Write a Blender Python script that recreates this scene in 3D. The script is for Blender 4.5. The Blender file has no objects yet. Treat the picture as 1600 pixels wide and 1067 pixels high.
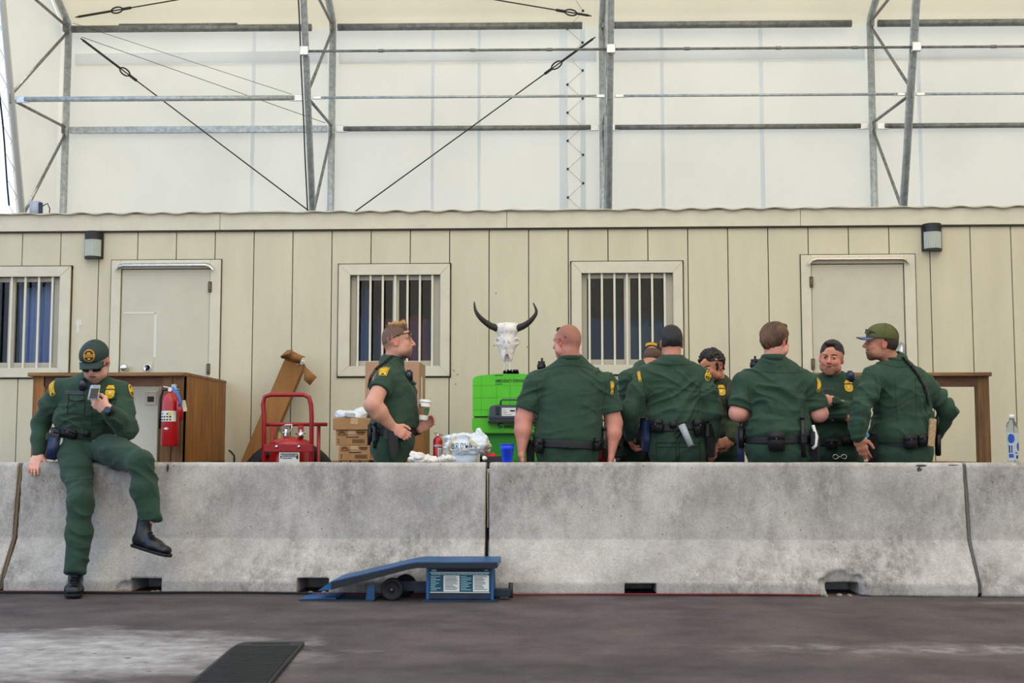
import bpy, bmesh, math, random
import numpy as np
from mathutils import Vector, Matrix, Euler
from mathutils.bvhtree import BVHTree
random.seed(7)
SC = bpy.context.scene
COL = SC.collection
R = math.radians
# ------------------------------------------------------------------ camera, sky, sun, exposure
FPX = 2000.0
CAMZ = 0.88
cam_d = bpy.data.cameras.new('camera'); cam = bpy.data.objects.new('camera', cam_d); COL.objects.link(cam)
cam_d.sensor_width = 36.0; cam_d.lens = 36.0 * FPX / 1600.0
cam_d.clip_end = 500
cam.location = (0, 0, CAMZ)
cam.rotation_euler = (R(90 + 4.93), 0, R(2.35))
SC.camera = cam
CR = cam.rotation_euler.to_matrix()

def world_sky():
    w = bpy.data.worlds.new('sky'); SC.world = w; w.use_nodes = True
    nt = w.node_tree; nt.nodes.clear()
    out = nt.nodes.new('ShaderNodeOutputWorld'); bg = nt.nodes.new('ShaderNodeBackground')
    tc = nt.nodes.new('ShaderNodeTexCoord'); sp = nt.nodes.new('ShaderNodeSeparateXYZ')
    cr = nt.nodes.new('ShaderNodeValToRGB')
    nt.links.new(tc.outputs['Generated'], sp.inputs[0]); nt.links.new(sp.outputs['Z'], cr.inputs[0])
    e = cr.color_ramp.elements
    e[0].position = 0.0; e[0].color = (0.74, 0.86, 1.0, 1)
    e[1].position = 0.75; e[1].color = (0.36, 0.58, 0.98, 1)
    nt.links.new(cr.outputs[0], bg.inputs[0]); bg.inputs[1].default_value = 1.35
    nt.links.new(bg.outputs[0], out.inputs[0])
world_sky()
sun_d = bpy.data.lights.new('sun', 'SUN'); sun = bpy.data.objects.new('sun', sun_d); COL.objects.link(sun)
sun_d.energy = 7.0; sun_d.angle = R(1.0); sun_d.color = (1.0, 0.94, 0.83)
sun.rotation_euler = (R(22), R(-2), 0)      # high, over the tent roof
SC.view_settings.view_transform = 'Standard'; SC.view_settings.look = 'None'
SC.view_settings.gamma = 1; SC.view_settings.use_curve_mapping = False
SC.view_settings.exposure = 0.45

# ------------------------------------------------------------------ helpers
def ray(u, v):
    return CR @ Vector(((u - 800) / FPX, -(v - 533.5) / FPX, -1))
def at(u, v, Y):
    d = ray(u, v); return Vector((0, 0, CAMZ)) + d * (Y / d.y)
def on_plane(u, v, p, n):
    d = ray(u, v); o = Vector((0, 0, CAMZ)); return o + d * ((p - o).dot(n) / d.dot(n))
def lin(c):
    return tuple(((x / 255) / 12.92 if x / 255 <= .04045 else ((x / 255 + .055) / 1.055) ** 2.4) for x in c)

MATS = {}
def mat(name, rgb=(200, 200, 200), rough=.6, metal=0, var=0, vscale=6, bump=0, bscale=60, rgb2=None, stretch=None,
        coat=0, emit=0, trans=0, vcol=None, spec=.5, detail=6, alpha=1, sheen=0, lo=.35, hi=.65):
    if name in MATS: return MATS[name]
    m = bpy.data.materials.new(name); MATS[name] = m; m.use_nodes = True
    nt = m.node_tree; b = nt.nodes['Principled BSDF']; L = nt.links.new
    c = lin(rgb)
    b.inputs['Base Color'].default_value = (*c, 1); b.inputs['Roughness'].default_value = rough
    b.inputs['Metallic'].default_value = metal; b.inputs['Specular IOR Level'].default_value = spec
    b.inputs['Coat Weight'].default_value = coat
    if sheen: b.inputs['Sheen Weight'].default_value = sheen
    if trans: b.inputs['Transmission Weight'].default_value = trans
    if emit: b.inputs['Emission Color'].default_value = (*c, 1); b.inputs['Emission Strength'].default_value = emit
    b.inputs['Alpha'].default_value = alpha
    tc = nt.nodes.new('ShaderNodeTexCoord'); mp = nt.nodes.new('ShaderNodeMapping'); L(tc.outputs['Object'], mp.inputs[0])
    if stretch: mp.inputs['Scale'].default_value = stretch
    if vcol:
        at_ = nt.nodes.new('ShaderNodeAttribute'); at_.attribute_name = vcol; L(at_.outputs['Color'], b.inputs['Base Color'])
    elif var or rgb2:
        n = nt.nodes.new('ShaderNodeTexNoise'); n.inputs['Scale'].default_value = vscale; n.inputs['Detail'].default_value = detail
        n.inputs['Roughness'].default_value = .65
        L(mp.outputs[0], n.inputs['Vector'])
        cr = nt.nodes.new('ShaderNodeValToRGB'); L(n.outputs[0], cr.inputs[0])
        c2 = lin(rgb2) if rgb2 else tuple(x * (1 - var) for x in c)
        c1 = c if rgb2 else tuple(min(1, x * (1 + var)) for x in c)
        cr.color_ramp.elements[0].position = lo; cr.color_ramp.elements[0].color = (*c2, 1)
        cr.color_ramp.elements[1].position = hi; cr.color_ramp.elements[1].color = (*c1, 1)
        L(cr.outputs[0], b.inputs['Base Color'])
    if bump:
        n2 = nt.nodes.new('ShaderNodeTexNoise'); n2.inputs['Scale'].default_value = bscale; n2.inputs['Detail'].default_value = 5
        L(mp.outputs[0], n2.inputs['Vector'])
        bp = nt.nodes.new('ShaderNodeBump'); bp.inputs['Strength'].default_value = bump; bp.inputs['Distance'].default_value = .01
        L(n2.outputs[0], bp.inputs['Height']); L(bp.outputs[0], b.inputs['Normal'])
    return m

ORG = {}
def tag(o, label=None, cat=None, group=None, kind=None):
    if label: o['label'] = label
    if cat: o['category'] = cat
    if group: o['group'] = group
    if kind: o['kind'] = kind
    return o
def thing(name, label, cat, base, group=None, kind=None):
    o = bpy.data.objects.new(name, None); COL.objects.link(o); o.location = base; ORG[o] = Vector(base)
    o.empty_display_size = .1
    return tag(o, label, cat, group, kind)

class MB:
    """collects shapes in world coordinates; build() links them as one mesh object"""
    def __init__(s): s.bm = bmesh.new(); s.mi = 0
    def _set(s, geom):
        for f in geom:
            if isinstance(f, bmesh.types.BMFace): f.material_index = s.mi
    def raw(s, vs, fs, smooth=False):
        v = [s.bm.verts.new(p) for p in vs]
        for f in fs:
            try:
                fc = s.bm.faces.new([v[i] for i in f]); fc.material_index = s.mi; fc.smooth = smooth
            except ValueError: pass
        return s
    def box(s, c, size, rot=None, bev=0, seg=1):
        t = bmesh.new(); bmesh.ops.create_cube(t, size=1)
        for v in t.verts: v.co = Vector((v.co.x * size[0], v.co.y * size[1], v.co.z * size[2]))
        if bev: bmesh.ops.bevel(t, geom=list(t.edges), offset=bev, segments=seg, affect='EDGES')
        M = rot if isinstance(rot, Matrix) else (Euler(rot).to_matrix() if rot else Matrix.Identity(3))
        t.verts.index_update()
        s.raw([M @ v.co + Vector(c) for v in t.verts], [[v.index for v in f.verts] for f in t.faces], smooth=bev > 0 and seg > 1)
        t.free(); return s
    def box2(s, a, b, bev=0, seg=1):
        a = Vector(a); b = Vector(b); d = b - a
        return s.box((a + b) / 2, (abs(d.x), abs(d.y), abs(d.z)), None, bev, seg)
    def cyl(s, a, b, ra, rb=None, n=12, caps=True, smooth=True):
        rb = ra if rb is None else rb
        a = Vector(a); b = Vector(b); z = (b - a).normalized()
        x = z.orthogonal().normalized(); y = z.cross(x)
        vs = []
        for p, r in ((a, ra), (b, rb)):
            for i in range(n):
                t = 2 * math.pi * i / n; vs.append(p + x * (r * math.cos(t)) + y * (r * math.sin(t)))
        fs = [[i, (i + 1) % n, n + (i + 1) % n, n + i] for i in range(n)]
        v = [s.bm.verts.new(p) for p in vs]
        for f in fs:
            fc = s.bm.faces.new([v[i] for i in f]); fc.smooth = smooth; fc.material_index = s.mi
        if caps:
            if ra > 1e-5: s.bm.faces.new(v[:n][::-1]).material_index = s.mi
            if rb > 1e-5: s.bm.faces.new(v[n:]).material_index = s.mi
        return s
    def tube(s, pts, r, n=8, caps=True, closed=False):
        pts = [Vector(p) for p in pts]; N = len(pts); rings = []
        rr = r if isinstance(r, (list, tuple)) else [r] * N
        x = None
        for i, p in enumerate(pts):
            if closed: d = pts[(i + 1) % N] - pts[i - 1]
            else: d = pts[min(i + 1, N - 1)] - pts[max(i - 1, 0)]
            d.normalize()
            if x is None: x = d.orthogonal().normalized()
            else:
                x = x - d * x.dot(d)
                x = x.normalized() if x.length > 1e-6 else d.orthogonal().normalized()
            y = d.cross(x)
            rings.append([s.bm.verts.new(p + x * (rr[i] * math.cos(2 * math.pi * k / n)) + y * (rr[i] * math.sin(2 * math.pi * k / n))) for k in range(n)])
        for i in range(N if closed else N - 1):
            A, B = rings[i], rings[(i + 1) % N]
            for k in range(n):
                f = s.bm.faces.new([A[k], A[(k + 1) % n], B[(k + 1) % n], B[k]]); f.smooth = True; f.material_index = s.mi
        if caps and not closed:
            s.bm.faces.new(rings[0][::-1]).material_index = s.mi; s.bm.faces.new(rings[-1]).material_index = s.mi
        return s
    def lathe(s, c, prof, n=24, axis=None, cap=True):
        """prof: [(r, h)] up the axis"""
        c = Vector(c); z = Vector(axis).normalized() if axis is not None else Vector((0, 0, 1))
        x = z.orthogonal().normalized(); y = z.cross(x); rings = []
        for r, h in prof:
            rings.append([s.bm.verts.new(c + z * h + x * (r * math.cos(2 * math.pi * k / n)) + y * (r * math.sin(2 * math.pi * k / n))) for k in range(n)])
        for A, B in zip(rings, rings[1:]):
            for k in range(n):
                f = s.bm.faces.new([A[k], A[(k + 1) % n], B[(k + 1) % n], B[k]]); f.smooth = True; f.material_index = s.mi
        if cap:
            s.bm.faces.new(rings[0][::-1]).material_index = s.mi; s.bm.faces.new(rings[-1]).material_index = s.mi
        return s
    def prism(s, poly, ext, bev=0):
        poly = [Vector(p) for p in poly]
        """poly: 3D points in order; ext: extrusion vector"""
        n = len(poly); ext = Vector(ext)
        vs = [Vector(p) for p in poly] + [Vector(p) + ext for p in poly]
        fs = [list(range(n))[::-1], list(range(n, 2 * n))] + [[i, (i + 1) % n, n + (i + 1) % n, n + i] for i in range(n)]
        if bev:
            t = bmesh.new(); v = [t.verts.new(p) for p in vs]
            for f in fs: t.faces.new([v[i] for i in f])
            bmesh.ops.recalc_face_normals(t, faces=t.faces)
            bmesh.ops.bevel(t, geom=list(t.edges), offset=bev, segments=2, affect='EDGES'); t.verts.index_update()
            s.raw([v.co.copy() for v in t.verts], [[v.index for v in f.verts] for f in t.faces]); t.free()
        else: s.raw(vs, fs)
        return s
    def build(s, name, m, parent=None, normals=True):
        if normals: bmesh.ops.recalc_face_normals(s.bm, faces=s.bm.faces)
        me = bpy.data.meshes.new(name); ms = m if isinstance(m, (list, tuple)) else [m]
        for x in ms: me.materials.append(x)
        if parent is not None: og = ORG[parent]
        else:
            P = [v.co for v in s.bm.verts]
            og = Vector((sum(p.x for p in P) / len(P), sum(p.y for p in P) / len(P), min(p.z for p in P)))
        bmesh.ops.translate(s.bm, verts=s.bm.verts, vec=-og)
        s.bm.to_mesh(me); s.bm.free()
        o = bpy.data.objects.new(name, me); COL.objects.link(o); ORG[o] = og
        if parent is not None: o.parent = parent
        else: o.location = og
        return o

def text_part(txt, size, origin, xdir, zdir, m, parent, name='lettering', bold=0, depth=.0006, align='LEFT', shear=0):
    cu = bpy.data.curves.new(name, 'FONT'); cu.body = txt; cu.size = size; cu.extrude = depth; cu.offset = bold; cu.align_x = align; cu.shear = shear
    cu.resolution_u = 2
    t = bpy.data.objects.new(name + '_tmp', cu); COL.objects.link(t)
    dg = bpy.context.evaluated_depsgraph_get(); me = bpy.data.meshes.new_from_object(t.evaluated_get(dg))
    bpy.data.objects.remove(t); bpy.data.curves.remove(cu)
    x = Vector(xdir).normalized(); z = Vector(zdir).normalized(); y = x.cross(z)
    M = Matrix((x, z, x.cross(z))).transposed()
    og = ORG[parent] if parent is not None else Vector(origin)
    for v in me.vertices: v.co = M @ v.co + Vector(origin) - og
    me.materials.clear(); me.materials.append(m)
    o = bpy.data.objects.new(name, me); COL.objects.link(o); o.parent = parent; ORG[o] = og
    return o

def copy_tree(o, parent=None):
    c = o.copy(); COL.objects.link(c)
    if parent is not None: c.parent = parent
    for ch in list(o.children): copy_tree(ch, c)
    return c

# ------------------------------------------------------------------ implicit surfaces
class Field:
    def __init__(s, lo, hi, h):
        s.h = h; s.lo = np.array(lo, float); s.n = np.maximum(((np.array(hi) - s.lo) / h).astype(int) + 2, 4)
        s.D = np.full(tuple(s.n), 10.0, np.float32)
    def _grid(s, lo, hi):
        a = np.clip(((np.array(lo) - s.lo) / s.h).astype(int) - 1, 0, s.n - 1)
        b = np.clip(((np.array(hi) - s.lo) / s.h).astype(int) + 2, 1, s.n)
        if (b <= a).any(): return None
        ax = [(s.lo[i] + np.arange(a[i], b[i]) * s.h).astype(np.float32) for i in range(3)]
        return a, b, ax[0][:, None, None], ax[1][None, :, None], ax[2][None, None, :]
    def op(s, fn, lo, hi, k=.0, mode='add'):
        pad = k + 3 * s.h
        g = s._grid(np.array(lo) - pad, np.array(hi) + pad)
        if g is None: return
        a, b, X, Y, Z = g; sl = (slice(a[0], b[0]), slice(a[1], b[1]), slice(a[2], b[2]))
        d = fn(X, Y, Z); A = s.D[sl]
        if mode == 'sub': A = -A
        k = max(k, 1e-5); hh = np.maximum(k - np.abs(A - d), 0) / k
        r = np.minimum(A, d) - hh * hh * k / 4
        s.D[sl] = -r if mode == 'sub' else r
    def ecap(s, a, b, A, B, wdir=(1, 0, 0), k=.02, mode='add', flat=False):
        """tapered capsule, elliptical section: A=(w,d) at a, B=(w,d) at b"""
        if np.isscalar(A): A = (A, A)
        if np.isscalar(B): B = (B, B)
        a = np.array(a, float); b = np.array(b, float); z = b - a; L = np.linalg.norm(z) + 1e-9; z = z / L
        w = np.array(wdir, float); w = w - z * w.dot(z)
        if np.linalg.norm(w) < 1e-4: w = np.cross(z, [0, 0, 1.0]) if abs(z[2]) < .9 else np.array([1.0, 0, 0])
        w /= np.linalg.norm(w); d = np.cross(z, w)
        def fn(X, Y, Z):
            px, py, pz = X - a[0], Y - a[1], Z - a[2]
            t = px * z[0] + py * z[1] + pz * z[2]; tc = np.clip(t / L, 0, 1)
            ww = A[0] + (B[0] - A[0]) * tc; dd = A[1] + (B[1] - A[1]) * tc; mm = np.minimum(ww, dd)
            qw = px * w[0] + py * w[1] + pz * w[2]; qd = px * d[0] + py * d[1] + pz * d[2]
            qz = t - tc * L
            if flat:
                return np.maximum((np.sqrt((qw / ww) ** 2 + (qd / dd) ** 2) - 1) * mm, np.maximum(-t, t - L))
            return (np.sqrt((qw / ww) ** 2 + (qd / dd) ** 2 + (qz / mm) ** 2) - 1) * mm
        m = max(*A, *B); s.op(fn, np.minimum(a, b) - m, np.maximum(a, b) + m, k, mode)
    def chain(s, secs, wdir=(1, 0, 0), k=.02, mode='add'):
        for (p, A), (q, B) in zip(secs, secs[1:]): s.ecap(p, q, A, B, wdir, k, mode)
    def ell(s, c, r, M=None, k=.02, mode='add'):
        c = np.array(c, float); M = np.eye(3) if M is None else np.array(M); mr = min(r)
        def fn(X, Y, Z):
            px, py, pz = X - c[0], Y - c[1], Z - c[2]; q = 0
            for i in range(3): q = q + ((px * M[0][i] + py * M[1][i] + pz * M[2][i]) / r[i]) ** 2
            q = np.sqrt(q); return (q - 1) * mr
        s.op(fn, c - max(r), c + max(r), k, mode)
    def half(s, p, n, k=.003):
        """cut away everything on the n side of the plane"""
        p = np.array(p, float); n = np.array(n, float); n /= np.linalg.norm(n)
        X, Y, Z = [(s.lo[i] + np.arange(s.n[i]) * s.h).astype(np.float32) for i in range(3)]
        d = (X[:, None, None] - p[0]) * n[0] + (Y[None, :, None] - p[1]) * n[1] + (Z[None, None, :] - p[2]) * n[2]
        s.D = np.maximum(s.D, d.astype(np.float32))
    def mesh(s):
        D = s.D; n = s.n
        D[0], D[-1] = 1, 1; D[:, 0], D[:, -1] = 1, 1; D[:, :, 0], D[:, :, -1] = 1, 1
        S = D < 0
        c = np.zeros(tuple(n - 1), np.int8)
        for i in (0, 1):
            for j in (0, 1):
                for k in (0, 1): c += S[i:n[0] - 1 + i, j:n[1] - 1 + j, k:n[2] - 1 + k]
        act = np.argwhere((c > 0) & (c < 8)); N = len(act)
        if N == 0: return np.zeros((0, 3)), np.zeros((0, 4), int)
        idx = np.full(tuple(n - 1), -1, np.int64); idx[tuple(act.T)] = np.arange(N)
        off = np.array([[i, j, k] for i in (0, 1) for j in (0, 1) for k in (0, 1)])
        vals = np.stack([D[tuple((act + o).T)] for o in off], 1)
        acc = np.zeros((N, 3)); cnt = np.zeros(N)
        for p in range(8):
            for q in range(p + 1, 8):
                if np.abs(off[p] - off[q]).sum() != 1: continue
                a, b = vals[:, p], vals[:, q]; m = (a < 0) != (b < 0)
                t = np.where(m, a / np.where(m, a - b, 1), 0)
                pt = off[p] + t[:, None] * (off[q] - off[p]); acc[m] += pt[m]; cnt[m] += 1
        V = s.lo + (act + acc / cnt[:, None]) * s.h
        Fs = []
        for ax in range(3):
            sl0 = [slice(0, None)] * 3; sl1 = [slice(0, None)] * 3; sl0[ax] = slice(0, -1); sl1[ax] = slice(1, None)
            A = S[tuple(sl0)]; B = S[tuple(sl1)]; e = np.argwhere(A != B)
            u, v = [(1, 2), (2, 0), (0, 1)][ax]
            ok = (e[:, u] > 0) & (e[:, v] > 0) & (e[:, u] < n[u] - 1) & (e[:, v] < n[v] - 1); e = e[ok]
            du = np.zeros(3, int); du[u] = 1; dv = np.zeros(3, int); dv[v] = 1
            q = np.stack([idx[tuple((e - du - dv).T)], idx[tuple((e - dv).T)], idx[tuple(e.T)], idx[tuple((e - du).T)]], 1)
            fl = ~A[tuple(e.T)]; q[fl] = q[fl][:, ::-1]
            Fs.append(q)
        F = np.concatenate(Fs); F = F[(F >= 0).all(1)]
        return V, F

def vnoise(P, seed=0):
    i = np.floor(P).astype(np.int64); f = P - i; f = f * f * (3 - 2 * f); r = 0
    for a in (0, 1):
        for b in (0, 1):
            for c in (0, 1):
                hsh = ((i[:, 0] + a) * 73856093) ^ ((i[:, 1] + b) * 19349663) ^ ((i[:, 2] + c) * 83492791) ^ (seed * 2654435761 % 2**31)
                hsh = (hsh ^ (hsh >> 13)) * 1274126177 & 0x7fffffff
                w = (f[:, 0] if a else 1 - f[:, 0]) * (f[:, 1] if b else 1 - f[:, 1]) * (f[:, 2] if c else 1 - f[:, 2])
                r = r + w * ((hsh ^ (hsh >> 16)) % 10007) / 10007.0
    return r
def normals(V, F):
    a, b, c, d = V[F[:, 0]], V[F[:, 1]], V[F[:, 2]], V[F[:, 3]]
    fn = np.cross(c - a, d - b); N = np.zeros_like(V)
    for i in range(4): np.add.at(N, F[:, i], fn)
    return N / (np.linalg.norm(N, axis=1)[:, None] + 1e-12)
def relax(V, F, it=1, w=.5):
    for _ in range(it):
        A = np.zeros_like(V); c = np.zeros(len(V))
        for i in range(4):
            np.add.at(A, F[:, i], V[F[:, (i + 1) % 4]] + V[F[:, (i + 3) % 4]]); np.add.at(c, F[:, i], 2)
        V = V * (1 - w) + w * A / c[:, None]
    return V
def folds(V, F, amp=.006, seed=1, fx=5, fz=16, tilt=.5, fade=None):
    """cloth creases: narrow diagonal ridges that come and go, displaced along the normal"""
    N = normals(V, F); d = 0
    w = np.stack([vnoise(V * 5 + 9, seed + 5), vnoise(V * 5 + 31, seed + 6), vnoise(V * 5 + 77, seed + 7)], 1) - .5
    for k, (ang, sc, am) in enumerate(((.55, 1.0, 1.0), (-.65, 1.15, .8), (.12, 1.6, .5), (1.2, .8, .35))):
        a = ang * (1 if seed % 2 else -1) * (tilt + .5); q = V[:, 0] + V[:, 1] * .6; c_, s_ = math.cos(a), math.sin(a)
        u1 = (q * c_ + V[:, 2] * s_) * 4.5; u2 = (-q * s_ + V[:, 2] * c_) * fz * sc
        r = 1 - np.abs(vnoise(np.stack([u1 + w[:, 0] * 1.5, V[:, 1] * 3, u2 + w[:, 1] * 2.2], 1), seed + 11 * k) * 2 - 1)
        m = np.clip(vnoise(V * 4.2 + k * 13, seed + 3 + k) * 2.6 - .9, 0, 1)
        d = d + ((r ** 3) - .22) * am * m
    d = d * amp * 1.5 + (vnoise(V * 7, seed + 3) - .5) * amp * .8
    if fade is not None: d = d * fade(V)
    return V + N * d[:, None]
def crumple(V, F, amp=.01, seed=1, f=16):
    N = normals(V, F); d = 0
    for k, (q, a) in enumerate(((f, 1.0), (f * 1.9, .5), (f * 3.6, .22))):
        w = vnoise(V * q * .7 + 5 * k, seed + k)[:, None] * 1.5
        d = d + (np.abs(vnoise(V * q + w, seed + 9 * k + 1) * 2 - 1) - .35) * a
    return V + N * (d * amp)[:, None]
def np_obj(name, parts, m, parent=None, cols=None):
    """parts: list of (V, F) in world coordinates -> one smooth mesh object"""
    V = np.concatenate([p[0] for p in parts]); o_ = 0; Fs = []
    for v, f in parts: Fs.append(f + o_); o_ += len(v)
    F = np.concatenate(Fs)
    og = ORG[parent] if parent is not None else Vector((V[:, 0].mean(), V[:, 1].mean(), V[:, 2].min()))
    me = bpy.data.meshes.new(name); Vl = (V - np.array(og)).astype(np.float32)
    me.vertices.add(len(V)); me.vertices.foreach_set('co', Vl.ravel())
    me.loops.add(len(F) * 4); me.loops.foreach_set('vertex_index', F.ravel().astype(np.int32))
    me.polygons.add(len(F)); me.polygons.foreach_set('loop_start', (np.arange(len(F)) * 4).astype(np.int32))
    me.polygons.foreach_set('use_smooth', np.ones(len(F), bool))
    me.update(calc_edges=True); me.validate()
    for x in (m if isinstance(m, (list, tuple)) else [m]): me.materials.append(x)
    if cols is not None:
        ca = me.color_attributes.new('Col', 'FLOAT_COLOR', 'POINT')
        ca.data.foreach_set('color', np.concatenate([cols, np.ones((len(V), 1))], 1).astype(np.float32).ravel())
    o = bpy.data.objects.new(name, me); COL.objects.link(o); ORG[o] = og
    if parent is not None: o.parent = parent
    else: o.location = og
    return o
# ------------------------------------------------------------------ materials of the place
def concrete(name, base, dark, light, pits=True, scale=1.0):
    m = bpy.data.materials.new(name); m.use_nodes = True; nt = m.node_tree; L = nt.links.new; b = nt.nodes['Principled BSDF']
    b.inputs['Roughness'].default_value = .9; b.inputs['Specular IOR Level'].default_value = .25
    tc = nt.nodes.new('ShaderNodeTexCoord')
    def noise(s, d=8, st=None, r=.6):
        n = nt.nodes.new('ShaderNodeTexNoise'); n.inputs['Scale'].default_value = s; n.inputs['Detail'].default_value = d; n.inputs['Roughness'].default_value = r
        if st:
            mp = nt.nodes.new('ShaderNodeMapping'); mp.inputs['Scale'].default_value = st; L(tc.outputs['Object'], mp.inputs[0]); L(mp.outputs[0], n.inputs['Vector'])
        else: L(tc.outputs['Object'], n.inputs['Vector'])
        return n.outputs[0]
    def ramp(inp, p0, c0, p1, c1):
        r = nt.nodes.new('ShaderNodeValToRGB'); r.color_ramp.elements[0].position = p0; r.color_ramp.elements[0].color = (*c0, 1)
        r.color_ramp.elements[1].position = p1; r.color_ramp.elements[1].color = (*c1, 1); L(inp, r.inputs[0]); return r.outputs[0]
    def mix(f, a, bb, mode='MIX'):
        x = nt.nodes.new('ShaderNodeMix'); x.data_type = 'RGBA'; x.blend_type = mode
        if isinstance(f, float): x.inputs[0].default_value = f
        else: L(f, x.inputs[0])
        L(a, x.inputs[6]); L(bb, x.inputs[7]); return x.outputs[2]
    c = ramp(noise(2.2 * scale), .35, lin(dark), .62, lin(base))
    c2 = ramp(noise(7 * scale, 10, (1, 1, .35), .7),    .40, (.86, .85, .83), .6, (1, 1, 1))
    c = mix(.85, c, c2, 'MULTIPLY')
    c3 = ramp(noise(45 * scale, 4), .36, (.80, .79, .78), .58, (1.0, 1.0, 1.0))
    c = mix(.55, c, c3, 'MULTIPLY')
    if light: c = mix(ramp(noise(1.1 * scale, 6), .52, (0, 0, 0), .68, (1, 1, 1)), c, ramp(noise(12 * scale), .3, lin(light), .7, lin(base)))
    if pits:
        c = mix(ramp(noise(1.5, 5), .44, (0, 0, 0), .64, (1, 1, 1)), c, mix(1.0, c, ramp(noise(16, 10, (1, 1, .5), .75), .40, (.50, .48, .47), .62, (1, 1, 1)), 'MULTIPLY'))
        v = nt.nodes.new('ShaderNodeTexVoronoi'); v.inputs['Scale'].default_value = 13 * scale; L(tc.outputs['Object'], v.inputs['Vector'])
        c = mix(1.0, c, ramp(v.outputs['Distance'], .035, (.3, .28, .26), .075, (1, 1, 1)), 'MULTIPLY')
    L(c, b.inputs['Base Color'])
    c = mix(.5 if not pits else .3, c, ramp(noise(110 * scale, 6), .38, (.55, .54, .53), .60, (1.12, 1.11, 1.10)), 'MULTIPLY'); L(c, b.inputs['Base Color'])
    bp = nt.nodes.new('ShaderNodeBump'); bp.inputs['Strength'].default_value = .35; bp.inputs['Distance'].default_value = .006
    L(noise(60 * scale, 6), bp.inputs['Height']); L(bp.outputs[0], b.inputs['Normal'])
    return m, nt, c, b, mix, ramp, noise, tc
M_BAR = concrete('barrier_concrete', (202, 197, 191), (170, 166, 163), None)[0]
M_FLOOR, nt, c, b, mix, ramp, noise, tc = concrete('floor_concrete', (100, 91, 91), (77, 69, 70), None, pits=False)
def floor_stains():
    global c
    L = nt.links.new
    def blob(cx, cy, rx, ry, soft0=.55, soft1=1.05):
        sp = nt.nodes.new('ShaderNodeMapping'); sp.inputs['Location'].default_value = (-cx / rx, -cy / ry, 0); sp.inputs['Scale'].default_value = (1 / rx, 1 / ry, 0)
        L(tc.outputs['Object'], sp.inputs[0])
        ln = nt.nodes.new('ShaderNodeVectorMath'); ln.operation = 'LENGTH'; L(sp.outputs[0], ln.inputs[0])
        ad = nt.nodes.new('ShaderNodeMath'); ad.operation = 'MULTIPLY_ADD'; L(noise(3.2, 8, (1, 1.4, 1)), ad.inputs[0]); ad.inputs[1].default_value = 1.3; L(ln.outputs['Value'], ad.inputs[2])
        sb = nt.nodes.new('ShaderNodeMath'); sb.operation = 'SUBTRACT'; L(ad.outputs[0], sb.inputs[0]); sb.inputs[1].default_value = .65
        return ramp(sb.outputs[0], soft0, (1, 1, 1), soft1, (0, 0, 0))
    pale = ramp(noise(9, 10), .3, lin((126, 122, 122)), .7, lin((178, 175, 174)))
    p = at(120, 1035, 5.6)
    c = mix(blob(-2.35, 5.6, 1.35, .85, .45, 1.15), c, pale)
    pale2 = ramp(noise(9, 10), .42, lin((98, 90, 90)), .7, lin((150, 144, 142)))
    c = mix(blob(2.0, 5.9, 1.6, .22, .2, 1.3), c, pale2)
    c = mix(blob(3.3, 7.7, 1.2, .10, .2, 1.2), c, pale2)
    dk = ramp(noise(6, 4), .3, lin((62, 56, 57)), .7, lin((78, 72, 73)))
    c = mix(blob(-.9, 6.75, .55, .1, .3, .9), c, dk)
    c = mix(blob(.2, 5.3, 1.6, .3, .3, 1.1), c, dk)
    spots = ramp(noise(11, 2, (1, 2.2, 1)), .66, (0, 0, 0), .72, (1, 1, 1))
    c = mix(spots, c, dk)
    L(c, b.inputs['Base Color'])
floor_stains()
M_SIDE = mat('painted_siding', (206, 197, 170), .62, var=.05, vscale=3, bump=.12, bscale=30, stretch=(1, 1, .25))
M_TRIM = mat('painted_trim', (212, 204, 182), .55, var=.05, vscale=4, bump=.08, bscale=25)
M_DOOR = mat('painted_door', (200, 193, 172), .45, var=.04, vscale=2.5, bump=.05)
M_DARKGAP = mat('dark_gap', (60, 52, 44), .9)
M_GALV = mat('galvanised_steel', (176, 182, 184), .42, metal=.35, var=.25, vscale=14, bump=.15, bscale=60)
M_GALVD = mat('dark_galvanised_steel', (128, 130, 126), .5, metal=.35, var=.3, vscale=10, bump=.15, bscale=50)
M_CABLE = mat('dark_steel_cable', (58, 56, 50), .6, metal=.4)
M_BAR_W = mat('cream_window_bar', (222, 216, 196), .4)
M_CHROME = mat('chrome', (225, 225, 228), .16, metal=1)
M_ALU = mat('brushed_aluminium', (205, 205, 205), .3, metal=.9, var=.1, vscale=20)
M_BLACK = mat('black_plastic', (20, 20, 22), .45)
M_BLACKM = mat('black_matte', (14, 14, 16), .8)
M_WOOD = mat('stained_plywood', (168, 112, 50), .6, rgb2=(122, 76, 30), vscale=3.5, stretch=(4, 4, .5), bump=.2, bscale=30, detail=9)
M_WOODD = mat('dark_stained_timber', (126, 88, 44), .65, rgb2=(82, 56, 26), vscale=4, stretch=(5, 5, .5), bump=.25, bscale=30)
M_WOODH = mat('weathered_timber_board', (150, 112, 66), .65, rgb2=(104, 72, 38), vscale=4, stretch=(.5, 5, 5), bump=.25, bscale=30)
M_WOODR = mat('reddish_timber_beam', (108, 68, 42), .65, rgb2=(78, 44, 28), vscale=4, stretch=(.5, 5, 5), bump=.25, bscale=30)
M_RED = mat('red_enamel', (176, 14, 22), .3, coat=.4, var=.12, vscale=8)
M_REDD = mat('red_cart_paint', (158, 16, 28), .42, coat=.15, var=.15, vscale=10)
M_WHITE = mat('white_plastic', (228, 228, 226), .45)
M_PAPER = mat('white_paper', (226, 226, 222), .85)
M_INK = mat('black_ink', (28, 28, 34), .7)
M_CARD = mat('brown_cardboard', (172, 128, 84), .85, var=.08, vscale=6, bump=.08)
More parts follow.
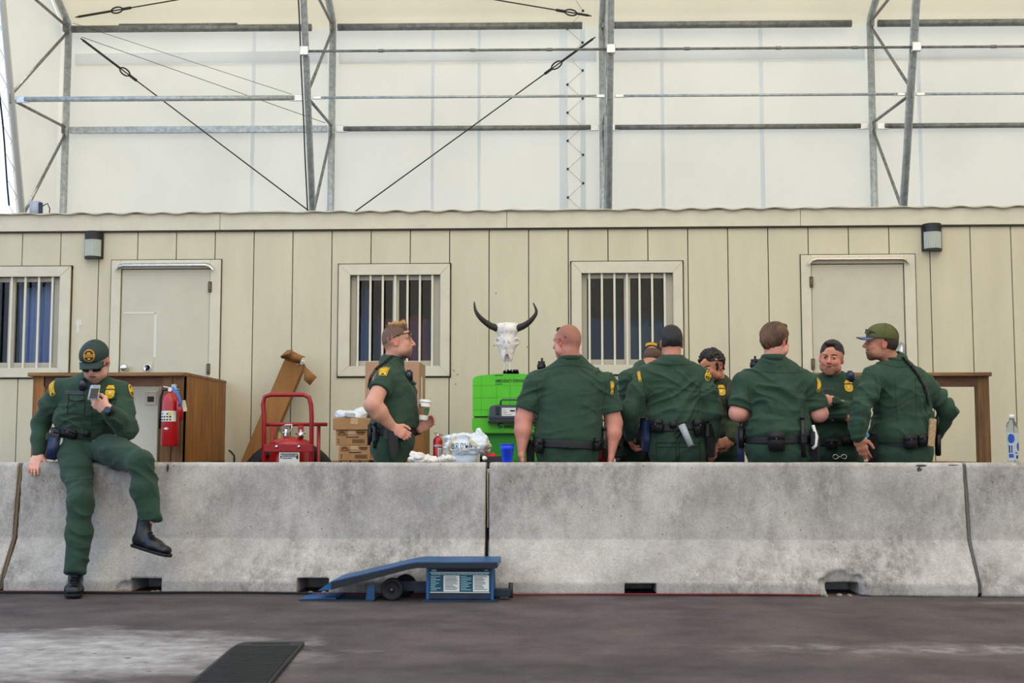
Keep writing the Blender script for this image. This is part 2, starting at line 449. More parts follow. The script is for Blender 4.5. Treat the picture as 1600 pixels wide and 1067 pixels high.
M_CARDP = mat('pale_brown_cardboard', (178, 140, 112), .85, var=.05, vscale=5, bump=.06)
M_CARDD = mat('deep_brown_cardboard', (146, 100, 50), .85, var=.12, vscale=5, stretch=(3, 3, .6))
M_INKB = mat('brown_box_ink', (70, 44, 30), .8)
M_GREEN = mat('lime_plastic', (84, 200, 24), .42, var=.05, vscale=5, bump=.05)
M_GREENL = mat('lime_plastic_line', (60, 160, 22), .5)
M_GREY = mat('slate_grey_plastic', (70, 76, 88), .5, var=.06)
M_BLUE = mat('blue_cup_plastic', (12, 60, 214), .28)
M_SBLUE = mat('scale_blue_paint', (14, 88, 146), .45, rgb2=(12, 66, 112), vscale=5, bump=.15, bscale=30)
M_SBLUED = mat('worn_dark_blue_paint', (22, 48, 74), .55, rgb2=(16, 28, 42), vscale=8)
M_RUBBER = mat('black_rubber', (24, 24, 25), .7, bump=.2, bscale=80)
def fabric_mat(name, rgb, tr=.5):
    m = bpy.data.materials.new(name); m.use_nodes = True; nt = m.node_tree; nt.nodes.clear(); L = nt.links.new
    o = nt.nodes.new('ShaderNodeOutputMaterial'); mx = nt.nodes.new('ShaderNodeMixShader'); d = nt.nodes.new('ShaderNodeBsdfDiffuse'); t = nt.nodes.new('ShaderNodeBsdfTranslucent')
    n = nt.nodes.new('ShaderNodeTexNoise'); n.inputs['Scale'].default_value = .5; n.inputs['Detail'].default_value = 6
    tc = nt.nodes.new('ShaderNodeTexCoord'); L(tc.outputs['Object'], n.inputs['Vector'])
    cr = nt.nodes.new('ShaderNodeValToRGB'); c = lin(rgb); cr.color_ramp.elements[0].color = (*[x * .93 for x in c], 1); cr.color_ramp.elements[1].color = (*c, 1)
    cr.color_ramp.elements[0].position = .35; cr.color_ramp.elements[1].position = .6
    L(n.outputs[0], cr.inputs[0]); L(cr.outputs[0], d.inputs[0]); L(cr.outputs[0], t.inputs[0]); mx.inputs[0].default_value = tr
    L(d.outputs[0], mx.inputs[1]); L(t.outputs[0], mx.inputs[2]); L(mx.outputs[0], o.inputs[0]); return m
M_TENT = fabric_mat('tent_fabric', (254, 242, 216), .5)
M_ROOFF = fabric_mat('roof_fabric', (242, 230, 200), .17)
M_ROOF_SOFTBOX = fabric_mat('front_roof_softbox', (246, 238, 220), .5)  # unseen roof half, made more translucent to act as an overhead soft box
M_TENTS = fabric_mat('tent_fabric_strip', (250, 252, 255), .97)
def glass_mat():
    m = bpy.data.materials.new('window_glass'); m.use_nodes = True; nt = m.node_tree; nt.nodes.clear(); L = nt.links.new
    o = nt.nodes.new('ShaderNodeOutputMaterial'); mx = nt.nodes.new('ShaderNodeMixShader'); t = nt.nodes.new('ShaderNodeBsdfTransparent'); g = nt.nodes.new('ShaderNodeBsdfGlossy')
    f = nt.nodes.new('ShaderNodeFresnel'); f.inputs[0].default_value = 1.38; g.inputs['Roughness'].default_value = .02
    t.inputs[0].default_value = (.78, .80, .82, 1); L(f.outputs[0], mx.inputs[0]); L(t.outputs[0], mx.inputs[1]); L(g.outputs[0], mx.inputs[2]); L(mx.outputs[0], o.inputs[0]); return m
M_GLASS = glass_mat()

# ------------------------------------------------------------------ floor
fl = MB().raw([(-40, -12, 0), (40, -12, 0), (40, 45, 0), (-40, 45, 0)], [[0, 1, 2, 3]]).build('floor', M_FLOOR)
fl.data.transform(Matrix.Translation(fl.location)); fl.location = (0, 0, 0)
tag(fl, kind='structure')

# ------------------------------------------------------------------ tent
TA = R(1.1); TT = Vector((math.cos(TA), math.sin(TA), 0)); TN = Vector((math.sin(TA), -math.cos(TA), 0))   # along the wall, towards the camera
TP0 = Vector((0, 21, 0))
def tp(u, v, off=0.0): return on_plane(u, v, TP0 + TN * off, TN)
ZK = tp(800, 39).z; ZM = tp(800, 200).z; ZI = tp(800, 151, 2.2).z; ZC = tp(800, 82, 2.4).z
def tw(s, off, z): return TP0 + TT * s + TN * off + Vector((0, 0, z))
def sof(u, v=200, off=0): return (tp(u, v, off) - TP0).dot(TT)
TRS = [sof(107, 60), sof(520, 60), sof(941, 60), sof(1360, 60)]
BAY = (TRS[3] - TRS[0]) / 3
TRS += [TRS[3] + BAY, TRS[3] + 2 * BAY]
S0, S1 = TRS[0] - .12, TRS[5] + .12
def sheet(name, pts4, m, nx=2, ny=2, kind='structure', parent=None, wob=0):
    a, b_, c_, d = [Vector(p) for p in pts4]; vs = []; fs = []
    nn = (b_ - a).cross(d - a).normalized()
    for j in range(ny + 1):
        for i in range(nx + 1):
            s, t = i / nx, j / ny
            vs.append(a.lerp(b_, s).lerp(d.lerp(c_, s), t) + nn * wob * math.sin(s * 31) * math.sin(t * 9 + s * 5))
    for j in range(ny):
        for i in range(nx): k = j * (nx + 1) + i; fs.append([k, k + 1, k + nx + 2, k + nx + 1])
    o = MB().raw(vs, fs, True).build(name, m, parent)
    if parent is None: tag(o, kind=kind)
    return o
wr = sheet('wall_rear', [tw(S0, -.1, 0), tw(S1, -.1, 0), tw(S1, -.1, ZK), tw(S0, -.1, ZK)], M_TENT, 120, 30, wob=.006)
RDIR = TN * math.cos(R(30)) + Vector((0, 0, math.sin(R(30))))
RL = 12 / math.cos(R(30))
def rf(s, l, off=0): return tw(s, -.1, ZK) + RDIR * l + (TN * math.sin(R(30)) - Vector((0, 0, math.cos(R(30))))) * off
ce = sheet('ceiling', [rf(S0, 0), rf(S1, 0), rf(S1, RL), rf(S0, RL)], M_ROOFF, 60, 20)
ridge_z = ZK + RL * math.sin(R(30))
sheet('ceiling', [rf(S0, RL), rf(S1, RL), tw(S1, 24, ZK), tw(S0, 24, ZK)], M_ROOF_SOFTBOX, 20, 20)
sheet('wall_front_baffle', [tw(S0, 24, 3.9), tw(S1, 24, 3.9), tw(S1, 24, ZK), tw(S0, 24, ZK)], M_TENT, 20, 4)  # unseen fabric wall, added to hold back low sky light
gb = lambda off, z: tw(S0, off, z)
MB().raw([gb(-.1, 0), gb(.9, 0), gb(1.42, 3.9), gb(2.3, 7.0), gb(2.62, 9.4), gb(-.1, ZK)], [[0, 1, 2, 3, 4, 5]]).build('wall_left', M_TENT)['kind'] = 'structure'
MB().raw([tw(S1, -.1, 0), tw(S1, 24, 0), tw(S1, 24, ZK), tw(S1, 12, ridge_z), tw(S1, -.1, ZK)], [[0, 1, 2, 3, 4]]).build('wall_right', M_TENT)['kind'] = 'structure'
# seams and overlapped strips of the fabric
for (u, w) in ((393, .03), (675, .025), (748, .025), (1192, .035), (1440, .03), (1036, .03)):
    s = sof(u)
    MB().box2(tw(s - w, -.085, 0), tw(s + w, -.093, ZK - .02)).build('seam_strip', M_TENTS, wr)
for (ua, ub) in ((874, 887), (907, 915)):
    MB().box2(tw(sof(ua), -.08, 0), tw(sof(ub), -.09, ZK - .02)).build('seam_strip', M_TENTS, wr)
for a_, b_ in zip(TRS, TRS[1:]):
    MB().box2(tw(a_ + .1, -.078, ZK - .62), tw(b_ - .1, -.09, ZK - .42)).build('seam_strip', M_TENTS, wr)
lz = MB(); s_a, s_b = sof(887), sof(911)
z = 3.9; k = 0; prev = None; ey = []
while z < 9.2:
    s = s_a if k % 2 else s_b
    p = tw(s, -.06, z) if z < ZK else rf(s, (z - ZK) / math.sin(R(30)), .04)
    if prev: lz.cyl(prev, p, .004, n=5)
    ey.append(p); prev = p; z += .24; k += 1
lz.build('lacing', mat('lacing_rope', (188, 176, 140), .8), wr)
e_ = MB()
for p in ey: e_.cyl(p - TN * .0, p + TN * .02, .022, n=8)
e_.build('eyelet', M_CABLE, wr)

OFFI = lambda z: 1.66 + (z - 4.5) * .324
def truss(i, s, label):
    t = thing('steel_truss', label, 'truss', tw(s, 0, 0), 'trusses of the fabric hall')
    lv = i == 0
    MB().cyl(tw(s, 0, 0), tw(s, 0, ZK), .058, n=14).tube([tw(s, 0, ZK - .05), tw(s, .05, ZK + .08), rf(s, .9, .06), rf(s, RL, .06)], .058, 12).build('outer_chord', M_GALV, t)
    MB().tube([tw(s, OFFI(0), 0), tw(s, OFFI(8.1), 8.1), tw(s, 4.6, 9.9), tw(s, 12, ridge_z - 1.2)], .05, 12).build('inner_chord', M_GALV if i else mat('white_lit_steel', (214, 216, 214), .4, metal=.3), t)  # first inner chord coloured paler for the bright light falling on it
    zo = [1.2, 3.0, 6.2, ZK]; zi = [.6, 2.2, 4.5, 6.13, 7.75]
    pairs = [((0, .9), (1, 2.2)), ((0, 3.0), (1, 2.2)), ((0, 3.0), (1, 4.42)), ((0, ZM - .05), (1, 4.5)), ((0, ZM + .05), (1, ZI)), ((0, ZK - .05), (1, ZI + .07)), ((0, ZK), (1, 8.0))]
    for (ka, za), (kb, zb) in pairs:
        MB().cyl(tw(s, 0, za), tw(s, OFFI(zb), zb), .024, n=8).build('brace', M_GALVD, t)
    for l in range(1, 6):
        MB().cyl(rf(s, l * 2.3 - 1, .06), tw(s, 4.6 + (l - 1) * 1.6, 9.9 + (l - 1) * .93), .024, n=8).build('brace', M_GALVD, t)
    g = MB(); g.box(tw(s, .1, ZK), (.02, .3, .26)); g.build('gusset_plate', M_GALVD, t); MB().box(tw(s, .07, ZM), (.016, .2, .16)).build('gusset_plate', M_GALVD, t); MB().box(tw(s, OFFI(ZI), ZI), (.016, .16, .14)).build('gusset_plate', M_GALVD, t)
    if i in (1, 2, 3):
        c_ = MB(); zb = ZC
        c_.tube([tw(s - .07, OFFI(zz) + .05 + .012 * math.sin(zz * 5), zz) for zz in np.arange(3.4, 8.6, .25)], .012, 6)
        c_.build('conduit', M_CABLE if i == 1 else M_GALV, t)
        j = MB().box(tw(s, OFFI(zb) + .12, zb), (.13, .09, .14), bev=.008).build('junction_box', M_ALU, t)
    return t
truss(0, TRS[0], 'steel truss at the open end of the tent, with a light-whitened inner chord')
truss(1, TRS[1], 'galvanised truss carrying a junction box, above the bin-free wall beside the first barred window'.replace('bin-free ', ''))
truss(2, TRS[2], 'galvanised truss rising behind the laced fabric seam, above the window beside the skull')
truss(3, TRS[3], 'galvanised truss with open zigzag bracing, above the door behind the cap wearer')
truss(4, TRS[4], 'galvanised truss next beyond the zigzag one, outside the picture'.replace('outside the picture', 'towards the closed gable'))
truss(5, TRS[5], 'galvanised truss against the closed fabric gable')

def purl(nm, label, cat, i, off, z, r, m, ends=True, square=False, group=None):
    a, b_ = (TRS[i] + .08, TRS[i + 1] - .08) if ends or square else (TRS[i] - .02, TRS[i + 1] - .22)
    t = MB(); o = off
    if square: t.box((tw(a, o, z) + tw(b_, o, z)) / 2, (b_ - a, r * 1.6, r * 2), (0, 0, TA))
    else: t.cyl(tw(a + .12, o, z), tw(b_ - .12, o, z), r, n=12)
    top = thing(nm, label, cat, tw((a + b_) / 2, o, z), group)
    t.build('tube', m, top)
    if ends:
        for x, sg in ((a, 1), (b_, -1)):
            MB().box(tw(x + sg * .09, o, z), (.2, .025, r * 2.6), (0, 0, TA), bev=.006).build('flattened_end', M_ALU, top)
    return top
BN = ['in the bay with the crossing wires', 'in the bay of the laced seam', 'in the bay above the second door', 'in the bay past the zigzag truss', 'in the last bay by the closed gable']
for i in range(5):
    purl('eave_purlin', 'thick dark steel purlin at the eave ' + BN[i], 'purlin', i, .12, ZK - .06, .06, M_GALVD, ends=False, group='purlins between the trusses')
    purl('wall_purlin', ('square steel wall rail ' if i == 0 else 'round steel wall rail with flattened ends ') + BN[i], 'purlin', i, .0, ZM, .052 if i == 0 else .044, M_GALV if i == 0 else M_GALVD, ends=i > 0, square=i == 0, group='purlins between the trusses')
    purl('inner_purlin', ('thick pale inner tube ' if i == 0 else 'thin inner tie tube ') + BN[i], 'purlin', i, OFFI(ZI), ZI, .04 if i == 0 else .02, M_GALV, group='purlins between the trusses')
    if i > 0:
        a, b_ = TRS[i], TRS[i + 1]; o = OFFI(ZC) + .12
        c_ = MB().cyl(tw(a + .06, o, ZC), tw(b_ - .06, o, ZC), .02, n=8)
        for q in (.25, .55, .8): c_.cyl(tw(a + (b_ - a) * q - .04, o, ZC), tw(a + (b_ - a) * q + .04, o, ZC), .027, n=8)
        tag(c_.build('conduit_run', M_GALVD), 'straight electrical conduit between junction boxes ' + BN[i], 'conduit', 'electrical conduits')
MB().cyl(tw(TRS[0] + .9, .12, ZK + .01), tw(TRS[0] + 2.9, .12, ZK + .01), .02, n=8).build('strip', M_GALVD, bpy.data.objects['eave_purlin'])

def cable(name, label, p, q, tb=None, r=.011, group='bracing cables', rt=None):
    p = Vector(p); q = Vector(q); t = thing(name, label, 'cable', p, group)
    MB().cyl(p, q, r, n=7).build('wire', M_CABLE, t)
    if tb:
        d = (q - p).normalized(); c_ = p + d * tb
        m = MB(); m.cyl(p + d * .05, p + d * (tb - .1), .02, n=7); x = d.cross(TN).normalized()
        m.tube([c_ + d * (.1 * math.cos(a)) + x * (.05 * math.sin(a)) for a in np.linspace(0, 2 * math.pi, 15)[:-1]], .014, 6, closed=True)
        m.cyl(c_ + d * .1, c_ + d * .25, .024, n=7); m.build('turnbuckle', M_CABLE, t)
cable('brace_cable', 'dark bracing cable falling from the first truss to the building roof', tp(126, 60, .2), tp(486, 332, .12), .95)
cable('brace_cable', 'dark bracing cable falling from the laced seam truss towards the barred windows', tp(930, 58, .12), tp(550, 334, .12), .8)
rfn = TN * math.sin(R(30)) - Vector((0, 0, math.cos(R(30))))
rp = lambda u, v: on_plane(u, v, rf(0, 0, .15), rfn)
def ext(a, b_, k): return a + (b_ - a) * k
a_, b_ = rp(118, 27), rp(281, -1); cable('brace_cable', 'dark roof cable rising from the first truss', a_, ext(a_, b_, 2.4), .75)
a_, b_ = rp(924, 25), rp(770, -1); cable('brace_cable', 'dark roof cable rising from the laced seam truss', a_, ext(a_, b_, 2.4), .35)
cable('guy_wire', 'thin grey wire slanting to the pale inner tube', tp(114, 36, .3), tp(458, 148, 2.0), None, .004)
cable('guy_wire', 'thin wire slanting from the first truss to the square wall rail', tp(128, 58, .25), tp(508, 192, .3), None, .005)
# black power cord and lacing up the gable edge
pc = [tw(S0 + .05, OFFI(z) + .28 + .03 * math.sin(z * 3), z) for z in np.arange(4.6, 8.9, .3)]
tag(MB().tube(pc, .014, 6).build('power_cord', M_BLACKM), 'black cord running up the gable edge to the floodlight', 'cord')
gl = MB(); pv = None
for k, z in enumerate(np.arange(4.4, 8.9, .2)):
    p = tw(S0 + .03, OFFI(z) + (.25 if k % 2 else -.1), z)
    if pv: gl.cyl(pv, p, .005, n=5)
    pv = p
gl.build('lacing', mat('lacing_rope'), bpy.data.objects['wall_left'])

# ------------------------------------------------------------------ portable building
YB = 13.0
zt = at(800, 331, YB).z; zf = at(800, 357, YB).z
wx = lambda u, v=500: at(u, v, YB).x
wz = lambda v, u=800: at(u, v, YB).z
XL, XR = wx(-330), wx(1960)
def wrect(u0, v0, u1, v1):
    uc = (u0 + u1) / 2; return wx(u0, (v0 + v1) / 2), wz(v1, uc), wx(u1, (v0 + v1) / 2), wz(v0, uc)
WIN = [wrect(-83, 417, 110, 590), wrect(529, 413, 703, 588), wrect(893, 409, 1067, 585)]
WOP = [wrect(-63, 433, 93, 575), wrect(547, 430, 688, 572), wrect(909, 427, 1052, 570)]
d1 = wrect(188, 420, 328, 575); d2 = wrect(1268, 412, 1414, 570)
DOOR = [(d1[0], .79, d1[2], d1[3]), (d2[0], .79, d2[2], d2[3])]
def subtract(rects, h):
    out = []
    for (a, b_, c_, d) in rects:
        if h[2] <= a or h[0] >= c_ or h[3] <= b_ or h[1] >= d: out.append((a, b_, c_, d)); continue
        if h[0] > a: out.append((a, b_, h[0], d))
        if h[2] < c_: out.append((h[2], b_, c_, d))
        a2, c2 = max(a, h[0]), min(c_, h[2])
        if h[1] > b_: out.append((a2, b_, c2, h[1]))
        if h[3] < d: out.append((a2, h[3], c2, d))
    return out
backing = [(XL, .12, XR, zf)]
for h in WOP + DOOR: backing = subtract(backing, h)
m = MB()
for (a, b_, c_, d) in backing: m.box2((a, YB + .02, b_), (c_, YB + .1, d))
wb = m.build('wall_back', M_DARKGAP); tag(wb, kind='structure')
g0 = wx(764); pw = .4064; i0 = math.floor((XL - g0) / pw)
for i in range(i0, int((XR - g0) / pw) + 1):
    rects = [(max(XL, g0 + i * pw + .005), .12, min(XR, g0 + (i + 1) * pw - .005), zf)]
    for h in WOP + DOOR: rects = subtract(rects, h)
    m = MB()
    for (a, b_, c_, d) in rects:
        if c_ - a > .002: m.box2((a, YB, b_), (c_, YB + .03, d))
    if len(m.bm.verts): m.build('siding_panel', M_SIDE, wb)
    else: m.bm.free()
nsplit = [XL, wx(-100), wx(342), wx(792), wx(1253), XR]
for a, b_ in zip(nsplit, nsplit[1:]):
    t_ = MB().box2((a + .002, YB - .035, zf), (b_ - .002, YB + .05, zt), bev=.004).build('trim_1', M_TRIM); tag(t_, kind='structure')
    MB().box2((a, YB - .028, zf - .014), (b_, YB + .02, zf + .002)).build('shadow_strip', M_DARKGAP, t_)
# corrugated roof edge
n = 900; vs = []; fs = []
for i in range(n + 1):
    x = XL + (XR - XL) * i / n; zz = zt + .012 +   .005 * math.sin(x * 2 * math.pi / .30) + .003 * math.sin(x * 9.7)
    vs += [(x, YB - .07, zz), (x, YB + 3.5, zz + .02), (x, YB - .07, zz - .014 - .006 * math.sin(x * 23)), (x, YB + 3.5, zz + .005)]
for i in range(n):
    k = 4 * i; fs += [[k, k + 4, k + 5, k + 1], [k + 2, k + 3, k + 7, k + 6], [k, k + 2, k + 6, k + 4]]
tag(MB().raw(vs, fs, True).build('roof', mat('weathered_roof_metal', (196, 188, 166), .6, var=.1, vscale=3)), kind='structure')
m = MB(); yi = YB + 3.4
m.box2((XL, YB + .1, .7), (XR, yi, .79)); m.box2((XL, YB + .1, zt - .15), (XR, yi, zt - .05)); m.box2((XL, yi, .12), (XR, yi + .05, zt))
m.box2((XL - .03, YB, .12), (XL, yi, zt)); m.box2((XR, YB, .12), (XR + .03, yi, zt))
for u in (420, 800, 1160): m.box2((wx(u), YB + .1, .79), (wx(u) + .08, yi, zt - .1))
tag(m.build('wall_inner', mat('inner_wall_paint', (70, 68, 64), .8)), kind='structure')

def mk_window(i, W, O):
    t = thing('window_%d' % (i + 1), None, None, ((W[0] + W[2]) / 2, YB, W[1]), kind='structure')
    b = MB(); a0, z0, a1, z1 = W; o0, p0, o1, p1 = O; y0, y1 = YB - .03, YB + .0
    for q in ([(a0, z0), (a1, z0), (o1, p0), (o0, p0)], [(a1, z0), (a1, z1), (o1, p1), (o1, p0)], [(a1, z1), (a0, z1), (o0, p1), (o1, p1)], [(a0, z1), (a0, z0), (o0, p0), (o0, p1)]):
        f = MB().prism([(x, y0, zz) for x, zz in q], (0, y1 - y0, 0), bev=.004).build('frame_board', M_TRIM, t)
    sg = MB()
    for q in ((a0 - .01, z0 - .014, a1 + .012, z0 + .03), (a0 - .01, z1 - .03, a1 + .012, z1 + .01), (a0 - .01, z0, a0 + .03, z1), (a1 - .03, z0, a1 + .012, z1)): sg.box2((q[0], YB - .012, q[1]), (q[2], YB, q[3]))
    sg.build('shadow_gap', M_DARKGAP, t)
    # reveal
    b = MB(); b.box2((o0 - .02, YB - .01, p0 - .02), (o0, YB + .12, p1 + .02)); b.box2((o1, YB - .01, p0 - .02), (o1 + .02, YB + .12, p1 + .02))
    b.box2((o0, YB - .01, p1), (o1, YB + .12, p1 + .02)); b.box2((o0, YB - .01, p0 - .02), (o1, YB + .12, p0)); b.build('reveal', M_TRIM, t)
    s = MB(); w = .045; yy0, yy1 = YB + .05, YB + .09; xm = (o0 + o1) / 2
    s.box2((o0, yy0, p0), (o0 + w * 1.2, yy1, p1)).box2((o1 - w * 1.8, yy0, p0), (o1, yy1, p1)).box2((o0 + w * 1.2, yy0, p1 - w), (xm - w * .7, yy1, p1)).box2((o0 + w * 1.2, yy0, p0), (xm - w * .7, yy1, p0 + w * 1.3)).box2((xm + w * .7, yy0, p1 - w), (o1 - w * 1.8, yy1, p1)).box2((xm + w * .7, yy0, p0), (o1 - w * 1.8, yy1, p0 + w * 1.3))
    s.box2((xm - w * .7, yy0 - .01, p0), (xm + w * .7, yy1, p1)); s.build('sash', mat('sash_cream', (196, 188, 170), .5), t)
    for (ga, gb_) in ((o0 + w, xm - w * .6), (xm + w * .6, o1 - w * 1.7)):
        MB().box2((ga, YB + .068, p0 + w), (gb_, YB + .072, p1 - w * .9)).build('pane', M_GLASS, t)
    for k in range(7):
        x = o0 + (o1 - o0) * (.085 + k * .1375)
        if i == 0: x = o0 + (o1 - o0) * ((k + .75) / 7.35)
        MB().box2((x - .011, YB - .004, p0 - .02), (x + .011, YB + .018, p1 + .02), bev=.003).build('bar', M_BAR_W, t)
    return t
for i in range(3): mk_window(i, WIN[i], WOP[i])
def mk_door(i, D, hinge_right, U):
    x0, z0, x1, z1 = D; t = thing('door_%d' % (i + 1), None, None, ((x0 + x1) / 2, YB, z0), kind='structure')
    MB().box2((x0 + .006, YB + .0, z0), (x1 - .006, YB + .045, z1 - .006), bev=.003).build('slab', M_DOOR, t)
    MB().box2((x0 - .01, YB + .05, z0), (x1 + .01, YB + .1, z1 + .01)).build('jamb', M_DARKGAP, t)
    f = .1
    for q in ((x0 - f, z0, x0, z1 + f * .9), (x1, z0, x1 + f * 1.1, z1 + f * .9), (x0, z1, x1, z1 + f * .9)):
        MB().box2((q[0], YB - .022, q[1]), (q[2], YB + .02, q[3]), bev=.004).build('casing', M_TRIM, t)
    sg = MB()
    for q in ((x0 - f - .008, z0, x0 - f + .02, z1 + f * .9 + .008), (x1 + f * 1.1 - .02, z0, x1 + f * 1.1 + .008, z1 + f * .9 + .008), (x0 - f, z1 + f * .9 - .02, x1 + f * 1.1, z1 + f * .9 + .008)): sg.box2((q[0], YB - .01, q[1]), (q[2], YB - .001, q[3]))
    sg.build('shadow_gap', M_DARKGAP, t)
    hx = x1 if hinge_right else x0
    for vz in (449, 577):
        zc = wz(vz - (0 if i == 0 else 8), 300 if i == 0 else 1300)
        h = MB().cyl((hx, YB - .028, zc - .055), (hx, YB - .028, zc + .055), .012, n=10)
        for q in range(5): h.cyl((hx, YB - .028, zc - .05 + q * .024), (hx, YB - .028, zc - .04 + q * .024), .015, n=10)
        h.box2((hx - .02, YB - .026, zc - .055), (hx + .02, YB - .018, zc + .055)); h.build('hinge', mat('worn_hinge', (120, 108, 88), .45, metal=.6), t)
    # drip cap
    uc0, uc1, vt, vb = U; a = wx(uc0, vt); b_ = wx(uc1, vt); za = wz(vt, (uc0 + uc1) / 2); h = wz(vt) - wz(vb); N = 24; vs = []; fs = []
    for k in range(N + 1):
        s_ = k / N; x = a + (b_ - a) * s_; e = 1 - min(1, min(s_, 1 - s_) / .07); zz = za - e * e * .055
        vs += [(x, YB - .022, zz), (x, YB - .06 + e * .02, zz - .008), (x, YB - .09 + e * .03, zz - h * .55 - .003 * math.sin(k * 2.2)), (x, YB - .088 + e * .03, zz - h * .62)]
    for k in range(N):
        for j in range(3): q = 4 * k + j; fs.append([q, q + 1, q + 5, q + 4])
    MB().raw(vs, fs, True).build('drip_cap', M_ALU if i == 0 else mat('dull_drip_cap', (214, 204, 188), .4, metal=.3), t)
    r = MB()
    for k in range(1, 10): r.cyl((a + (b_ - a) * k / 10, YB - .06, za - .008), (a + (b_ - a) * k / 10, YB - .064, za - .012), .006, n=6)
    r.build('rivet', M_CHROME, t)
    return t
D1 = mk_door(0, DOOR[0], True, (183, 336, 411, 421)); D2 = mk_door(1, DOOR[1], False, (1261, 1419, 401, 411))
def wp(u, v, dy=0): p = at(u, v, YB); return Vector((p.x, YB + dy, p.z))
p = wp(197, 575); MB().lathe(p + Vector((0, .0, 0)), [(.03, 0), (.032, .012), (.014, .02), (.014, .04), (.034, .055), (.04, .075), (.03, .092), (.005, .096)], 20, (0, -1, 0)).build('knob', M_CHROME, D1)
p = wp(231, 575); mm = MB().box(p + Vector((0, -.004, 0)), (.11, .008, .13), bev=.003); mm.build('lock_plate', M_DOOR, D1)
MB().lathe(p + Vector((0, -.004, 0)), [(.04, 0), (.042, .014), (.034, .022), (.03, .016), (.01, .014)], 20, (0, -1, 0)).build('deadbolt', M_CHROME, D1)
MB().box(p + Vector((.0, -.028, 0)), (.018, .02, .06), (0, .35, 0), bev=.006).build('thumb_turn', M_BLACK, D1)
p0, p1, p2 = wp(193, 489), wp(243, 489), wp(243, 558)
st = MB().box2(p0 + Vector((0, -.001, -.01)), p1 + Vector((.005, -.003, .008))).box2(p1 + Vector((-.012, -.001, 0)), Vector((p2.x + .008, YB - .003, p2.z)))
st.build('tape_residue', mat('pale_residue', (218, 216, 206), .6), D1)
for (u, v) in ((271, 440), (271, 444), (314, 440), (314, 444)): MB().cyl(wp(u, v, .0), wp(u, v, -.006), .007, n=8).build('screw', M_TRIM, D1)
for (u, v) in ((1283, 434), (1283, 438), (1328, 432), (1328, 436)): MB().cyl(wp(u, v, .0), wp(u, v, -.006), .007, n=8).build('screw', M_TRIM, D2)
p = wp(1408, 552); MB().box(p + Vector((0, -.02, 0)), (.05, .035, .22), bev=.01, seg=2).build('pull_handle', M_ALU, D2)
MB().box2(wp(119, 500, -.001), wp(128, 508, -.003)).box2(wp(120, 508, -.001), wp(124, 520, -.003)).build('paint_chip', mat('pale_residue'), wb)
for (u, v) in ((775, 458), (772, 540), (824, 542), (709, 579), (715, 585), (712, 600)): MB().cyl(wp(u, v, .0), wp(u, v, -.004), .006, n=6).build('nail_head', M_DARKGAP, wb)

def wall_lamp(u0, v0, u1, v1, label):
    a = wp(u0, v1); b_ = wp(u1, v0); cx = (a.x + b_.x) / 2; w = b_.x - a.x; h = b_.z - a.z
    t = thing('wall_lamp', label, 'lamp', (cx, YB, a.z), 'outdoor wall lamps')
    MB().box2((a.x, YB - .03, a.z), (b_.x, YB, b_.z), bev=.005).build('back_plate', M_BLACK, t)
    vs = []; fs = []
    m = MB(); pr = lambda r, z: [(cx + r * math.sin(q), YB - .02 - r * 1.1 * math.cos(q), z) for q in np.linspace(-1.45, 1.45, 13)]
    for z_a, z_b, nm in ((a.z + h * .70, b_.z, 'hood'), (a.z, a.z + h * .07, 'bottom_rim')):
        m = MB(); A = pr(w * .47, z_a); B = pr(w * .47, z_b); m.raw(A + B, [[i, i + 1, 14 + i, 13 + i] for i in range(12)] + [list(range(13)), list(range(13, 26))[::-1]]); m.build(nm, M_BLACK, t)
    g = MB(); N = 26; A = []
    for q in range(N + 1):
        th = -1.4 + 2.8 * q / N; r = w * (.43 +   .03 * (q % 2)); A.append((cx + r * math.sin(th), YB - .02 - r * 1.08 * math.cos(th)))
    g.raw([(x, y, a.z + h * .07) for x, y in A] + [(x, y, a.z + h * .7) for x, y in A], [[i, i + 1, N + 2 + i, N + 1 + i] for i in range(N)])
    g.build('ribbed_glass', mat('ribbed_glass', (214, 220, 210), .12, trans=.35), t)
    MB().cyl((cx, YB - .06, a.z + h * .15), (cx, YB - .06, a.z + h * .62), .025, n=12).build('bulb', M_WHITE, t)
wall_lamp(133, 363, 163, 405, 'black wall lamp with ribbed glass beside the door with the chrome knob')
wall_lamp(1440, 351, 1470, 393, 'black wall lamp with ribbed glass beside the door behind the officers')
# things seen dimly through the windows; first curtain added as the sky's reflection
def drape(name, label, cat, u0, u1, v0, v1, Y, m, n=40, amp=.03, fr=9):
    a = at(u0, v1, Y); b_ = at(u1, v0, Y); vs = []; fs = []
    for i in range(n + 1):
        x = a.x + (b_.x - a.x) * i / n; y = Y + amp * math.sin(i / n * fr * 2 * math.pi)
        for k in range(5): vs.append((x + .02 * math.sin(k + i * .3), y + .01 * k, a.z + (b_.z - a.z) * k / 4 * (1 - .05 * abs(math.sin(i * .21)))))
    for i in range(n):
        for k in range(4): q = i * 5 + k; fs.append([q, q + 1, q + 6, q + 5])
    o = MB().raw(vs, fs, True).build(name, m, normals=False); so = o.modifiers.new('s', 'SOLIDIFY'); so.thickness = .01
    tag(o, label, cat)
drape('curtain', 'lavender blue curtain added for the sky reflection in the window beside the phone user', 'curtain', 22, 98, 436, 700, YB + .2, mat('sky_reflection_blue', (176, 200, 250), .8), fr=4.5, amp=.04)
drape('curtain', 'blue edged curtain half drawn behind the middle barred window', 'curtain', 556, 574, 440, 700, YB + .2, mat('blue_curtain', (70, 110, 170), .8), fr=2)
drape('jacket', 'maroon jacket hanging inside the middle barred window', 'jacket', 590, 668, 488, 690, YB + .35, mat('maroon_cloth', (150, 24, 48), .85), fr=3, amp=.05)
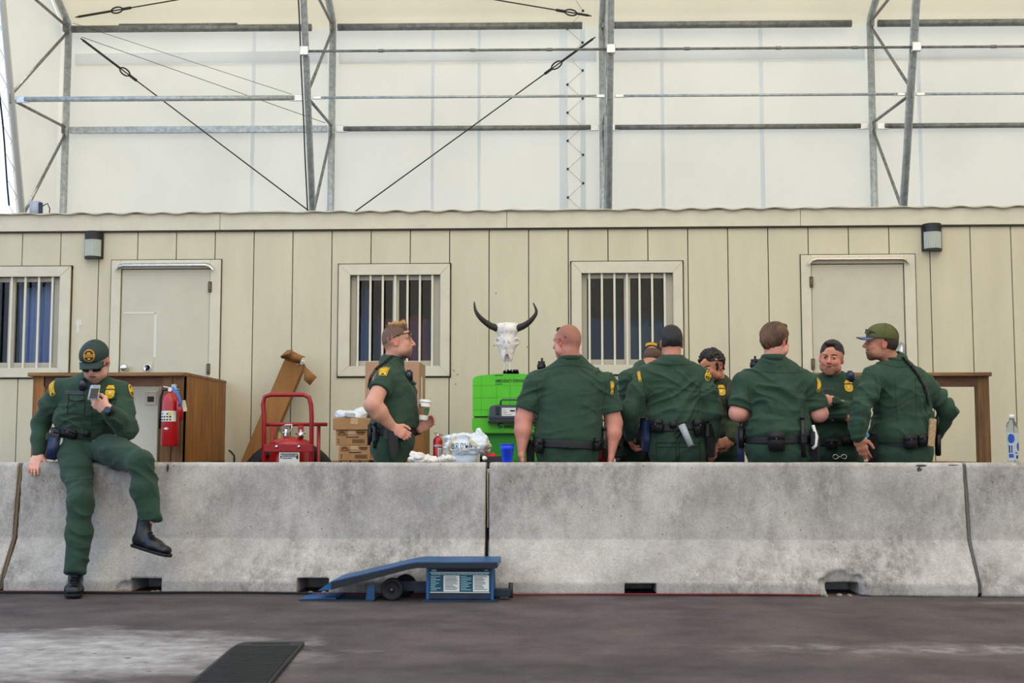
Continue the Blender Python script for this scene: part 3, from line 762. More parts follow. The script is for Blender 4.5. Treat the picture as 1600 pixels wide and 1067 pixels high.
drape('blind', 'dark blue blind inside the barred window beside the bald officer', 'blind', 985, 1050, 500, 700, YB + .3, mat('slate_blind', (70, 84, 98), .8), fr=3)

# ------------------------------------------------------------------ timber landings
def landing(u0, u1, label, side_right, postl=True):
    Yf = 11.5; xa = at(u0, 590, Yf).x; xb = at(u1, 590, Yf).x; zt_ = at(u1, 582, Yf).z
    t = thing('timber_landing', label, 'landing', ((xa + xb) / 2, Yf, 0), 'timber landings at the doors')
    for k in range(9):
        y = Yf + .02 + k * .162; MB().box2((xa, y, .75), (xb, y + .15, .79)).build('deck_board', M_WOODH, t)
    MB().box2((xa, Yf, .6), (xb, Yf + .04, .75)).build('joist', M_WOODD, t)
    for x in (xa + .06, xb - .1): MB().box2((x - .045, YB - .12, 0), (x + .045, YB - .03, .75)).build('rear_post', M_WOODD, t)
    MB().box2((xa - .03, Yf - .06, zt_ - .035), (xb + .01, Yf + .1, zt_), bev=.005).build('rail_cap', M_WOODH, t)
    MB().box2((xa + .1, Yf, zt_ - .125), (xb - .1, Yf + .035, zt_ - .035)).build('rail_beam', M_WOODR, t)
    MB().box2((xa, Yf, 0), (xa + .11, Yf + .09, zt_ - .035)).build('post', M_WOOD, t)
    MB().box2((xb - .2, Yf - .01, 0), (xb - .105, Yf + .08, zt_ - .035)).build('post', M_WOODD, t) if side_right else None
    MB().box2((xb - .1, Yf, 0), (xb, Yf + .09, zt_ - .035)).build('post', M_WOODD, t)
    if side_right:
        MB().box2((xb - .02, Yf + .02, .05), (xb + .0, YB - .04, zt_ - .01)).build('plywood_side', M_WOOD, t)
        MB().box2((xb - .06, Yf + .05, zt_ - .02), (xb + .005, YB - .04, zt_ + .005)).build('side_cap', M_WOODH, t)
    return t, xa, xb, zt_
L1, lxa, lxb, lzt = landing(52, 287, 'timber landing rail with a plywood side, behind the phone user', True)
L2, _, _, _ = landing(1245, 1545, 'timber landing rail with one dark post, behind the cap wearer', False)
c0 = at(92, 603, 11.75); c1 = at(248, 603, 11.75)
t = thing('storage_cabinet', 'beige metal cabinet with recessed square latch under the landing rail', 'cabinet', ((c0.x + c1.x) / 2, 11.75, .79))
MB().box2((c0.x, 11.75, .79), (c1.x, 12.3, c0.z), bev=.006).build('body', mat('cabinet_beige', (204, 200, 182), .45), t)
p = at(236, 622, 11.75); fr_ = MB().box(p + Vector((0, -.004, 0)), (.11, .012, .13), bev=.004).build('latch', M_DOOR, t)
MB().box(p + Vector((0, -.011, -.01)), (.06, .006, .05)).build('latch_recess', M_DARKGAP, fr_)

# ------------------------------------------------------------------ concrete barriers
def poly2(P):
    P = np.array(P, np.float32)
    def f(X, Y, Z):
        Y, Z = np.broadcast_arrays(Y, Z); d = np.full(Y.shape, 1e9, np.float32); s = np.ones(Y.shape, np.float32)
        n = len(P); j = n - 1
        for i in range(n):
            e = P[j] - P[i]; wy, wz_ = Y - P[i][0], Z - P[i][1]; t = np.clip((wy * e[0] + wz_ * e[1]) / (e @ e), 0, 1)
            by, bz = wy - e[0] * t, wz_ - e[1] * t; d = np.minimum(d, by * by + bz * bz)
            c1 = Z >= P[i][1]; c2 = Z < P[j][1]; c3 = e[0] * wz_ > e[1] * wy
            s = np.where((c1 & c2 & c3) | (~c1 & ~c2 & ~c3), -s, s); j = i
        return s * np.sqrt(d)
    return f
BPY = 8.305
PROF = [(BPY - .305, 0), (BPY - .305, .075), (BPY - .127, .33), (BPY - .08, .795), (BPY - .065, .813), (BPY + .065, .813), (BPY + .08, .795), (BPY + .127, .33), (BPY + .305, .075), (BPY + .305, 0)]
def barrier(x0, x1, label, slots, chips, seed):
    h = .010; F = Field((x0 - .03, BPY - .34, -.03), (x1 + .03, BPY + .34, .85), h)
    X, Y, Z = [(F.lo[i] + np.arange(F.n[i]) * h).astype(np.float32) for i in range(3)]
    d2 = poly2(PROF)(None, Y[:, None], Z[None, :])
    xm, hx = (x0 + x1) / 2, (x1 - x0) / 2
    dx = np.abs(X - xm) - hx
    F.D = np.maximum(dx[:, None, None], d2[None] + .0).astype(np.float32)
    for (xa, xb, hh) in slots:
        def bx_(X, Y, Z): return np.maximum(np.abs(X - (xa + xb) / 2) - (xb - xa) / 2, np.maximum(Z - hh, Y - BPY - .06))
        F.op(bx_, (xa, BPY - .4, -.05), (xb, BPY + .1, hh), .008, 'sub')
    rr = random.Random(seed)
    for (x, y, z_, r) in chips:
        F.ell((x, y, z_), r, None, .02, 'sub')
        for q in range(7):
            F.ell((x + rr.uniform(-r[0], r[0]), y, z_ + rr.uniform(-r[2], r[2]) * .9), (r[0] * .3, r[1] * .7, r[2] * .35), None, .006, 'sub')
    for q in range(14):
        x = rr.uniform(x0, x1); F.ell((x, BPY - .09, .81), (rr.uniform(.01, .05), .02, rr.uniform(.005, .012)), None, .006, 'sub')
    V, Fc = F.mesh(); N = relax(normals(V, Fc), Fc, 2); V = V + N * ((vnoise(V * 14, seed) - .5) * .002 + (vnoise(V * 3, seed + 2) - .5) * .004)[:, None]
    o = np_obj('jersey_barrier', [(V, Fc)], M_BAR); o.location.z = 0; o.data.transform(Matrix.Translation((0, 0, ORG[o].z))); ORG[o] = Vector((ORG[o].x, ORG[o].y, 0))
    tag(o, label, 'barrier', 'concrete barriers in a row')
    return o
bx0 = at(36, 722, 8.24).x; bx1 = at(760, 722, 8.24).x; bx2 = at(764, 722, 8.24).x; bx3 = at(1504, 722, 8.24).x; g = .012
def slx(u0, u1): return at(u0, 912, 8.0).x, at(u1, 912, 8.0).x
B1 = barrier(bx0 - .03 - 3.05, bx0 - .03, 'concrete barrier cut off at the picture edge beside the phone user', [], [], 3)
B2 = barrier(bx0, bx1 - .004, 'pale concrete barrier the phone user sits on, with two drain slots', [(*slx(203, 252), .09), (*slx(463, 513), .095)], [(slx(195, 0)[0], 8.0, .03, (.05, .04, .05))], 4)
B3 = barrier(bx2 + .004, bx3, 'long stained concrete barrier the group stands behind, with one broken drain slot', [(*slx(976, 1025), .07), (*slx(1293, 1345), .075)], [(slx(1316, 0)[0], 8.02, .085, (.115, .07, .085)), (slx(1345, 0)[0], 8.0, .04, (.05, .03, .05))], 5)
B4 = barrier(bx3 + .02, bx3 + .02 + 3.05, 'concrete barrier under the water bottle', [], [(slx(1600, 0)[0], 8.0, .1, (.08, .03, .06)), (bx3 + .09, 8.0, .09, (.05, .025, .06))], 6)
# weather strip in the open joint
jx = bx3 + .01
for (jx, lab) in ((bx3 + .01, 'grey foam strip in the joint under the water bottle side'), (bx0 - .015, 'brown foam strip in the joint beside the propped hand')):
    s = [(jx, 8.26, .8), (jx, 8.215, .6), (jx, 8.19, .34), (jx, 8.06, .12), (jx, 8.01, .02)]
    tag(MB().tube(s, .011, 8).build('joint_strip', mat('grey_foam', (92, 92, 88), .8) if jx > 0 else mat('brown_foam', (104, 88, 66), .8)), lab, 'joint strip')
# dark tape smears on the barrier edge, cables on the floor
for (u, v, w, h_, B) in ((1357, 725, 30, 4, B3), (1440, 727, 26, 4, B3), (1436, 733, 10, 9, B3), (1490, 725, 24, 6, B3), (262, 731, 6, 14, B2), (688, 724, 8, 5, B2), (915, 723, 34, 2, B3)):
    p = at(u, v, 8.22); og = ORG[B]; tri = []
    for q in range(10):
        a = q * .628; rr_ = random.uniform(.55, 1); tri.append((p.x + math.cos(a) * w / 480 * rr_, 8.224 - (p.z - .70) * .0 - .0, min(p.z + math.sin(a) * h_ / 480 * rr_, .80)))
    ys = lambda z_: BPY - .127 + (z_ - .33) / (.795 - .33) * .047 - .0025
    tri = [(x, ys(z_), z_) for x, _, z_ in tri]
    MB().raw(tri, [list(range(10))]).build('tape_scrap', mat('dark_tape', (52, 54, 60), .6), B)
xs = np.arange(-5.2, at(1292, 924, 7.97).x, .05)
red = [(x, 7.955 + .012 * math.sin(x * 2.1) + .006 * math.sin(x * 7), .010 + .004 * max(0, math.sin(x * 1.3))) for x in xs]
tag(MB().tube(red, .0055, 6).build('air_hose', mat('red_hose', (120, 18, 30), .6)), 'thin red hose along the foot of the concrete barriers', 'hose')
blk = [(x, 7.912 + .012 * math.sin(x * 1.4 + 1), .012 + .006 * max(0, math.sin(x * 2.3))) for x in np.arange(-5.2, -1.5, .05)]
tag(MB().tube(blk, .008, 6).build('power_cord', M_BLACKM), 'black cord lying in front of the red hose', 'cord')
rs = random.Random(2)
for k in range(26):
    u = rs.choice([228, 228, 228, 490, 200, 1310]) + rs.uniform(-26, 26); p = at(u, 921, 8.0); r = rs.uniform(.008, .02)
    tag(MB().lathe((p.x, 7.985 + rs.uniform(-.01, .05), 0), [(r, 0), (r * 1.1, r * .5), (r * .6, r)], 7).build('pebble', mat('pebble_stone', (132, 116, 96), .9, var=.3, vscale=30)), 'small loose stone lying at a drain slot of the barrier', 'pebble', 'loose stones at the drain slots')
# ------------------------------------------------------------------ people
M_SKIN = {}
def skin_mat(key):
    if key not in M_SKIN:
        m = mat('skin_' + key, (200, 150, 130), .5, vcol='Col', bump=.05, bscale=120, spec=.35)
        m.node_tree.nodes['Principled BSDF'].inputs['Subsurface Weight'].default_value = .06
        m.node_tree.nodes['Principled BSDF'].inputs['Subsurface Radius'].default_value = (.012, .005, .003)
        M_SKIN[key] = m
    return M_SKIN[key]
mat('hair_surface', (60, 40, 30), .55, vcol='Col', bump=.6, bscale=220, stretch=(1, 1, .2))
M_UNI = mat('green_uniform_cloth', (36, 64, 47), .85, var=.14, vscale=7, bump=.8, bscale=15, sheen=.06)
M_UNIT = mat('green_trouser_cloth', (31, 59, 44), .88, var=.14, vscale=6, bump=.8, bscale=13, sheen=.06)
M_UNIO = mat('olive_uniform_cloth', (46, 58, 34), .85, var=.15, vscale=7, bump=.3, bscale=26, sheen=.06)
M_SEAM = mat('dark_green_seam', (12, 28, 21), .9)
M_CAPG = mat('dark_green_cap', (34, 54, 50), .75, var=.1, vscale=10)
M_CAPO = mat('olive_cap', (80, 84, 40), .8, var=.1, vscale=10)
M_CAPU = mat('blue_grey_underbrim', (84, 98, 130), .8)
M_YEL = mat('yellow_embroidery', (236, 186, 20), .6)
M_YELD = mat('amber_embroidery', (190, 130, 20), .7)
M_NAVY = mat('navy_patch', (20, 30, 40), .8)
M_GEAR = mat('black_nylon_gear', (15, 15, 19), .6, bump=.3, bscale=90)
M_GEARB = mat('blue_black_gear', (24, 40, 78), .4)
M_LEATH = mat('black_boot_leather', (14, 17, 24), .35, bump=.15, bscale=60)
M_SOLE = mat('boot_sole_rubber', (12, 12, 13), .8)
M_LENS = mat('dark_lens', (8, 9, 12), .08, spec=.8)
M_EYEW = mat('eye_surface', (210, 205, 200), .2, vcol='Col')

def fr(az, pitch=0, roll=0):
    """head frame: az 0 faces the camera (-y), 90 faces +x; rows = (own right-hand axis, forward, up)"""
    f = np.array([math.sin(R(az)), -math.cos(R(az)), 0.0]); up = np.array([0, 0, 1.0]); s = np.cross(f, up)
    p = R(pitch); f2 = f * math.cos(p) - up * math.sin(p); u2 = np.cross(s, f2)
    r = R(roll); s2 = s * math.cos(r) + u2 * math.sin(r); u3 = np.cross(s2, f2)
    return np.array([s2, f2, u3])

def head_fields(H, c, hs, sk):
    """returns (V,F,col) of head and neck root; H rows are axes"""
    W = lambda p: c + hs * (H.T @ np.array(p, float))
    F = Field(c - .19 * hs, c + .19 * hs, .0034 * hs)
    E = lambda p, r, k=.02, mode='add': F.ell(W(p), [x * hs for x in r], H, k * hs, mode)
    fat = sk.get('fat', 0)
    E((0, -.016, .040), (.076, .096, .086)); E((0, -.045, .0), (.064, .06, .065), .03)
    E((0, .030, -.028), (.058 + fat * .6, .060, .082), .03); E((0, .068, -.098), (.026, .020, .019), .035)
    for s in (-1, 1):
        E((s * (.046 + fat), .018, -.068), (.016, .026, .022), .03)
        E((s * .038, .066, -.022), (.021, .018, .018), .02)
        E((s * (.04 + fat), .04, -.055), (.02, .025, .025), .03)
    E((0, .079, .024), (.050, .012, .011), .014)
    E((0, .074, .05), (.045, .018, .03), .02)
    for s in (-1, 1): E((s * .031, .1015, .004), (.018, .017, .012), .014, 'sub')
    for s in (-1, 1): E((s * .031, .074, .006), (.0155, .0135, .0125), .004)
    a, b_ = W((0, .090, .018)), W((0, .113, -.022))
    F.ecap(a, b_, .0075 * hs, .0125 * hs, k=.012 * hs); E((0, .112, -.026), (.0125, .011, .009), .008)
    for s in (-1, 1): E((s * .013, .101, -.029), (.0075, .009, .0065), .006)
    E((0, .080, -.058), (.034, .018, .024), .02)
    E((0, .0965, -.0525), (.021, .0065, .0048), .004); E((0, .0945, -.062), (.018, .007, .0058), .004)
    E((0, .104, -.0572), (.023, .009, .0014), .003, 'sub')
    if sk.get('smile'):
        for s in (-1, 1): E((s * .026, .088, -.052), (.007, .012, .003), .006, 'sub'); E((s * .036, .070, -.030), (.018, .016, .014), .014)
    for s in (-1, 1):
        t = Matrix.Rotation(R(-14), 3, 'X')
        E((s * .079, -.010, -.004), (.0075, .018, .031), .006); E((s * .085, -.008, .004), (.005, .010, .019), .005, 'sub')
        E((s * .078, -.002, -.020), (.007, .009, .013), .005)
    nb = sk['neck']; nr = sk.get('neckr', .060)
    F.ecap(W((0, -.022, -.055)), nb, nr * hs, nr * 1.06, k=.022)
    V, Fc = F.mesh(); V = relax(V, Fc, 1, .3)
    L = ((V - c) @ H.T) / hs
    base = np.array(lin(sk['rgb'])); col = np.tile(base, (len(V), 1))
    def blend(w, rgb): nonlocal col; w = np.clip(w, 0, 1)[:, None]; col = col * (1 - w) + np.array(lin(rgb)) * w
    def em(p, r, soft=.35): q = np.sqrt((((L - np.array(p)) / np.array(r)) ** 2).sum(1)); return (1 + soft - q) / soft
    red = sk.get('red', (205, 120, 105))
    for s in (-1, 1): blend(em((s * .045, .07, -.025), (.02, .03, .018), .8) * .35, red); blend(em((s * .082, -.008, -.004), (.014, .024, .034), .4) * .45, red)
    blend(em((0, .115, -.026), (.014, .012, .012), .6) * .35, red)
    blend(em((0, .099, -.0575), (.022, .012, .0095), .25) * .75, sk.get('lip', (176, 92, 88)))
    blend(em((0, .104, -.0573), (.020, .02, .0018), .5) * .8, (90, 40, 38))
    if sk.get('smile') == 2: blend(em((0, .1, -.0578), (.015, .02, .0035), .4), (235, 230, 222))
    for s in (-1, 1):
        blend(em((s * .031, .084, .028), (.020, .03, .0042), .4) * .9, sk['brow'])
        blend(em((s * .031, .088, .010), (.0165, .02, .0022), .5) * .8, (40, 26, 22))
        blend(em((s * .031, .090, .0055), (.0130, .02, .0034), .4), (196, 182, 172))
        blend(em((s * .031, .090, .006), (.0056, .02, .0052), .3), (38, 24, 18))
        blend(em((s * .031, .09, -.003), (.016, .02, .0035), .8) * .3, sk.get('shade', (150, 100, 84)))
    if sk.get('stubble'):
        m1 = em((0, .05, -.09), (.062, .07, .052), .25); m2 = 1 - np.clip(em((0, .09, -.02), (.04, .06, .026), .4), 0, 1)
        blend(m1 * m2 * sk['stubble'], sk.get('stub', (110, 88, 76)))
    if sk.get('scalp'):
        zc = np.maximum(L[:, 2] - .018 - .62 * L[:, 1], np.minimum(-.02 - L[:, 1], L[:, 2] + .05))
        blend(np.clip(zc / .045, 0, 1) * (L[:, 1] < .085) * sk['scalp'][1], sk['scalp'][0])
    n = vnoise(V * 90, 3)[:, None]; col = col * (.94 + .12 * n)
    return V, Fc, col

def hand_arm(el, wr, fdir, pnorm, side, sk, ra=.045, rw=.028, curl=.5, thumb=.4, hsz=1.0, grip=None, up_from=None, spread=.06):
    """bare forearm and a five-fingered hand. fdir: finger direction, pnorm: out of the back of the hand, side: +1 thumb on cross(fdir,pnorm)"""
    el = np.array(el, float); wr = np.array(wr, float); f = np.array(fdir, float); f /= np.linalg.norm(f)
    n = np.array(pnorm, float); n = n - f * n.dot(f); n /= np.linalg.norm(n); t = np.cross(f, n) * side
    lo = np.minimum(np.minimum(el, wr), wr + f * .2) - .13; hi = np.maximum(np.maximum(el, wr), wr + f * .2) + .13
    if up_from is not None: lo = np.minimum(lo, np.array(up_from) - .06); hi = np.maximum(hi, np.array(up_from) + .06)
    F = Field(lo, hi, .0038)
    if up_from is not None: F.ecap(up_from, el, ra * 1.0, ra * 1.0, k=.02)
    mid = el + (wr - el) * .3
    F.ecap(el, mid, (ra * 1.02, ra * .95), (ra * 1.04, ra * .92), wdir=t, k=.02); F.ecap(mid, wr, (ra * 1.04, ra * .92), (rw * 1.05, rw * .78), wdir=t, k=.03)
    h = hsz; P = wr + f * .05 * h
    F.ecap(wr, wr + f * .035 * h, (.029 * h, .018 * h), (.036 * h, .0165 * h), wdir=t, k=.02)
    F.ecap(wr + f * .035 * h, wr + f * .082 * h, (.037 * h, .0155 * h), (.037 * h, .0125 * h), wdir=t, k=.015)
    lens = [.074, .081, .075, .058]; offs = [.028, .0095, -.009, -.0265]
    for i in range(4):
        base = wr + f * (.090 - .004 * abs(i - 1)) * h + t * offs[i] * h; a = 0; d = f + t * (spread * (1.5 - i)); d /= np.linalg.norm(d); p = base - d * .012
        r = (.0098 if i < 3 else .0084) * h; L = lens[i] * h
        for seg, (fr_, dc) in enumerate(((.46, .45), (.30, .95), (.24, .7))):
            a += curl * dc * 1.25 * (1 + .06 * i); dd = d * math.cos(a) - n * math.sin(a); q = p + dd * (L * fr_ + (.012 if seg == 0 else 0))
            F.ecap(p, q, r, r * .90, k=.004 if seg else .010); p = q; r *= .90
    b = wr + f * .022 * h + t * .022 * h; d = f * .55 + t * .75 - n * .35 * (1 + thumb); d /= np.linalg.norm(d); q = b + d * .042 * h
    F.ecap(b, q, .0155 * h, .0125 * h, k=.016)
    d2 = f * .9 + t * (.35 - thumb) - n * .55 * thumb; d2 /= np.linalg.norm(d2); q2 = q + d2 * .030 * h; F.ecap(q, q2, .0118 * h, .0105 * h, k=.006)
    d3 = f * .9 + t * (.1 - thumb * 1.2) - n * .5 * thumb; d3 /= np.linalg.norm(d3); F.ecap(q2, q2 + d3 * .024 * h, .0105 * h, .0085 * h, k=.004)
    V, Fc = F.mesh(); V = relax(V, Fc, 1, .3)
    base = np.array(lin(sk['rgb'])); red = np.array(lin(sk.get('red', (205, 120, 105))))
    w = np.clip(((V - wr) @ f) / .1, 0, 1)[:, None] * .3; nz = vnoise(V * 40, 8)[:, None]
    col = (base * (1 - w) + red * w) * (.92 + .16 * nz)
    return V, Fc, col

def surf_frame(V, Fc): return BVHTree.FromPolygons([tuple(v) for v in V], [tuple(f) for f in Fc])
def decal(name, bvh, u, v, w, h, fn, mats, parent, n=46, up=None, off=.0022, rot=0, label=None, yq=None):
    """cloth badge laid on a garment: the camera ray finds the spot; fn(x,y) in -1..1 gives a material index or None"""
    o = Vector((0, 0, CAMZ)); d = ray(u, v).normalized(); hit, nr, _, _ = bvh.ray_cast(o, d)
    if hit is None: return None
    if nr.dot(d) > 0: nr = -nr
    hits = []
    upv = Vector(up or (0, 0, 1)); nr0 = nr.copy()
    for dx, dz in ((-.3, 0), (.3, 0), (0, -.3), (0, .3)):
        x_ = upv.cross(nr0).normalized(); q = hit + x_ * w * dx + upv * h * dz; hh = bvh.ray_cast(q + nr0 * .08, -nr0)
        if hh[0] is not None: nn = hh[1]; nr = nr + (nn if nn.dot(nr0) > 0 else -nn)
    nr.normalize(); x = upv.cross(nr).normalized(); y = nr.cross(x)
    if rot: q = Matrix.Rotation(R(rot), 3, nr); x = q @ x; y = q @ y
    vs = []; 
    for j in range(n + 1):
        for i in range(n + 1):
            a, b_ = i / n * 2 - 1, j / n * 2 - 1; p = hit + x * (a * w / 2) + y * (b_ * h / 2)
            hh = bvh.ray_cast(p + nr * .06, -nr, .12); vs.append((hh[0] if hh[0] is not None else p) + nr * off)
    m = MB(); V_ = [m.bm.verts.new(p) for p in vs]
    for j in range(n):
        for i in range(n):
            k = fn((i + .5) / n * 2 - 1, (j + .5) / n * 2 - 1)
            if k is None: continue
            f = m.bm.faces.new([V_[j * (n + 1) + i], V_[j * (n + 1) + i + 1], V_[(j + 1) * (n + 1) + i + 1], V_[(j + 1) * (n + 1) + i]]); f.material_index = k; f.smooth = True
    for v_ in [q for q in m.bm.verts if not q.link_faces]: m.bm.verts.remove(v_)
    if not len(m.bm.faces): return None
    ob = m.build(name, mats, parent, normals=False); so = ob.modifiers.new('s', 'SOLIDIFY'); so.thickness = .002; so.offset = 0
    if label: ob['label'] = label
    return ob
def fn_badge(x, y):      # gold shield with an eagle top, dark band and lighter centre
    w = .80 - .25 * max(0, y - .55) / .45 if y > .3 else (.62 + .25 * math.cos((y + .1) * 3) if y > -.45 else .85 * math.sqrt(max(0, 1 - ((y + .45) / .55) ** 2)))
    if y > .75: w = min(w, .55)
    if abs(x) > w: return None
    if .28 < y < .42: return 2
    if x * x + (y + .12) ** 2 < .05: return 3
    if abs(abs(x) - .52) < .05 and abs(y + .15) < .1: return 1
    if abs(y + .62) < .05 and abs(x) < .4: return 1
    if abs(y - .58) < .05 and abs(x) < .3: return 1
    return 0
def fn_patch(x, y):      # keystone sleeve patch: yellow, dark rim lines and green map-like centre
    w = .62 + .32 * (y + 1) / 2
    top = 1 - .18 * x * x
    if abs(x) > w or y > top or y < -1 + .12 * abs(x): return None
    if abs(x) > w - .10 or y > top - .09 or y < -.9: return 0
    if abs(x) > w - .18 or y > top - .16 or y < -.82: return 1
    if y < -.55: return 0 if abs(x) > .2 else 1
    if x * x / .30 + (y - .08) ** 2 / .26 < 1:
        if abs((x * .6 + y - .2) % .34) < .07: return 1
        return 0 if x * x / .30 + (y - .08) ** 2 / .26 < .86 else 1
    if y > .62: return 0 if (int((x + 1) * 13) % 3) else 1
    return 0
def fn_round(x, y):      # round patch: amber ring and lettering band on dark cloth
    r = math.hypot(x, y)
    if r > 1: return None
    if r > .84: return 0
    if abs(y) < .24 + .1 * x * x: return 0 if (int((x + 1) * 11) % 4) else 1
    if r < .6 and y > 0 and abs(x) < .3: return 0
    if r < .62 and y < -.38 and abs(x) < .25: return 2
    return 1
def fn_rect(x, y): return 0
def fn_name(x, y): return 1 if (abs(y) < .35 and abs(x) < .8 and (int((x + 1) * 17) % 3)) else 0

def surf_point(bvh, u, v):
    o = Vector((0, 0, CAMZ)); h = bvh.ray_cast(o, ray(u, v).normalized()); return h[0]

def sdf_obj(name, F, m, parent, amp=0, seed=1, rl=1, fz=16, tilt=.5, fade=None):
    V, Fc = F.mesh(); V = relax(V, Fc, rl, .4)
    if amp: V = folds(V, Fc, amp, seed, fz=fz, tilt=tilt, fade=fade); V = relax(V, Fc, 1, .25)
    o = np_obj(name, [(V, Fc)], m, parent); return o, V, Fc

def torso_secs(P, sd):
    """P: dict of points; each section (point,(halfwidth,halfdepth))"""
    return P

def person(S):
    g = lambda k, d=None: S.get(k, d)
    pt = lambda t: np.array(at(t[0], t[1], t[2] + S.get('dy', 0)))
    hc = pt(S['head']); nb = pt(S['neck']); sh = [pt(q) for q in S['sh']]; el = [pt(q) for q in S['el']]; wr = [pt(q) for q in S['wr']]
    wa = pt(S['waist']); ch = pt(S['chest']); pe = pt(S['pelvis'])
    base = (pe[0], pe[1], 0) if not g('base') else tuple(g('base'))
    root = thing('person', S['label'], 'person', base, g('group'))
    az = g('az', 180); wd = np.array([math.cos(R(az)), math.sin(R(az)), 0.0])        # torso width axis
    fw = np.array([math.sin(R(az)), -math.cos(R(az)), 0.0])
    sk = dict(S['skin']); sk['neck'] = nb + np.array([0, 0, -.02])
    H = fr(*S['face']); hs = g('hs', .94)
    cw, cd = S['cw']; ww, wd_ = S['ww']; pw_, pd = S['pw']; ar = g('ar', .062)
    long_ = g('long', True)
    shc = (sh[0] + sh[1]) / 2
    # ---- shirt
    allp = np.array([nb, *sh, *el, *wr, wa, pe]); lo = allp.min(0) - .24; hi = allp.max(0) + .2; lo[2] = min(wa[2], min(e[2] for e in el), min(w_[2] for w_ in wr) if long_ else 9) - .15
    F = Field(lo, hi, .0078)
    up = (shc - wa); up /= np.linalg.norm(up)
    low = wa + up * .010
    blo = g('blouse', .012)
    secs = [(low, (ww + blo * .4, wd_ + blo * .4)), (wa + up * .05, (ww + blo, wd_ + blo)), (ch * .5 + wa * .5, ((cw + ww) / 2 + .004, (cd + wd_) / 2 + .004)), (ch, (cw, cd)), (ch * .45 + shc * .55, (cw * .95, cd * .9)), (shc + up * .005, (cw * .72, cd * .62)), (nb - up * .02, (.085, .075))]
    F.chain(secs, wd, .03)
    if g('belly'): F.ell(np.array(ch * .35 + wa * .65) + fw * wd_ * .45, (ww * .92, wd_ * .8, .16), fr(az), .05)
    for i in (0, 1):
        F.ecap(nb - up * .012, sh[i] - up * .012, (.062, .060), (ar * .86, ar * .92), fw, .05); F.ecap(shc * .5 + sh[i] * .5 - up * .03, sh[i] - up * .02, (.075, .07), (ar * 1.0, ar * 1.0), fw, .05)
        if long_:
            j = sh[i] + (el[i] - sh[i]) * .5
            F.chain([(sh[i] - up * .016, (ar * 1.0, ar * 1.04)), (j, (ar * 1.02, ar * .98)), (el[i], (ar * .92, ar * .9)), (el[i] + (wr[i] - el[i]) * .5, (ar * .82, ar * .78)), (wr[i] - (wr[i] - el[i]) * .06, (.043, .04))], fw, .03)
        else:
            e = sh[i] + (el[i] - sh[i]) * g('hem', .8); d = (el[i] - sh[i]) / np.linalg.norm(el[i] - sh[i])
            F.ecap(sh[i] - up * .016, e, (ar * 1.0, ar * 1.04), (ar * 1.18, ar * 1.16), fw, .03, flat=False)
            F.ecap(e + d * .002, e + d * .2, ar * 1.35, ar * 1.35, k=.004, mode='sub', flat=True)
    F.ecap(low - up * .004, low - up * .25, (ww + .045, wd_ + .06), (ww + .045, wd_ + .06), wd, .006, 'sub', flat=True)
    # collar stand and fall
    hup = (hc + H.T @ np.array([0, -.03, -.07]) - nb); hup /= np.linalg.norm(hup)
    col_r = g('colr', .068)
    F.ecap(nb - hup * .04, nb + hup * .004, (col_r + .012, col_r + .008), (col_r, col_r), wd, .02, flat=True)
    F.ecap(nb + hup * .012, nb + hup * .1, (col_r - .008, col_r - .008), (col_r - .006, col_r - .006), wd, .004, 'sub', flat=True)
    shirt, SV, SF = sdf_obj('shirt', F, g('shirt_m', M_UNI), root, g('fold', .012), g('seed', 1), fz=g('fz', 15), tilt=g('tilt', .5), fade=lambda V: np.clip(((V - wa) @ up) / .05, .15, 1) * np.clip(np.linalg.norm(V - nb, axis=1) / .1 - .6, .1, 1) * np.minimum(*[np.clip(np.linalg.norm(V - sh[i], axis=1) / .12, .35, 1) * (1 if long_ else np.clip(np.abs((V - (sh[i] + (el[i] - sh[i]) * g('hem', .8))) @ ((el[i] - sh[i]) / np.linalg.norm(el[i] - sh[i]))) / .05, .05, 1)) for i in (0, 1)]))
    if g('shirt_l'): shirt['label'] = g('shirt_l')
    bvh = surf_frame(SV, SF)
    # collar: a stand round the neck with a folded-down leaf, open at the front
    cc = MB(); NA = 30; rows = []
    for i in range(NA + 1):
        an = R(16 + 328 * i / NA); dr = fw * math.cos(an) + wd * math.sin(an); fr_ = max(0, math.cos(an)); tip = max(0, 1 - abs(abs(((16 + 328 * i / NA) + 180) % 360 - 180)) / 70)
        rin = col_r - .006; prof_ = [(rin - .001, -.012), (rin, .030 - .012 * fr_), (rin + .004, .036 - .012 * fr_), (rin + .010, .030 - .012 * fr_), (rin + .020 + .012 * tip, -.010 - .028 * tip)]
        rows.append([Vector(nb + dr * r_ * (1.0 if fr_ == 0 else 1 + .05 * fr_) + hup * h_) for r_, h_ in prof_])
    vs = [p for r_ in rows for p in r_]; fs = []
    for i in range(NA):
        for j in range(4): k = i * 5 + j; fs.append([k, k + 1, k + 6, k + 5])
    co = cc.raw(vs, fs, True).build('collar', g('shirt_m', M_UNI), shirt, normals=False); so = co.modifiers.new('s', 'SOLIDIFY'); so.thickness = .004; so.offset = 0
    # ---- trousers
    if g('legs'): hips, knees, ank = [[pt(q) for q in x] for x in S['legs']]
    else:
        sp = g('stance', .12); gx = wd; dy = g('legdy', 0)
        hips = [pe - gx * .095 * (1 if az < 90 else 1), pe + gx * .095]
        knees = [np.array([hips[i][0] * .6 + (pe[0] + (gx[0] * (2 * i - 1)) * sp * 1.1) * .4, pe[1] + dy + gx[1] * (2 * i - 1) * .1 + fw[1] * .02, .50]) for i in (0, 1)]
        ank = [np.array([pe[0] + gx[0] * (2 * i - 1) * sp, pe[1] + dy + gx[1] * (2 * i - 1) * .11 - fw[1] * .0, .11]) for i in (0, 1)]
    wup = up
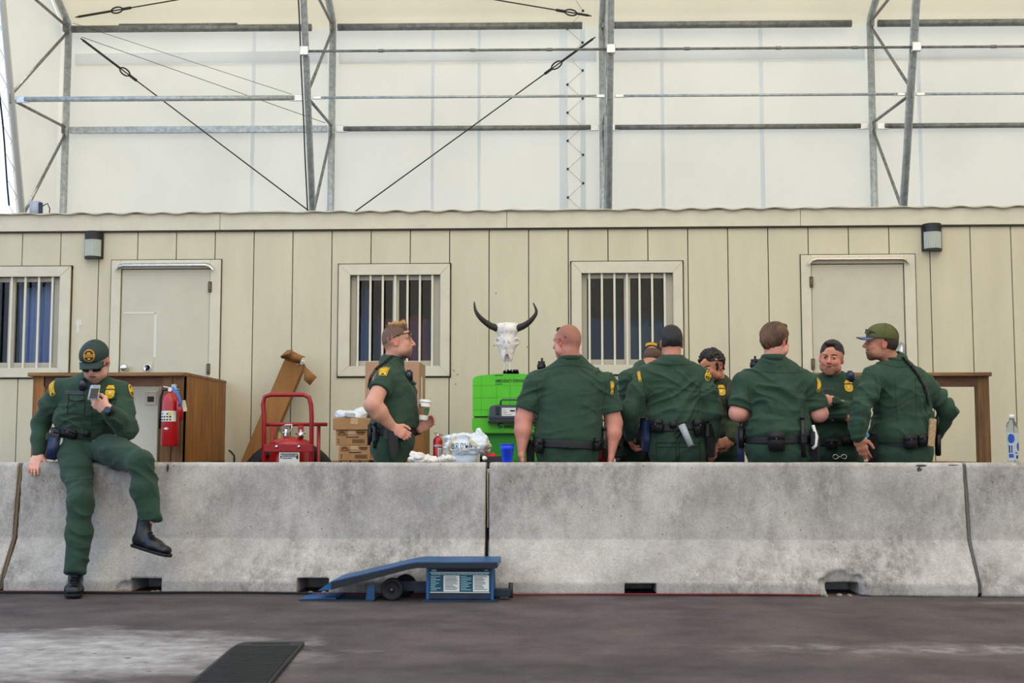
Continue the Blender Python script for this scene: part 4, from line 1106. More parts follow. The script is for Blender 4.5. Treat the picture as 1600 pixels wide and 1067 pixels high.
    allp = np.array([pe, wa, *hips, *knees, *ank]); lo = allp.min(0) - .17; hi = allp.max(0) + .2; hi[2] = wa[2] + .06
    F = Field(lo, hi, .0085 if g('legs') else .0115)
    F.chain([(wa + wup * .02, (ww - .004, wd_ - .004)), (wa - wup * .06, (pw_ * .5 + ww * .5, pd * .5 + wd_ * .5)), (pe, (pw_, pd))], wd, .03)
    lw = g('lw', .088)
    for i in (0, 1):
        F.chain([(hips[i], (lw * 1.08, lw * 1.12)), (hips[i] + (knees[i] - hips[i]) * .45, (lw * .98, lw)), (knees[i], (lw * .76, lw * .80)), (knees[i] + (ank[i] - knees[i]) * .45, (lw * .76, lw * .84)), (ank[i] + (ank[i] - knees[i]) * .03, (lw * .68, lw * .80))], wd, .035)
    for i in (0, 1):
        d = (ank[i] - knees[i]) / np.linalg.norm(ank[i] - knees[i])
        F.ecap(ank[i] + d * .012, ank[i] + d * .25, .13, .13, k=.004, mode='sub', flat=True)
    F.ecap(wa + wup * .006, wa + wup * .25, (ww * 1.5, wd_ * 1.5), (ww * 1.5, wd_ * 1.5), wd, .004, 'sub', flat=True)
    trs, TV, TF = sdf_obj('trousers', F, g('trs_m', M_UNIT), root, g('tfold', .012), g('seed', 1) + 20, fz=13, tilt=.3, fade=lambda V: np.clip((wa[2] - .05 - V[:, 2]) / .06, .1, 1))
    tb = surf_frame(TV, TF)
    # ---- belt
    F = Field(wa - np.array([.32, .32, .1]), wa + np.array([.32, .32, .1]), .006)
    F.chain([(wa + wup * .05, (ww + .012, wd_ + .012)), (wa - wup * .06, (max(pw_, ww) * .5 + ww * .5 + .017, max(pd, wd_) * .5 + wd_ * .5 + .017))], wd, .01)
    F.half(wa + wup * .016, wup); F.half(wa - wup * .040, -wup)
    belt, BV, BF = sdf_obj('belt', F, M_GEAR, root); bb = surf_frame(BV, BF)
    # ---- body (skin)
    parts = []; cols = []
    V, Fc, col = head_fields(H, hc, hs, sk); parts.append((V, Fc)); cols.append(col); hV, hF = V, Fc
    for i in (0, 1):
        hd = S['hand'][i]; upf = None if long_ else sh[i] + (el[i] - sh[i]) * (g('hem', .8) - .25)
        r0 = ar * .80 if long_ else ar * .86
        if long_: r0 = .036
        V, Fc, col = hand_arm(el[i] if not long_ else wr[i] + (el[i] - wr[i]) * .5, wr[i], hd['f'], hd['n'], hd.get('s', 1), sk, ra=r0, rw=.030, curl=hd.get('c', .5), thumb=hd.get('t', .4), hsz=hd.get('h', 1.0), up_from=upf, spread=hd.get('sp', .05))
        parts.append((V, Fc)); cols.append(col)
    F = Field(np.array([wa, pe, nb, *hips, *knees, *ank, *sh]).min(0) - .14, np.array([wa, pe, nb, *hips, *knees, *ank, *sh]).max(0) + .14, .018)
    q = .74
    F.chain([(pe, (pw_ * q, pd * q)), (wa, (ww * q, wd_ * q)), (ch, (cw * q, cd * q)), (shc, (cw * .55, cd * .45)), (nb, (.05, .05))], wd, .04)
    for i in (0, 1):
        F.chain([(hips[i], (lw * .8,) * 2), (knees[i], (lw * .55,) * 2), (ank[i], (.036,) * 2)], wd, .03)
        F.ecap(shc * .4 + sh[i] * .6, sh[i], .05, ar * .72, k=.04); F.ecap(sh[i], el[i], ar * .72, ar * .62, k=.02); F.ecap(el[i], wr[i], ar * .60, .026, k=.02)
    V, Fc = F.mesh(); parts.append((V, Fc)); cols.append(np.tile(np.array(lin(sk['rgb'])), (len(V), 1)))
    body = np_obj('body', parts, skin_mat('a'), root, np.concatenate(cols))
    # ---- boots
    for i in (0, 1):
        bt = g('boots')
        a = ank[i]
        if bt: toe = pt(bt[i]['toe']); heel = pt(bt[i]['heel']); shin = a + (knees[i] - a) * .22
        else:
            f0 = fw * .9 + wd * (2 * i - 1) * .25; f0 /= np.linalg.norm(f0); heel = np.array([a[0], a[1], .035]) - f0 * .05; toe = np.array([a[0], a[1], .035]) + f0 * .17; shin = a + np.array([0, 0, .1])
        fd = toe - heel; fl_ = np.linalg.norm(fd); fd /= fl_; sd_ = np.cross(fd, (shin - heel)); sd_ /= np.linalg.norm(sd_); bu = np.cross(sd_, fd)
        F = Field(np.minimum(np.minimum(toe, heel), shin) - .1, np.maximum(np.maximum(toe, heel), shin) + .1, .005)
        F.ecap(shin, heel + bu * .05 + fd * .045, (.046, .052), (.040, .050), sd_, .02)
        F.ecap(heel + bu * .015 + fd * .02, heel + fd * fl_ * .6 + bu * .012, (.036, .036), (.047, .032), sd_, .03)
        F.ecap(heel + fd * fl_ * .55 + bu * .012, toe - fd * .035 + bu * .004, (.047, .036), (.043, .028), sd_, .03)
        F.ecap(heel + fd * .05 + bu * .07, heel + fd * fl_ * .55 + bu * .02, (.036, .03), (.036, .026), sd_, .03)
        F.half(heel - bu * .022, -bu); bo, _, _ = sdf_obj('boot', F, M_LEATH, root)
        F = Field(np.minimum(toe, heel) - .1, np.maximum(toe, heel) + .1, .005)
        F.ecap(heel + fd * .018, toe - fd * .038, (.038, .10), (.045, .10), sd_, .03); F.ecap(heel + fd * .10, toe - fd * .06, (.040, .1), (.047, .1), sd_, .03)
        F.half(heel - bu * .012, bu); F.half(heel - bu * .031, -bu); sdf_obj('sole', F, M_SOLE, bo)
        lc = MB()
        for q in range(5 if g('legs') else 0):
            p = heel + fd * (.085 + .018 * q) + bu * (.095 - .014 * q); p2 = p
            lc.tube([p - sd_ * .022 + fd * .0, p + fd * .012 + bu * .006, p + sd_ * .022], .003, 5)
        if g('legs'): lc.build('lace', M_BLACK, bo)
        else: lc.bm.free()
    W = lambda p: hc + hs * (H.T @ np.array(p, float))
    # ---- hair
    hr = g('hair')
    if hr:
        F = Field(hc - .2 * hs, hc + .2 * hs, .0036 * hs); t = hr['t']
        ts = t * hr.get('ts', .45)
        F.ell(W((0, -.016, .040 + t * .45)), [x * hs for x in (.0765 + ts, .0965 + ts, .086 + t * .65)], H, .02)
        F.ell(W((0, -.045, .0)), [x * hs for x in (.065 + ts, .061 + ts, .068 + ts)], H, .03)
        if hr.get('front'): F.ell(W(hr['front'][0]), [x * hs for x in hr['front'][1]], H, .02)
        a, b_ = hr.get('line', (.018, .72)); npz = hr.get('nape', -.062)
        X_, Y_, Z_ = [(F.lo[i] + np.arange(F.n[i]) * F.h).astype(np.float32) for i in range(3)]
        X_ = X_[:, None, None] - hc[0]; Y_ = Y_[None, :, None] - hc[1]; Z_ = Z_[None, None, :] - hc[2]
        ly = (X_ * H[1][0] + Y_ * H[1][1] + Z_ * H[1][2]) / hs; lz_ = (X_ * H[2][0] + Y_ * H[2][1] + Z_ * H[2][2]) / hs
        dA = -(lz_ - a - b_ * ly); dB = np.maximum(ly + hr.get('back', .022), npz - lz_)
        F.D = np.maximum(F.D, np.minimum(dA, dB).astype(np.float32)); F.D = np.maximum(F.D, (ly - hr.get('y', .075) + (lz_ - .1) * -.25).astype(np.float32))
        for s in (-1, 1):
            E = [x * hs for x in (.02, .022, .034)]; F.ell(W((s * .088, .0, -.012)), E, H, .004, 'sub')
            F.ell(W((s * .064, .090, .040)), [x * hs for x in (.020, .03, .018)], H, .01, 'sub')
        if hr.get('side'):
            for s in (-1, 1): F.ecap(W((s * (.072 + t * .5), .022, .03)), W((s * .070, .026, -.02)), .010 * hs, .006 * hs, k=.01)
        for (p, q, r) in hr.get('spikes', []): F.ecap(W(p), W(q), r * hs, r * .3 * hs, k=.008)
        V, Fc = F.mesh(); V = relax(V, Fc, 1, .3); N = normals(V, Fc); L = ((V - hc) @ H.T) / hs
        st = hr.get('st', (60, 14, 30)); V = V + N * ((vnoise(L * np.array(st), 4) - .5) * hr.get('rough', .006) + (vnoise(L * np.array(st) * 2.3, 6) - .5) * hr.get('rough', .006) * .6)[:, None]
        c1 = np.array(lin(hr['rgb'])); c2 = np.array(lin(hr.get('rgb2', hr['rgb']))); w = vnoise(L * np.array(st) * 1.4, 9)[:, None]
        if hr.get('tip') is not None: w = np.clip((L[:, 2:3] - hr['tip']) / .02, 0, 1)
        np_obj('hair', [(V, Fc)], mat('hair_surface', (60, 40, 30), .55, vcol='Col', bump=.6, bscale=220, stretch=(1, 1, .2)), body, c1 * (1 - w) + c2 * w)
    cp = g('cap')
    if cp:
        F = Field(hc - .2 * hs, hc + .2 * hs, .0036 * hs)
        F.ell(W((0, -.012, .050)), [x * hs for x in (.086, .106, .092)], H, .02); F.ell(W((0, .03, .055)), [x * hs for x in (.076, .072, .07)], H, .03)
        F.ell(W((0, -.014, .030)), [x * hs for x in (.0775, .099, .082)], H, .002, 'sub')
        F.half(W((0, 0, .036)), H.T @ np.array([0, .03, -1.0]))
        cm = cp['m']; cap, CV, CF = sdf_obj('cap', F, cm, body)
        # seams and button
        b = MB()
        for a in range(0, 180, 60):
            pts = []
            for q in np.linspace(-1.25, 1.25, 15):
                d = np.array([math.sin(q) * math.cos(R(a)), math.sin(q) * math.sin(R(a)), math.cos(q)]); pts.append(W(np.array([0, -.012, .05]) + d * np.array([.0865, .1065, .0925])))
            b.tube(pts, .0012, 4)
        b.build('seam', M_SEAM, body)
        MB().lathe(W((0, -.012, .141)), [(.007, 0), (.006, .003), (.001, .004)], 10, H[2]).build('button', cm, body)
        # brim
        vs = []; fs = []; N1, N2 = 16, 6; bl = cp.get('brim', .072)
        for i in range(N1 + 1):
            th = R(-78 + 156 * i / N1)
            for j in range(N2 + 1):
                q = j / N2; x = math.sin(th) * (.078 - .004 * q); y0 = .052 + math.cos(th) * .042; y = y0 + q * bl * (math.cos(th) ** .5 if math.cos(th) > 0 else 0) * 1.0
                z = .040 - q * (.006 + cp.get('drop', 0)) - cp.get('curve', .020) * (x / .078) ** 2 * (.4 + .6 * q)
                vs.append(W((x, y, z)))
        for i in range(N1):
            for j in range(N2): k = i * (N2 + 1) + j; fs.append([k, k + 1, k + N2 + 2, k + N2 + 1])
        br = MB().raw(vs, fs, True).build('brim', [cm, cp.get('mu', cm)], body, normals=False); so = br.modifiers.new('s', 'SOLIDIFY'); so.thickness = .004; so.offset = 0; so.material_offset = 1 if cp.get('mu') else 0
        if cp.get('hair'):
            F = Field(hc - .2 * hs, hc + .2 * hs, .004 * hs); F.ell(W((0, -.014, .038)), [x * hs for x in (.0785, .099, .088)], H, .02); F.ell(W((0, -.045, .0)), [x * hs for x in (.067, .063, .068)], H, .03)
            F.half(W((0, 0, .042)), H[2]); F.half(W((0, -.002, 0)), H[1]); F.half(W((0, 0, -.05)), -H[2])
            for s in (-1, 1): F.ell(W((s * .088, .0, -.012)), [x * hs for x in (.02, .022, .034)], H, .004, 'sub')
            V, Fc = F.mesh(); np_obj('hair', [(V, Fc)], mat('hair_surface'), body, np.tile(np.array(lin(cp['hair'])), (len(V), 1)))
        cb = surf_frame(CV, CF)
    else: cb = None
    # ---- sunglasses
    sg = g('shades')
    if sg:
        dz, dy_, tl = sg.get('z', 0), sg.get('y', 0), sg.get('tilt', 0)
        W2 = lambda p: W((p[0], p[1] * math.cos(tl) - (p[2]) * math.sin(tl) + dy_, p[1] * math.sin(tl) + p[2] * math.cos(tl) + dz))
        m = MB()
        for s in (-1, 1):
            q = []
            for (x, z_) in ((.008, .010), (.055, .014), (.064, .004), (.056, -.012), (.026, -.016), (.010, -.008)): q.append(W2((s * x, .102 - (x / .064) ** 2 * .018, z_)))
            q2 = []
            for (x, z_) in ((.008, .010), (.055, .014), (.064, .004), (.056, -.012), (.026, -.016), (.010, -.008)): q2.append(W2((s * x, .098 - (x / .064) ** 2 * .018, z_)))
            m.raw(q + q2, [list(range(6)), list(range(6, 12))[::-1]] + [[i, (i + 1) % 6, 6 + (i + 1) % 6, 6 + i] for i in range(6)])
        so = m.build('sunglasses', M_LENS, body)
        f_ = MB(); f_.tube([W2((x, .103 - (x / .064) ** 2 * .018, .0125 - abs(x) * .02)) for x in np.linspace(-.064, .064, 13)], .0028, 6)
        for s in (-1, 1): f_.tube([W2((s * .065, .083, .006)), W2((s * .079, .03, .004)), W2((s * .083, -.01, .001)), W2((s * .081, -.035, -.012))], [.004, .003, .003, .003], 6)
        f_.build('spectacle_frame', M_BLACK, so)
    return dict(root=root, body=body, shirt=shirt, trs=trs, belt=belt, bvh=bvh, tb=tb, bb=bb, cb=cb, W=W, H=H, fw=fw, wd=wd, up=up, wa=wa, pe=pe, nb=nb, ww=ww, wdp=wd_, el=el, wr=wr, sh=sh, hs=hs, hc=hc)

def on_belt(P, ang, dz=0, out=.02):
    """point on the belt at angle (0 = wearer's front, 90 = towards +wd) and outward direction"""
    a = R(ang); d = P['fw'] * math.cos(a) * (P['wdp'] + .01) + P['wd'] * math.sin(a) * (P['ww'] + .01); o = P['fw'] * math.cos(a) / (P['wdp']) + P['wd'] * math.sin(a) / P['ww']; o = o / np.linalg.norm(o)
    return Vector(P['wa'] + d + o * out + P['up'] * dz), Vector(o)
def basis(o, up):
    o = Vector(o).normalized(); up = Vector(up); x = up.cross(o).normalized(); z = o.cross(x); return Matrix((x, o, z)).transposed()
def pouch(P, ang, w, h, d, dz=0, m=None, name='pouch', flap=True, lean=0):
    c, o = on_belt(P, ang, dz, d / 2 + .006); B = basis(o, P['up'])
    if lean: B = Matrix.Rotation(lean, 3, o) @ B
    b = MB().box(c, (w, d, h), B, bev=min(w, d, h) * .2, seg=2).build(name, m or M_GEAR, P['root'])
    if flap: MB().box(c + B @ Vector((0, d * .12, h * .27)), (w * 1.04, d * .95, h * .45), B, bev=.006, seg=2).build('flap', m or M_GEAR, b); MB().lathe(c + B @ Vector((0, d * .58, h * .12)), [(.007, 0), (.006, .004), (.001, .005)], 10, o).build('snap', M_GREY, b)
    return b, c, B
def holster(P, ang, L=.26, dz=-.08, m=None, lean=0, gun=True):
    c, o = on_belt(P, ang, dz, .035); B = basis(o, P['up'])
    if lean: B = Matrix.Rotation(lean, 3, o) @ B
    t = lambda x, y, z: c + B @ Vector((x, y, z))
    h = MB().prism([t(-.035, -.022, .08), t(.04, -.022, .08), t(.035, -.022, -.06), t(.012, -.022, -.14), t(-.02, -.022, -.14), t(-.035, -.022, -.02)], o * .044, bev=.006).build('holster', m or M_GEAR, P['root'])
    if gun:
        MB().prism([t(-.055, -.012, .10), t(-.01, -.012, .10), t(.0, -.012, .06), t(-.03, -.012, .0), t(-.068, -.012, .01)], o * .028, bev=.004).build('pistol_grip', M_BLACK, h)
        MB().box(t(.01, 0, .09), (.07, .026, .03), B, bev=.004).build('pistol_slide', M_BLACK, h)
    MB().box(t(0, -.03, .10), (.045, .014, .09), B, bev=.004).build('belt_loop', M_GEAR, h)
    return h
def baton(P, ang, dz=-.03, L=.2, m=None, lean=0):
    c, o = on_belt(P, ang, dz, .03); B = basis(o, P['up']); 
    if lean: B = Matrix.Rotation(lean, 3, o) @ B
    d = B @ Vector((0, 0, 1)); b = MB().cyl(c - d * L / 2, c + d * L / 2, .015, n=14).lathe(c + d * L / 2, [(.017, 0), (.017, .02), (.012, .024)], 14, d).build('baton', m or M_BLACK, P['root'])
    MB().box(c - d * .0, (.042, .036, .07), B, bev=.006).build('baton_holder', M_GEAR, b); return b
def belt_radio(P, ang, dz=.02, lean=0):
    c, o = on_belt(P, ang, dz, .03); B = basis(o, P['up'])
    if lean: B = Matrix.Rotation(lean, 3, o) @ B
    t = lambda x, y, z: c + B @ Vector((x, y, z))
    b = MB().box(c, (.058, .036, .15), B, bev=.006, seg=2).build('radio', M_BLACK, P['root'])
    MB().cyl(t(-.018, 0, .075), t(-.018, 0, .20), .007, .005, n=8).build('antenna', M_BLACK, b)
    MB().cyl(t(.012, 0, .075), t(.012, 0, .093), .009, n=10).build('dial', M_GREY, b); return b
def shoulder_mic(P, u, v, Y, label=None, cord_to=None, tall=False):
    p = at(u, v, Y); up = Vector((0, 0, 1)); b = MB()
    if tall:
        b.box(p, (.06, .05, .045), None, bev=.006, seg=2); b.box(p + Vector((0, 0, .03)), (.05, .035, .02), None, bev=.004); o = b.build('microphone', M_BLACK, P['root'])
        MB().cyl(p + Vector((.004, 0, .035)), p + Vector((.004, 0, .062)), .008, n=10).build('stub_antenna', M_BLACK, o)
    else:
        b.box(p, (.055, .035, .085), (R(-15), 0, R(10)), bev=.012, seg=2); o = b.build('microphone', M_GEARB if label else M_BLACK, P['root'])
        MB().lathe(p + Vector((0, -.018, .01)), [(.018, 0), (.018, .003), (.001, .004)], 14, (0, -1, 0)).build('grille', M_GREY, o)
    return o
def coil(P, pts, r=.011, turns=28, name='coiled_cord', wire=.0034):
    pts = [Vector(p) for p in pts]; L = [0]
    for a, b_ in zip(pts, pts[1:]): L.append(L[-1] + (b_ - a).length)
    def ev(t):
        d = t * L[-1]
        for i in range(len(pts) - 1):
            if d <= L[i + 1] or i == len(pts) - 2: q = (d - L[i]) / max(1e-6, L[i + 1] - L[i]); return pts[i].lerp(pts[i + 1], q), (pts[i + 1] - pts[i]).normalized()
    out = []; n = turns * 9
    for i in range(n + 1):
        p, d = ev(i / n); x = d.orthogonal().normalized(); y = d.cross(x); a = i / 9 * 2 * math.pi; out.append(p + x * r * math.cos(a) + y * r * math.sin(a))
    return MB().tube(out, wire, 5).build(name, M_BLACK, P['root'])
def yoke(P, pts, name='seam'):
    """a stitched seam following the shirt"""
    q = []
    for (u, v) in pts:
        h = surf_point(P['bvh'], u, v)
        if h is not None: q.append(h + ray(u, v).normalized() * -.0005)
    if len(q) > 2:
        out = [q[0]]
        for a, b_ in zip(q, q[1:]):
            if (b_ - a).length < .12: out.append(b_)
        MB().tube(out, .0013, 5).build(name, M_SEAM, P['shirt'])
def seamline(P, u0, v0, u1, v1, n=40, sag=0): yoke(P, [(u0 + (u1 - u0) * i / n, v0 + (v1 - v0) * i / n + sag * math.sin(math.pi * i / n)) for i in range(n + 1)])
# ------------------------------------------------------------------ the eight officers
GRP = 'officers in green uniform'
FAIR = dict(rgb=(222, 170, 150), brow=(120, 84, 60), red=(214, 132, 116))
# A: seated, looking at a phone
A = person(dict(label='person in dark green cap and sunglasses sitting on the concrete barrier, looking at a phone', group=GRP, seed=3, base=(at(130, 700, 8.35).x, 8.0, 0),
    head=(149, 566, 8.20), face=(4, 27, -3), hs=1.03, neck=(143, 594, 8.32), sh=[(96, 606, 8.30), (188, 610, 8.28)], el=[(64, 662, 8.42), (199, 671, 8.20)], wr=[(60, 712, 8.30), (168, 639, 8.02)],
    chest=(142, 638, 8.32), waist=(131, 677, 8.38), pelvis=(130, 689, 8.37), az=-2, cw=(.178, .125), ww=(.172, .130), pw=(.178, .15), ar=.066, long=True, belly=False, blouse=.018,
    legs=[[(115, 700, 8.32), (158, 698, 8.32)], [(127, 784, 7.96), (221, 722, 7.93)], [(118, 893, 7.86), (233, 812, 7.90)]], lw=.096, fold=.013, tfold=.016,
    boots=[dict(heel=(118, 922, 7.90), toe=(114, 925, 7.66)), dict(heel=(211, 847, 7.92), toe=(266, 863, 7.80))],
    hand=[dict(f=(.05, -.80, -.62), n=(0, -.62, .80), s=-1, c=.35, t=.1), dict(f=(-.80, -.12, .42), n=(-.1, -1, -.15), s=1, c=.95, t=.2)],
    skin=dict(FAIR, stubble=.25), cap=dict(m=M_CAPG, hair=(90, 66, 48), brim=.060, curve=.022, drop=.016), shades=dict(z=-.008, y=.006)))
pc_ = at(147, 613, 7.97); R_ = Euler((R(-32), R(0), R(4))).to_matrix()
ph = thing('mobile_phone', 'silver mobile phone held up by the seated person', 'phone', pc_)
MB().box(pc_, (.064, .012, .115), R_, bev=.005, seg=2).build('case', mat('phone_silver', (190, 194, 200), .3, metal=.6), ph)
MB().box(pc_ + R_ @ Vector((.004, -.0065, -.012)), (.050, .002, .075), R_).build('screen', mat('phone_black', (12, 12, 16), .1), ph)
w0 = Vector(A['wr'][1]) + Vector((.012, -.0, -.012)); ax_ = Vector(A['el'][1] - A['wr'][1]).normalized()
wt = MB().lathe(w0, [(.036, -.012), (.038, 0), (.036, .012)], 20, ax_, cap=False).build('watch_strap', M_BLACK, A['root'])
MB().lathe(w0 + Vector((0, -.034, .004)), [(.022, 0), (.022, .008), (.018, .010)], 20, Vector((.15, -1, .2))).build('watch_face', M_GEARB, wt)
W_ = A['W']; h_ = A['hc']
def cap_badge(P, th, w, fn, mats, name='cap_emblem'):
    m = MB(); n = 44; vs = []
    for j in range(n + 1):
        for i in range(n + 1):
            a = (i / n * 2 - 1) * w; z = .088 + (j / n * 2 - 1) * w
            p0 = Vector(P['W']((a, .16, z))); d = Vector(P['W']((a, -.02, z - .01))) - p0; d.normalize(); hh = P['cb'].ray_cast(p0, d)
            vs.append((hh[0] if hh[0] is not None else p0 + d * .06) - d * .0015)
    V_ = [m.bm.verts.new(p) for p in vs]
    for j in range(n):
        for i in range(n):
            k = fn((i + .5) / n * 2 - 1, (j + .5) / n * 2 - 1)
            if k is None: continue
            f = m.bm.faces.new([V_[j * (n + 1) + i], V_[j * (n + 1) + i + 1], V_[(j + 1) * (n + 1) + i + 1], V_[(j + 1) * (n + 1) + i]]); f.material_index = k
    for v_ in [q for q in m.bm.verts if not q.link_faces]: m.bm.verts.remove(v_)
    o = m.build(name, mats, P['body'], normals=False); so = o.modifiers.new('s', 'SOLIDIFY'); so.thickness = .0015; so.offset = 0; return o
cap_badge(A, 0, .036, fn_round, [M_YELD, M_NAVY, M_YEL])
BM = [M_YEL, M_YELD, M_NAVY, mat('badge_silver', (232, 220, 170), .4)]
decal('badge', A['bvh'], 172, 612, .072, .088, fn_badge, BM, A['shirt'], label='gold shield badge')
decal('sleeve_patch', A['bvh'], 80, 607, .062, .100, fn_patch, [M_YEL, M_NAVY, M_YELD], A['shirt'], rot=22, label='yellow keystone sleeve patch')
decal('sleeve_patch', A['bvh'], 206, 610, .06, .085, fn_round, [M_YEL, M_NAVY, M_YELD], A['shirt'], label='round yellow sleeve patch')
decal('name_tape', A['bvh'], 118, 614, .14, .022, fn_name, [mat('name_tape_grey', (70, 66, 72), .8), M_INK], A['shirt'], rot=-3)
def pocket(P, u, v, w, h, rot=0):
    f = lambda x, y: 0 if (abs(x) > .93 or abs(y) > .93 or (abs(y - .45 + .12 * (1 - abs(x))) < .06)) else None
    decal('pocket', P['bvh'], u, v, w, h, f, [M_SEAM], P['shirt'], n=36, rot=rot)
pocket(A, 117, 632, .13, .13, -3); pocket(A, 172, 630, .12, .12, 3)
seamline(A, 146, 600, 143, 668)
shoulder_mic(A, 130, 601, 8.12, None)
pouch(A, -8, .105, .058, .045, .0, name='pouch'); pouch(A, -38, .085, .055, .045, .0); pouch(A, 24, .05, .05, .03, 0, flap=False)
hb = MB().box(at(83, 700, 8.2), (.07, .05, .15), (0, R(8), 0), bev=.008, seg=2).build('holster', M_GEARB, A['root']); MB().box(at(84, 683, 8.2), (.085, .045, .05), (0, R(8), 0), bev=.006).build('pistol_grip', M_BLACK, hb); MB().box(at(95, 690, 8.22), (.03, .02, .05), None, bev=.004).build('white_key_tag', M_WHITE, hb)

rk = random.Random(4); SPK = []
for q_ in range(46):
    x_, y_ = rk.uniform(-.045, .045), rk.uniform(-.07, .072); SPK.append(((x_, y_, .112 - y_ * y_ * 5), (x_ * 1.1 + rk.uniform(-.01, .01), y_ + rk.uniform(-.02, .012), .136 + rk.uniform(0, .018) + .10 * max(0, y_ - .01) - max(0, -y_ - .02) * .35), rk.uniform(.009, .014)))
# B: profile, hand on hip, holding a coffee cup
B = person(dict(label='person with spiky blond-tipped hair seen from the side, holding a coffee cup', group=GRP, seed=11,
    head=(622, 535, 9.13), face=(92, -4, 0), hs=1.0, neck=(612, 563, 9.15), sh=[(603, 588, 8.98), (620, 588, 9.32)], el=[(582, 633, 8.82), (634, 668, 9.42)], wr=[(615, 669, 8.93), (655, 670, 9.18)],
    chest=(618, 612, 9.15), waist=(616, 672, 9.15), pelvis=(611, 698, 9.15), az=90, cw=(.19, .135), ww=(.178, .135), pw=(.18, .14), ar=.066, long=False, hem=.50, belly=True, blouse=.016,
    hand=[dict(f=(.80, -.15, -.45), n=(-.2, -1, .3), s=-1, c=.85, t=.2), dict(f=(.75, .05, .5), n=(-.15, 1, .1), s=1, c=.65, t=.6)],
    skin=dict(rgb=(206, 150, 128), brow=(120, 84, 56), red=(206, 124, 106), stubble=.35, scalp=((120, 88, 72), .75)),
    hair=dict(t=.010, ts=.0, back=.2, rgb=(104, 74, 58), rgb2=(206, 154, 84), tip=.120, line=(.030, .42), rough=.004, st=(60, 60, 10), y=.088, nape=.01,
              spikes=SPK),
    shades=dict(z=.042, y=.006, tilt=.12)))
decal('sleeve_patch', B['bvh'], 599, 579, .085, .095, fn_patch, [M_YEL, M_NAVY, M_YELD], B['shirt'], rot=4, label='yellow keystone sleeve patch')
coil(B, [at(613, 556, 9.0), at(602, 566, 8.93), at(588, 576, 8.98), at(579, 590, 9.02), at(576, 606, 9.08)], r=.010, turns=26)
shoulder_mic(B, 639, 587, 9.08)
MB().box(at(643, 597, 9.15), (.06, .14, .02), (0, R(20), 0), bev=.005).build('pocket_flap', M_UNI, B['shirt'])
belt_radio(B, 172, -.03); baton(B, -130, -.05, .16); holster(B, -85, dz=-.07); pouch(B, 150, .06, .09, .04, -.02, m=M_GEARB); pouch(B, -60, .045, .09, .03, -.03)
fs_ = MB().tube([Vector(B['el'][1]) * 1.1 - Vector(B['wr'][1]) * .1, Vector(B['el'][1]) * .5 + Vector(B['wr'][1]) * .5, Vector(B['el'][1]) * .02 + Vector(B['wr'][1]) * .98], [.062, .060, .042], 16)
fs_.build('forearm_sleeve', mat('navy_sleeve', (24, 26, 40), .85), B['root'])
cc = at(663, 640, 9.06); cu = thing('coffee_cup', 'white lidded paper coffee cup with a brown sleeve, held by the side-on person', 'cup', cc + Vector((0, 0, -.055)))
ca = Vector((.10, 0, 1)).normalized(); c0_ = cc - ca * .075
MB().lathe(c0_, [(.028, 0), (.0295, .004), (.041, .128)], 24, ca).build('cup_body', M_PAPER, cu)
MB().lathe(c0_ + ca * .035, [(.0325, 0), (.0385, .062)], 24, ca, cap=False).build('cup_sleeve', mat('kraft_sleeve', (150, 104, 74), .85), cu)
MB().lathe(c0_ + ca * .126, [(.043, 0), (.0445, .004), (.043, .010), (.040, .012), (.039, .020), (.030, .021)], 24, ca).build('lid', M_WHITE, cu)
lg = MB(); gm = mat('logo_green', (12, 104, 66), .6)
for (zz, rr_, a0) in ((.066, .020, .5), (.108, .014, -1.0)):
    r_ = .040; q = []
    for k in range(18):
        th = k / 18 * 2 * math.pi; an = a0 + math.cos(th) * rr_ / r_ - math.pi / 2; q.append(c0_ + ca * (zz + math.sin(th) * rr_) + Vector((math.cos(an) * .0402, math.sin(an) * .0402, 0)))
    lg.raw(q, [list(range(18))])
lg.build('round_logo', gm, cu)

# C: broad back, bald
C = person(dict(label='broad person with shaved head and sunglasses pushed up, seen from behind in short sleeves', group=GRP, seed=5,
    head=(886, 535, 9.0), face=(232, 2, 0), hs=.99, neck=(893, 563, 9.02), sh=[(838, 596, 9.0), (946, 598, 9.04)], el=[(818, 656, 9.0), (959, 661, 9.05)], wr=[(815, 712, 8.95), (954, 716, 9.0)],
    chest=(893, 625, 9.02), waist=(888, 692, 9.02), pelvis=(888, 716, 9.02), az=182, cw=(.228, .15), ww=(.222, .17), pw=(.215, .165), ar=.072, long=False, hem=.74, belly=True, blouse=.008, colr=.074, fold=.012,
    hand=[dict(f=(.12, 0, -1), n=(-1, -.1, -.1), s=1, c=.4, t=.2, h=1.05), dict(f=(-.05, 0, -1), n=(1, -.1, 0), s=-1, c=.4, t=.2, h=1.05)],
    skin=dict(rgb=(204, 138, 122), brow=(120, 84, 60), red=(202, 112, 98), neckr=.066, fat=.008, scalp=((140, 92, 78), .8)), shades=dict(z=.048, y=-.03, tilt=.55)))
seamline(C, 840, 583, 945, 586, sag=-14); seamline(C, 838, 598, 843, 645); seamline(C, 948, 600, 940, 650)
shoulder_mic(C, 846, 573, 9.04, tall=True)
belt_radio(C, -100, -.03); holster(C, -78, dz=-.06) if False else None
pouch(C, 150 + 0, .062, .10, .035, -.015) if False else None
def at_ang(P, u, dz=0):      # angle on the belt whose near side shows at picture column u
    best = min(range(0, 360, 3), key=lambda a: (lambda p: abs(proj(p)[0] - u) + (1e4 if p.y > P['wa'][1] + .02 else 0))(on_belt(P, a, 0, .01)[0])); return best
def proj(p):
    q = CR.transposed() @ (Vector(p) - Vector((0, 0, CAMZ))); return (800 - FPX * q.x / q.z, 533.5 + FPX * q.y / q.z)
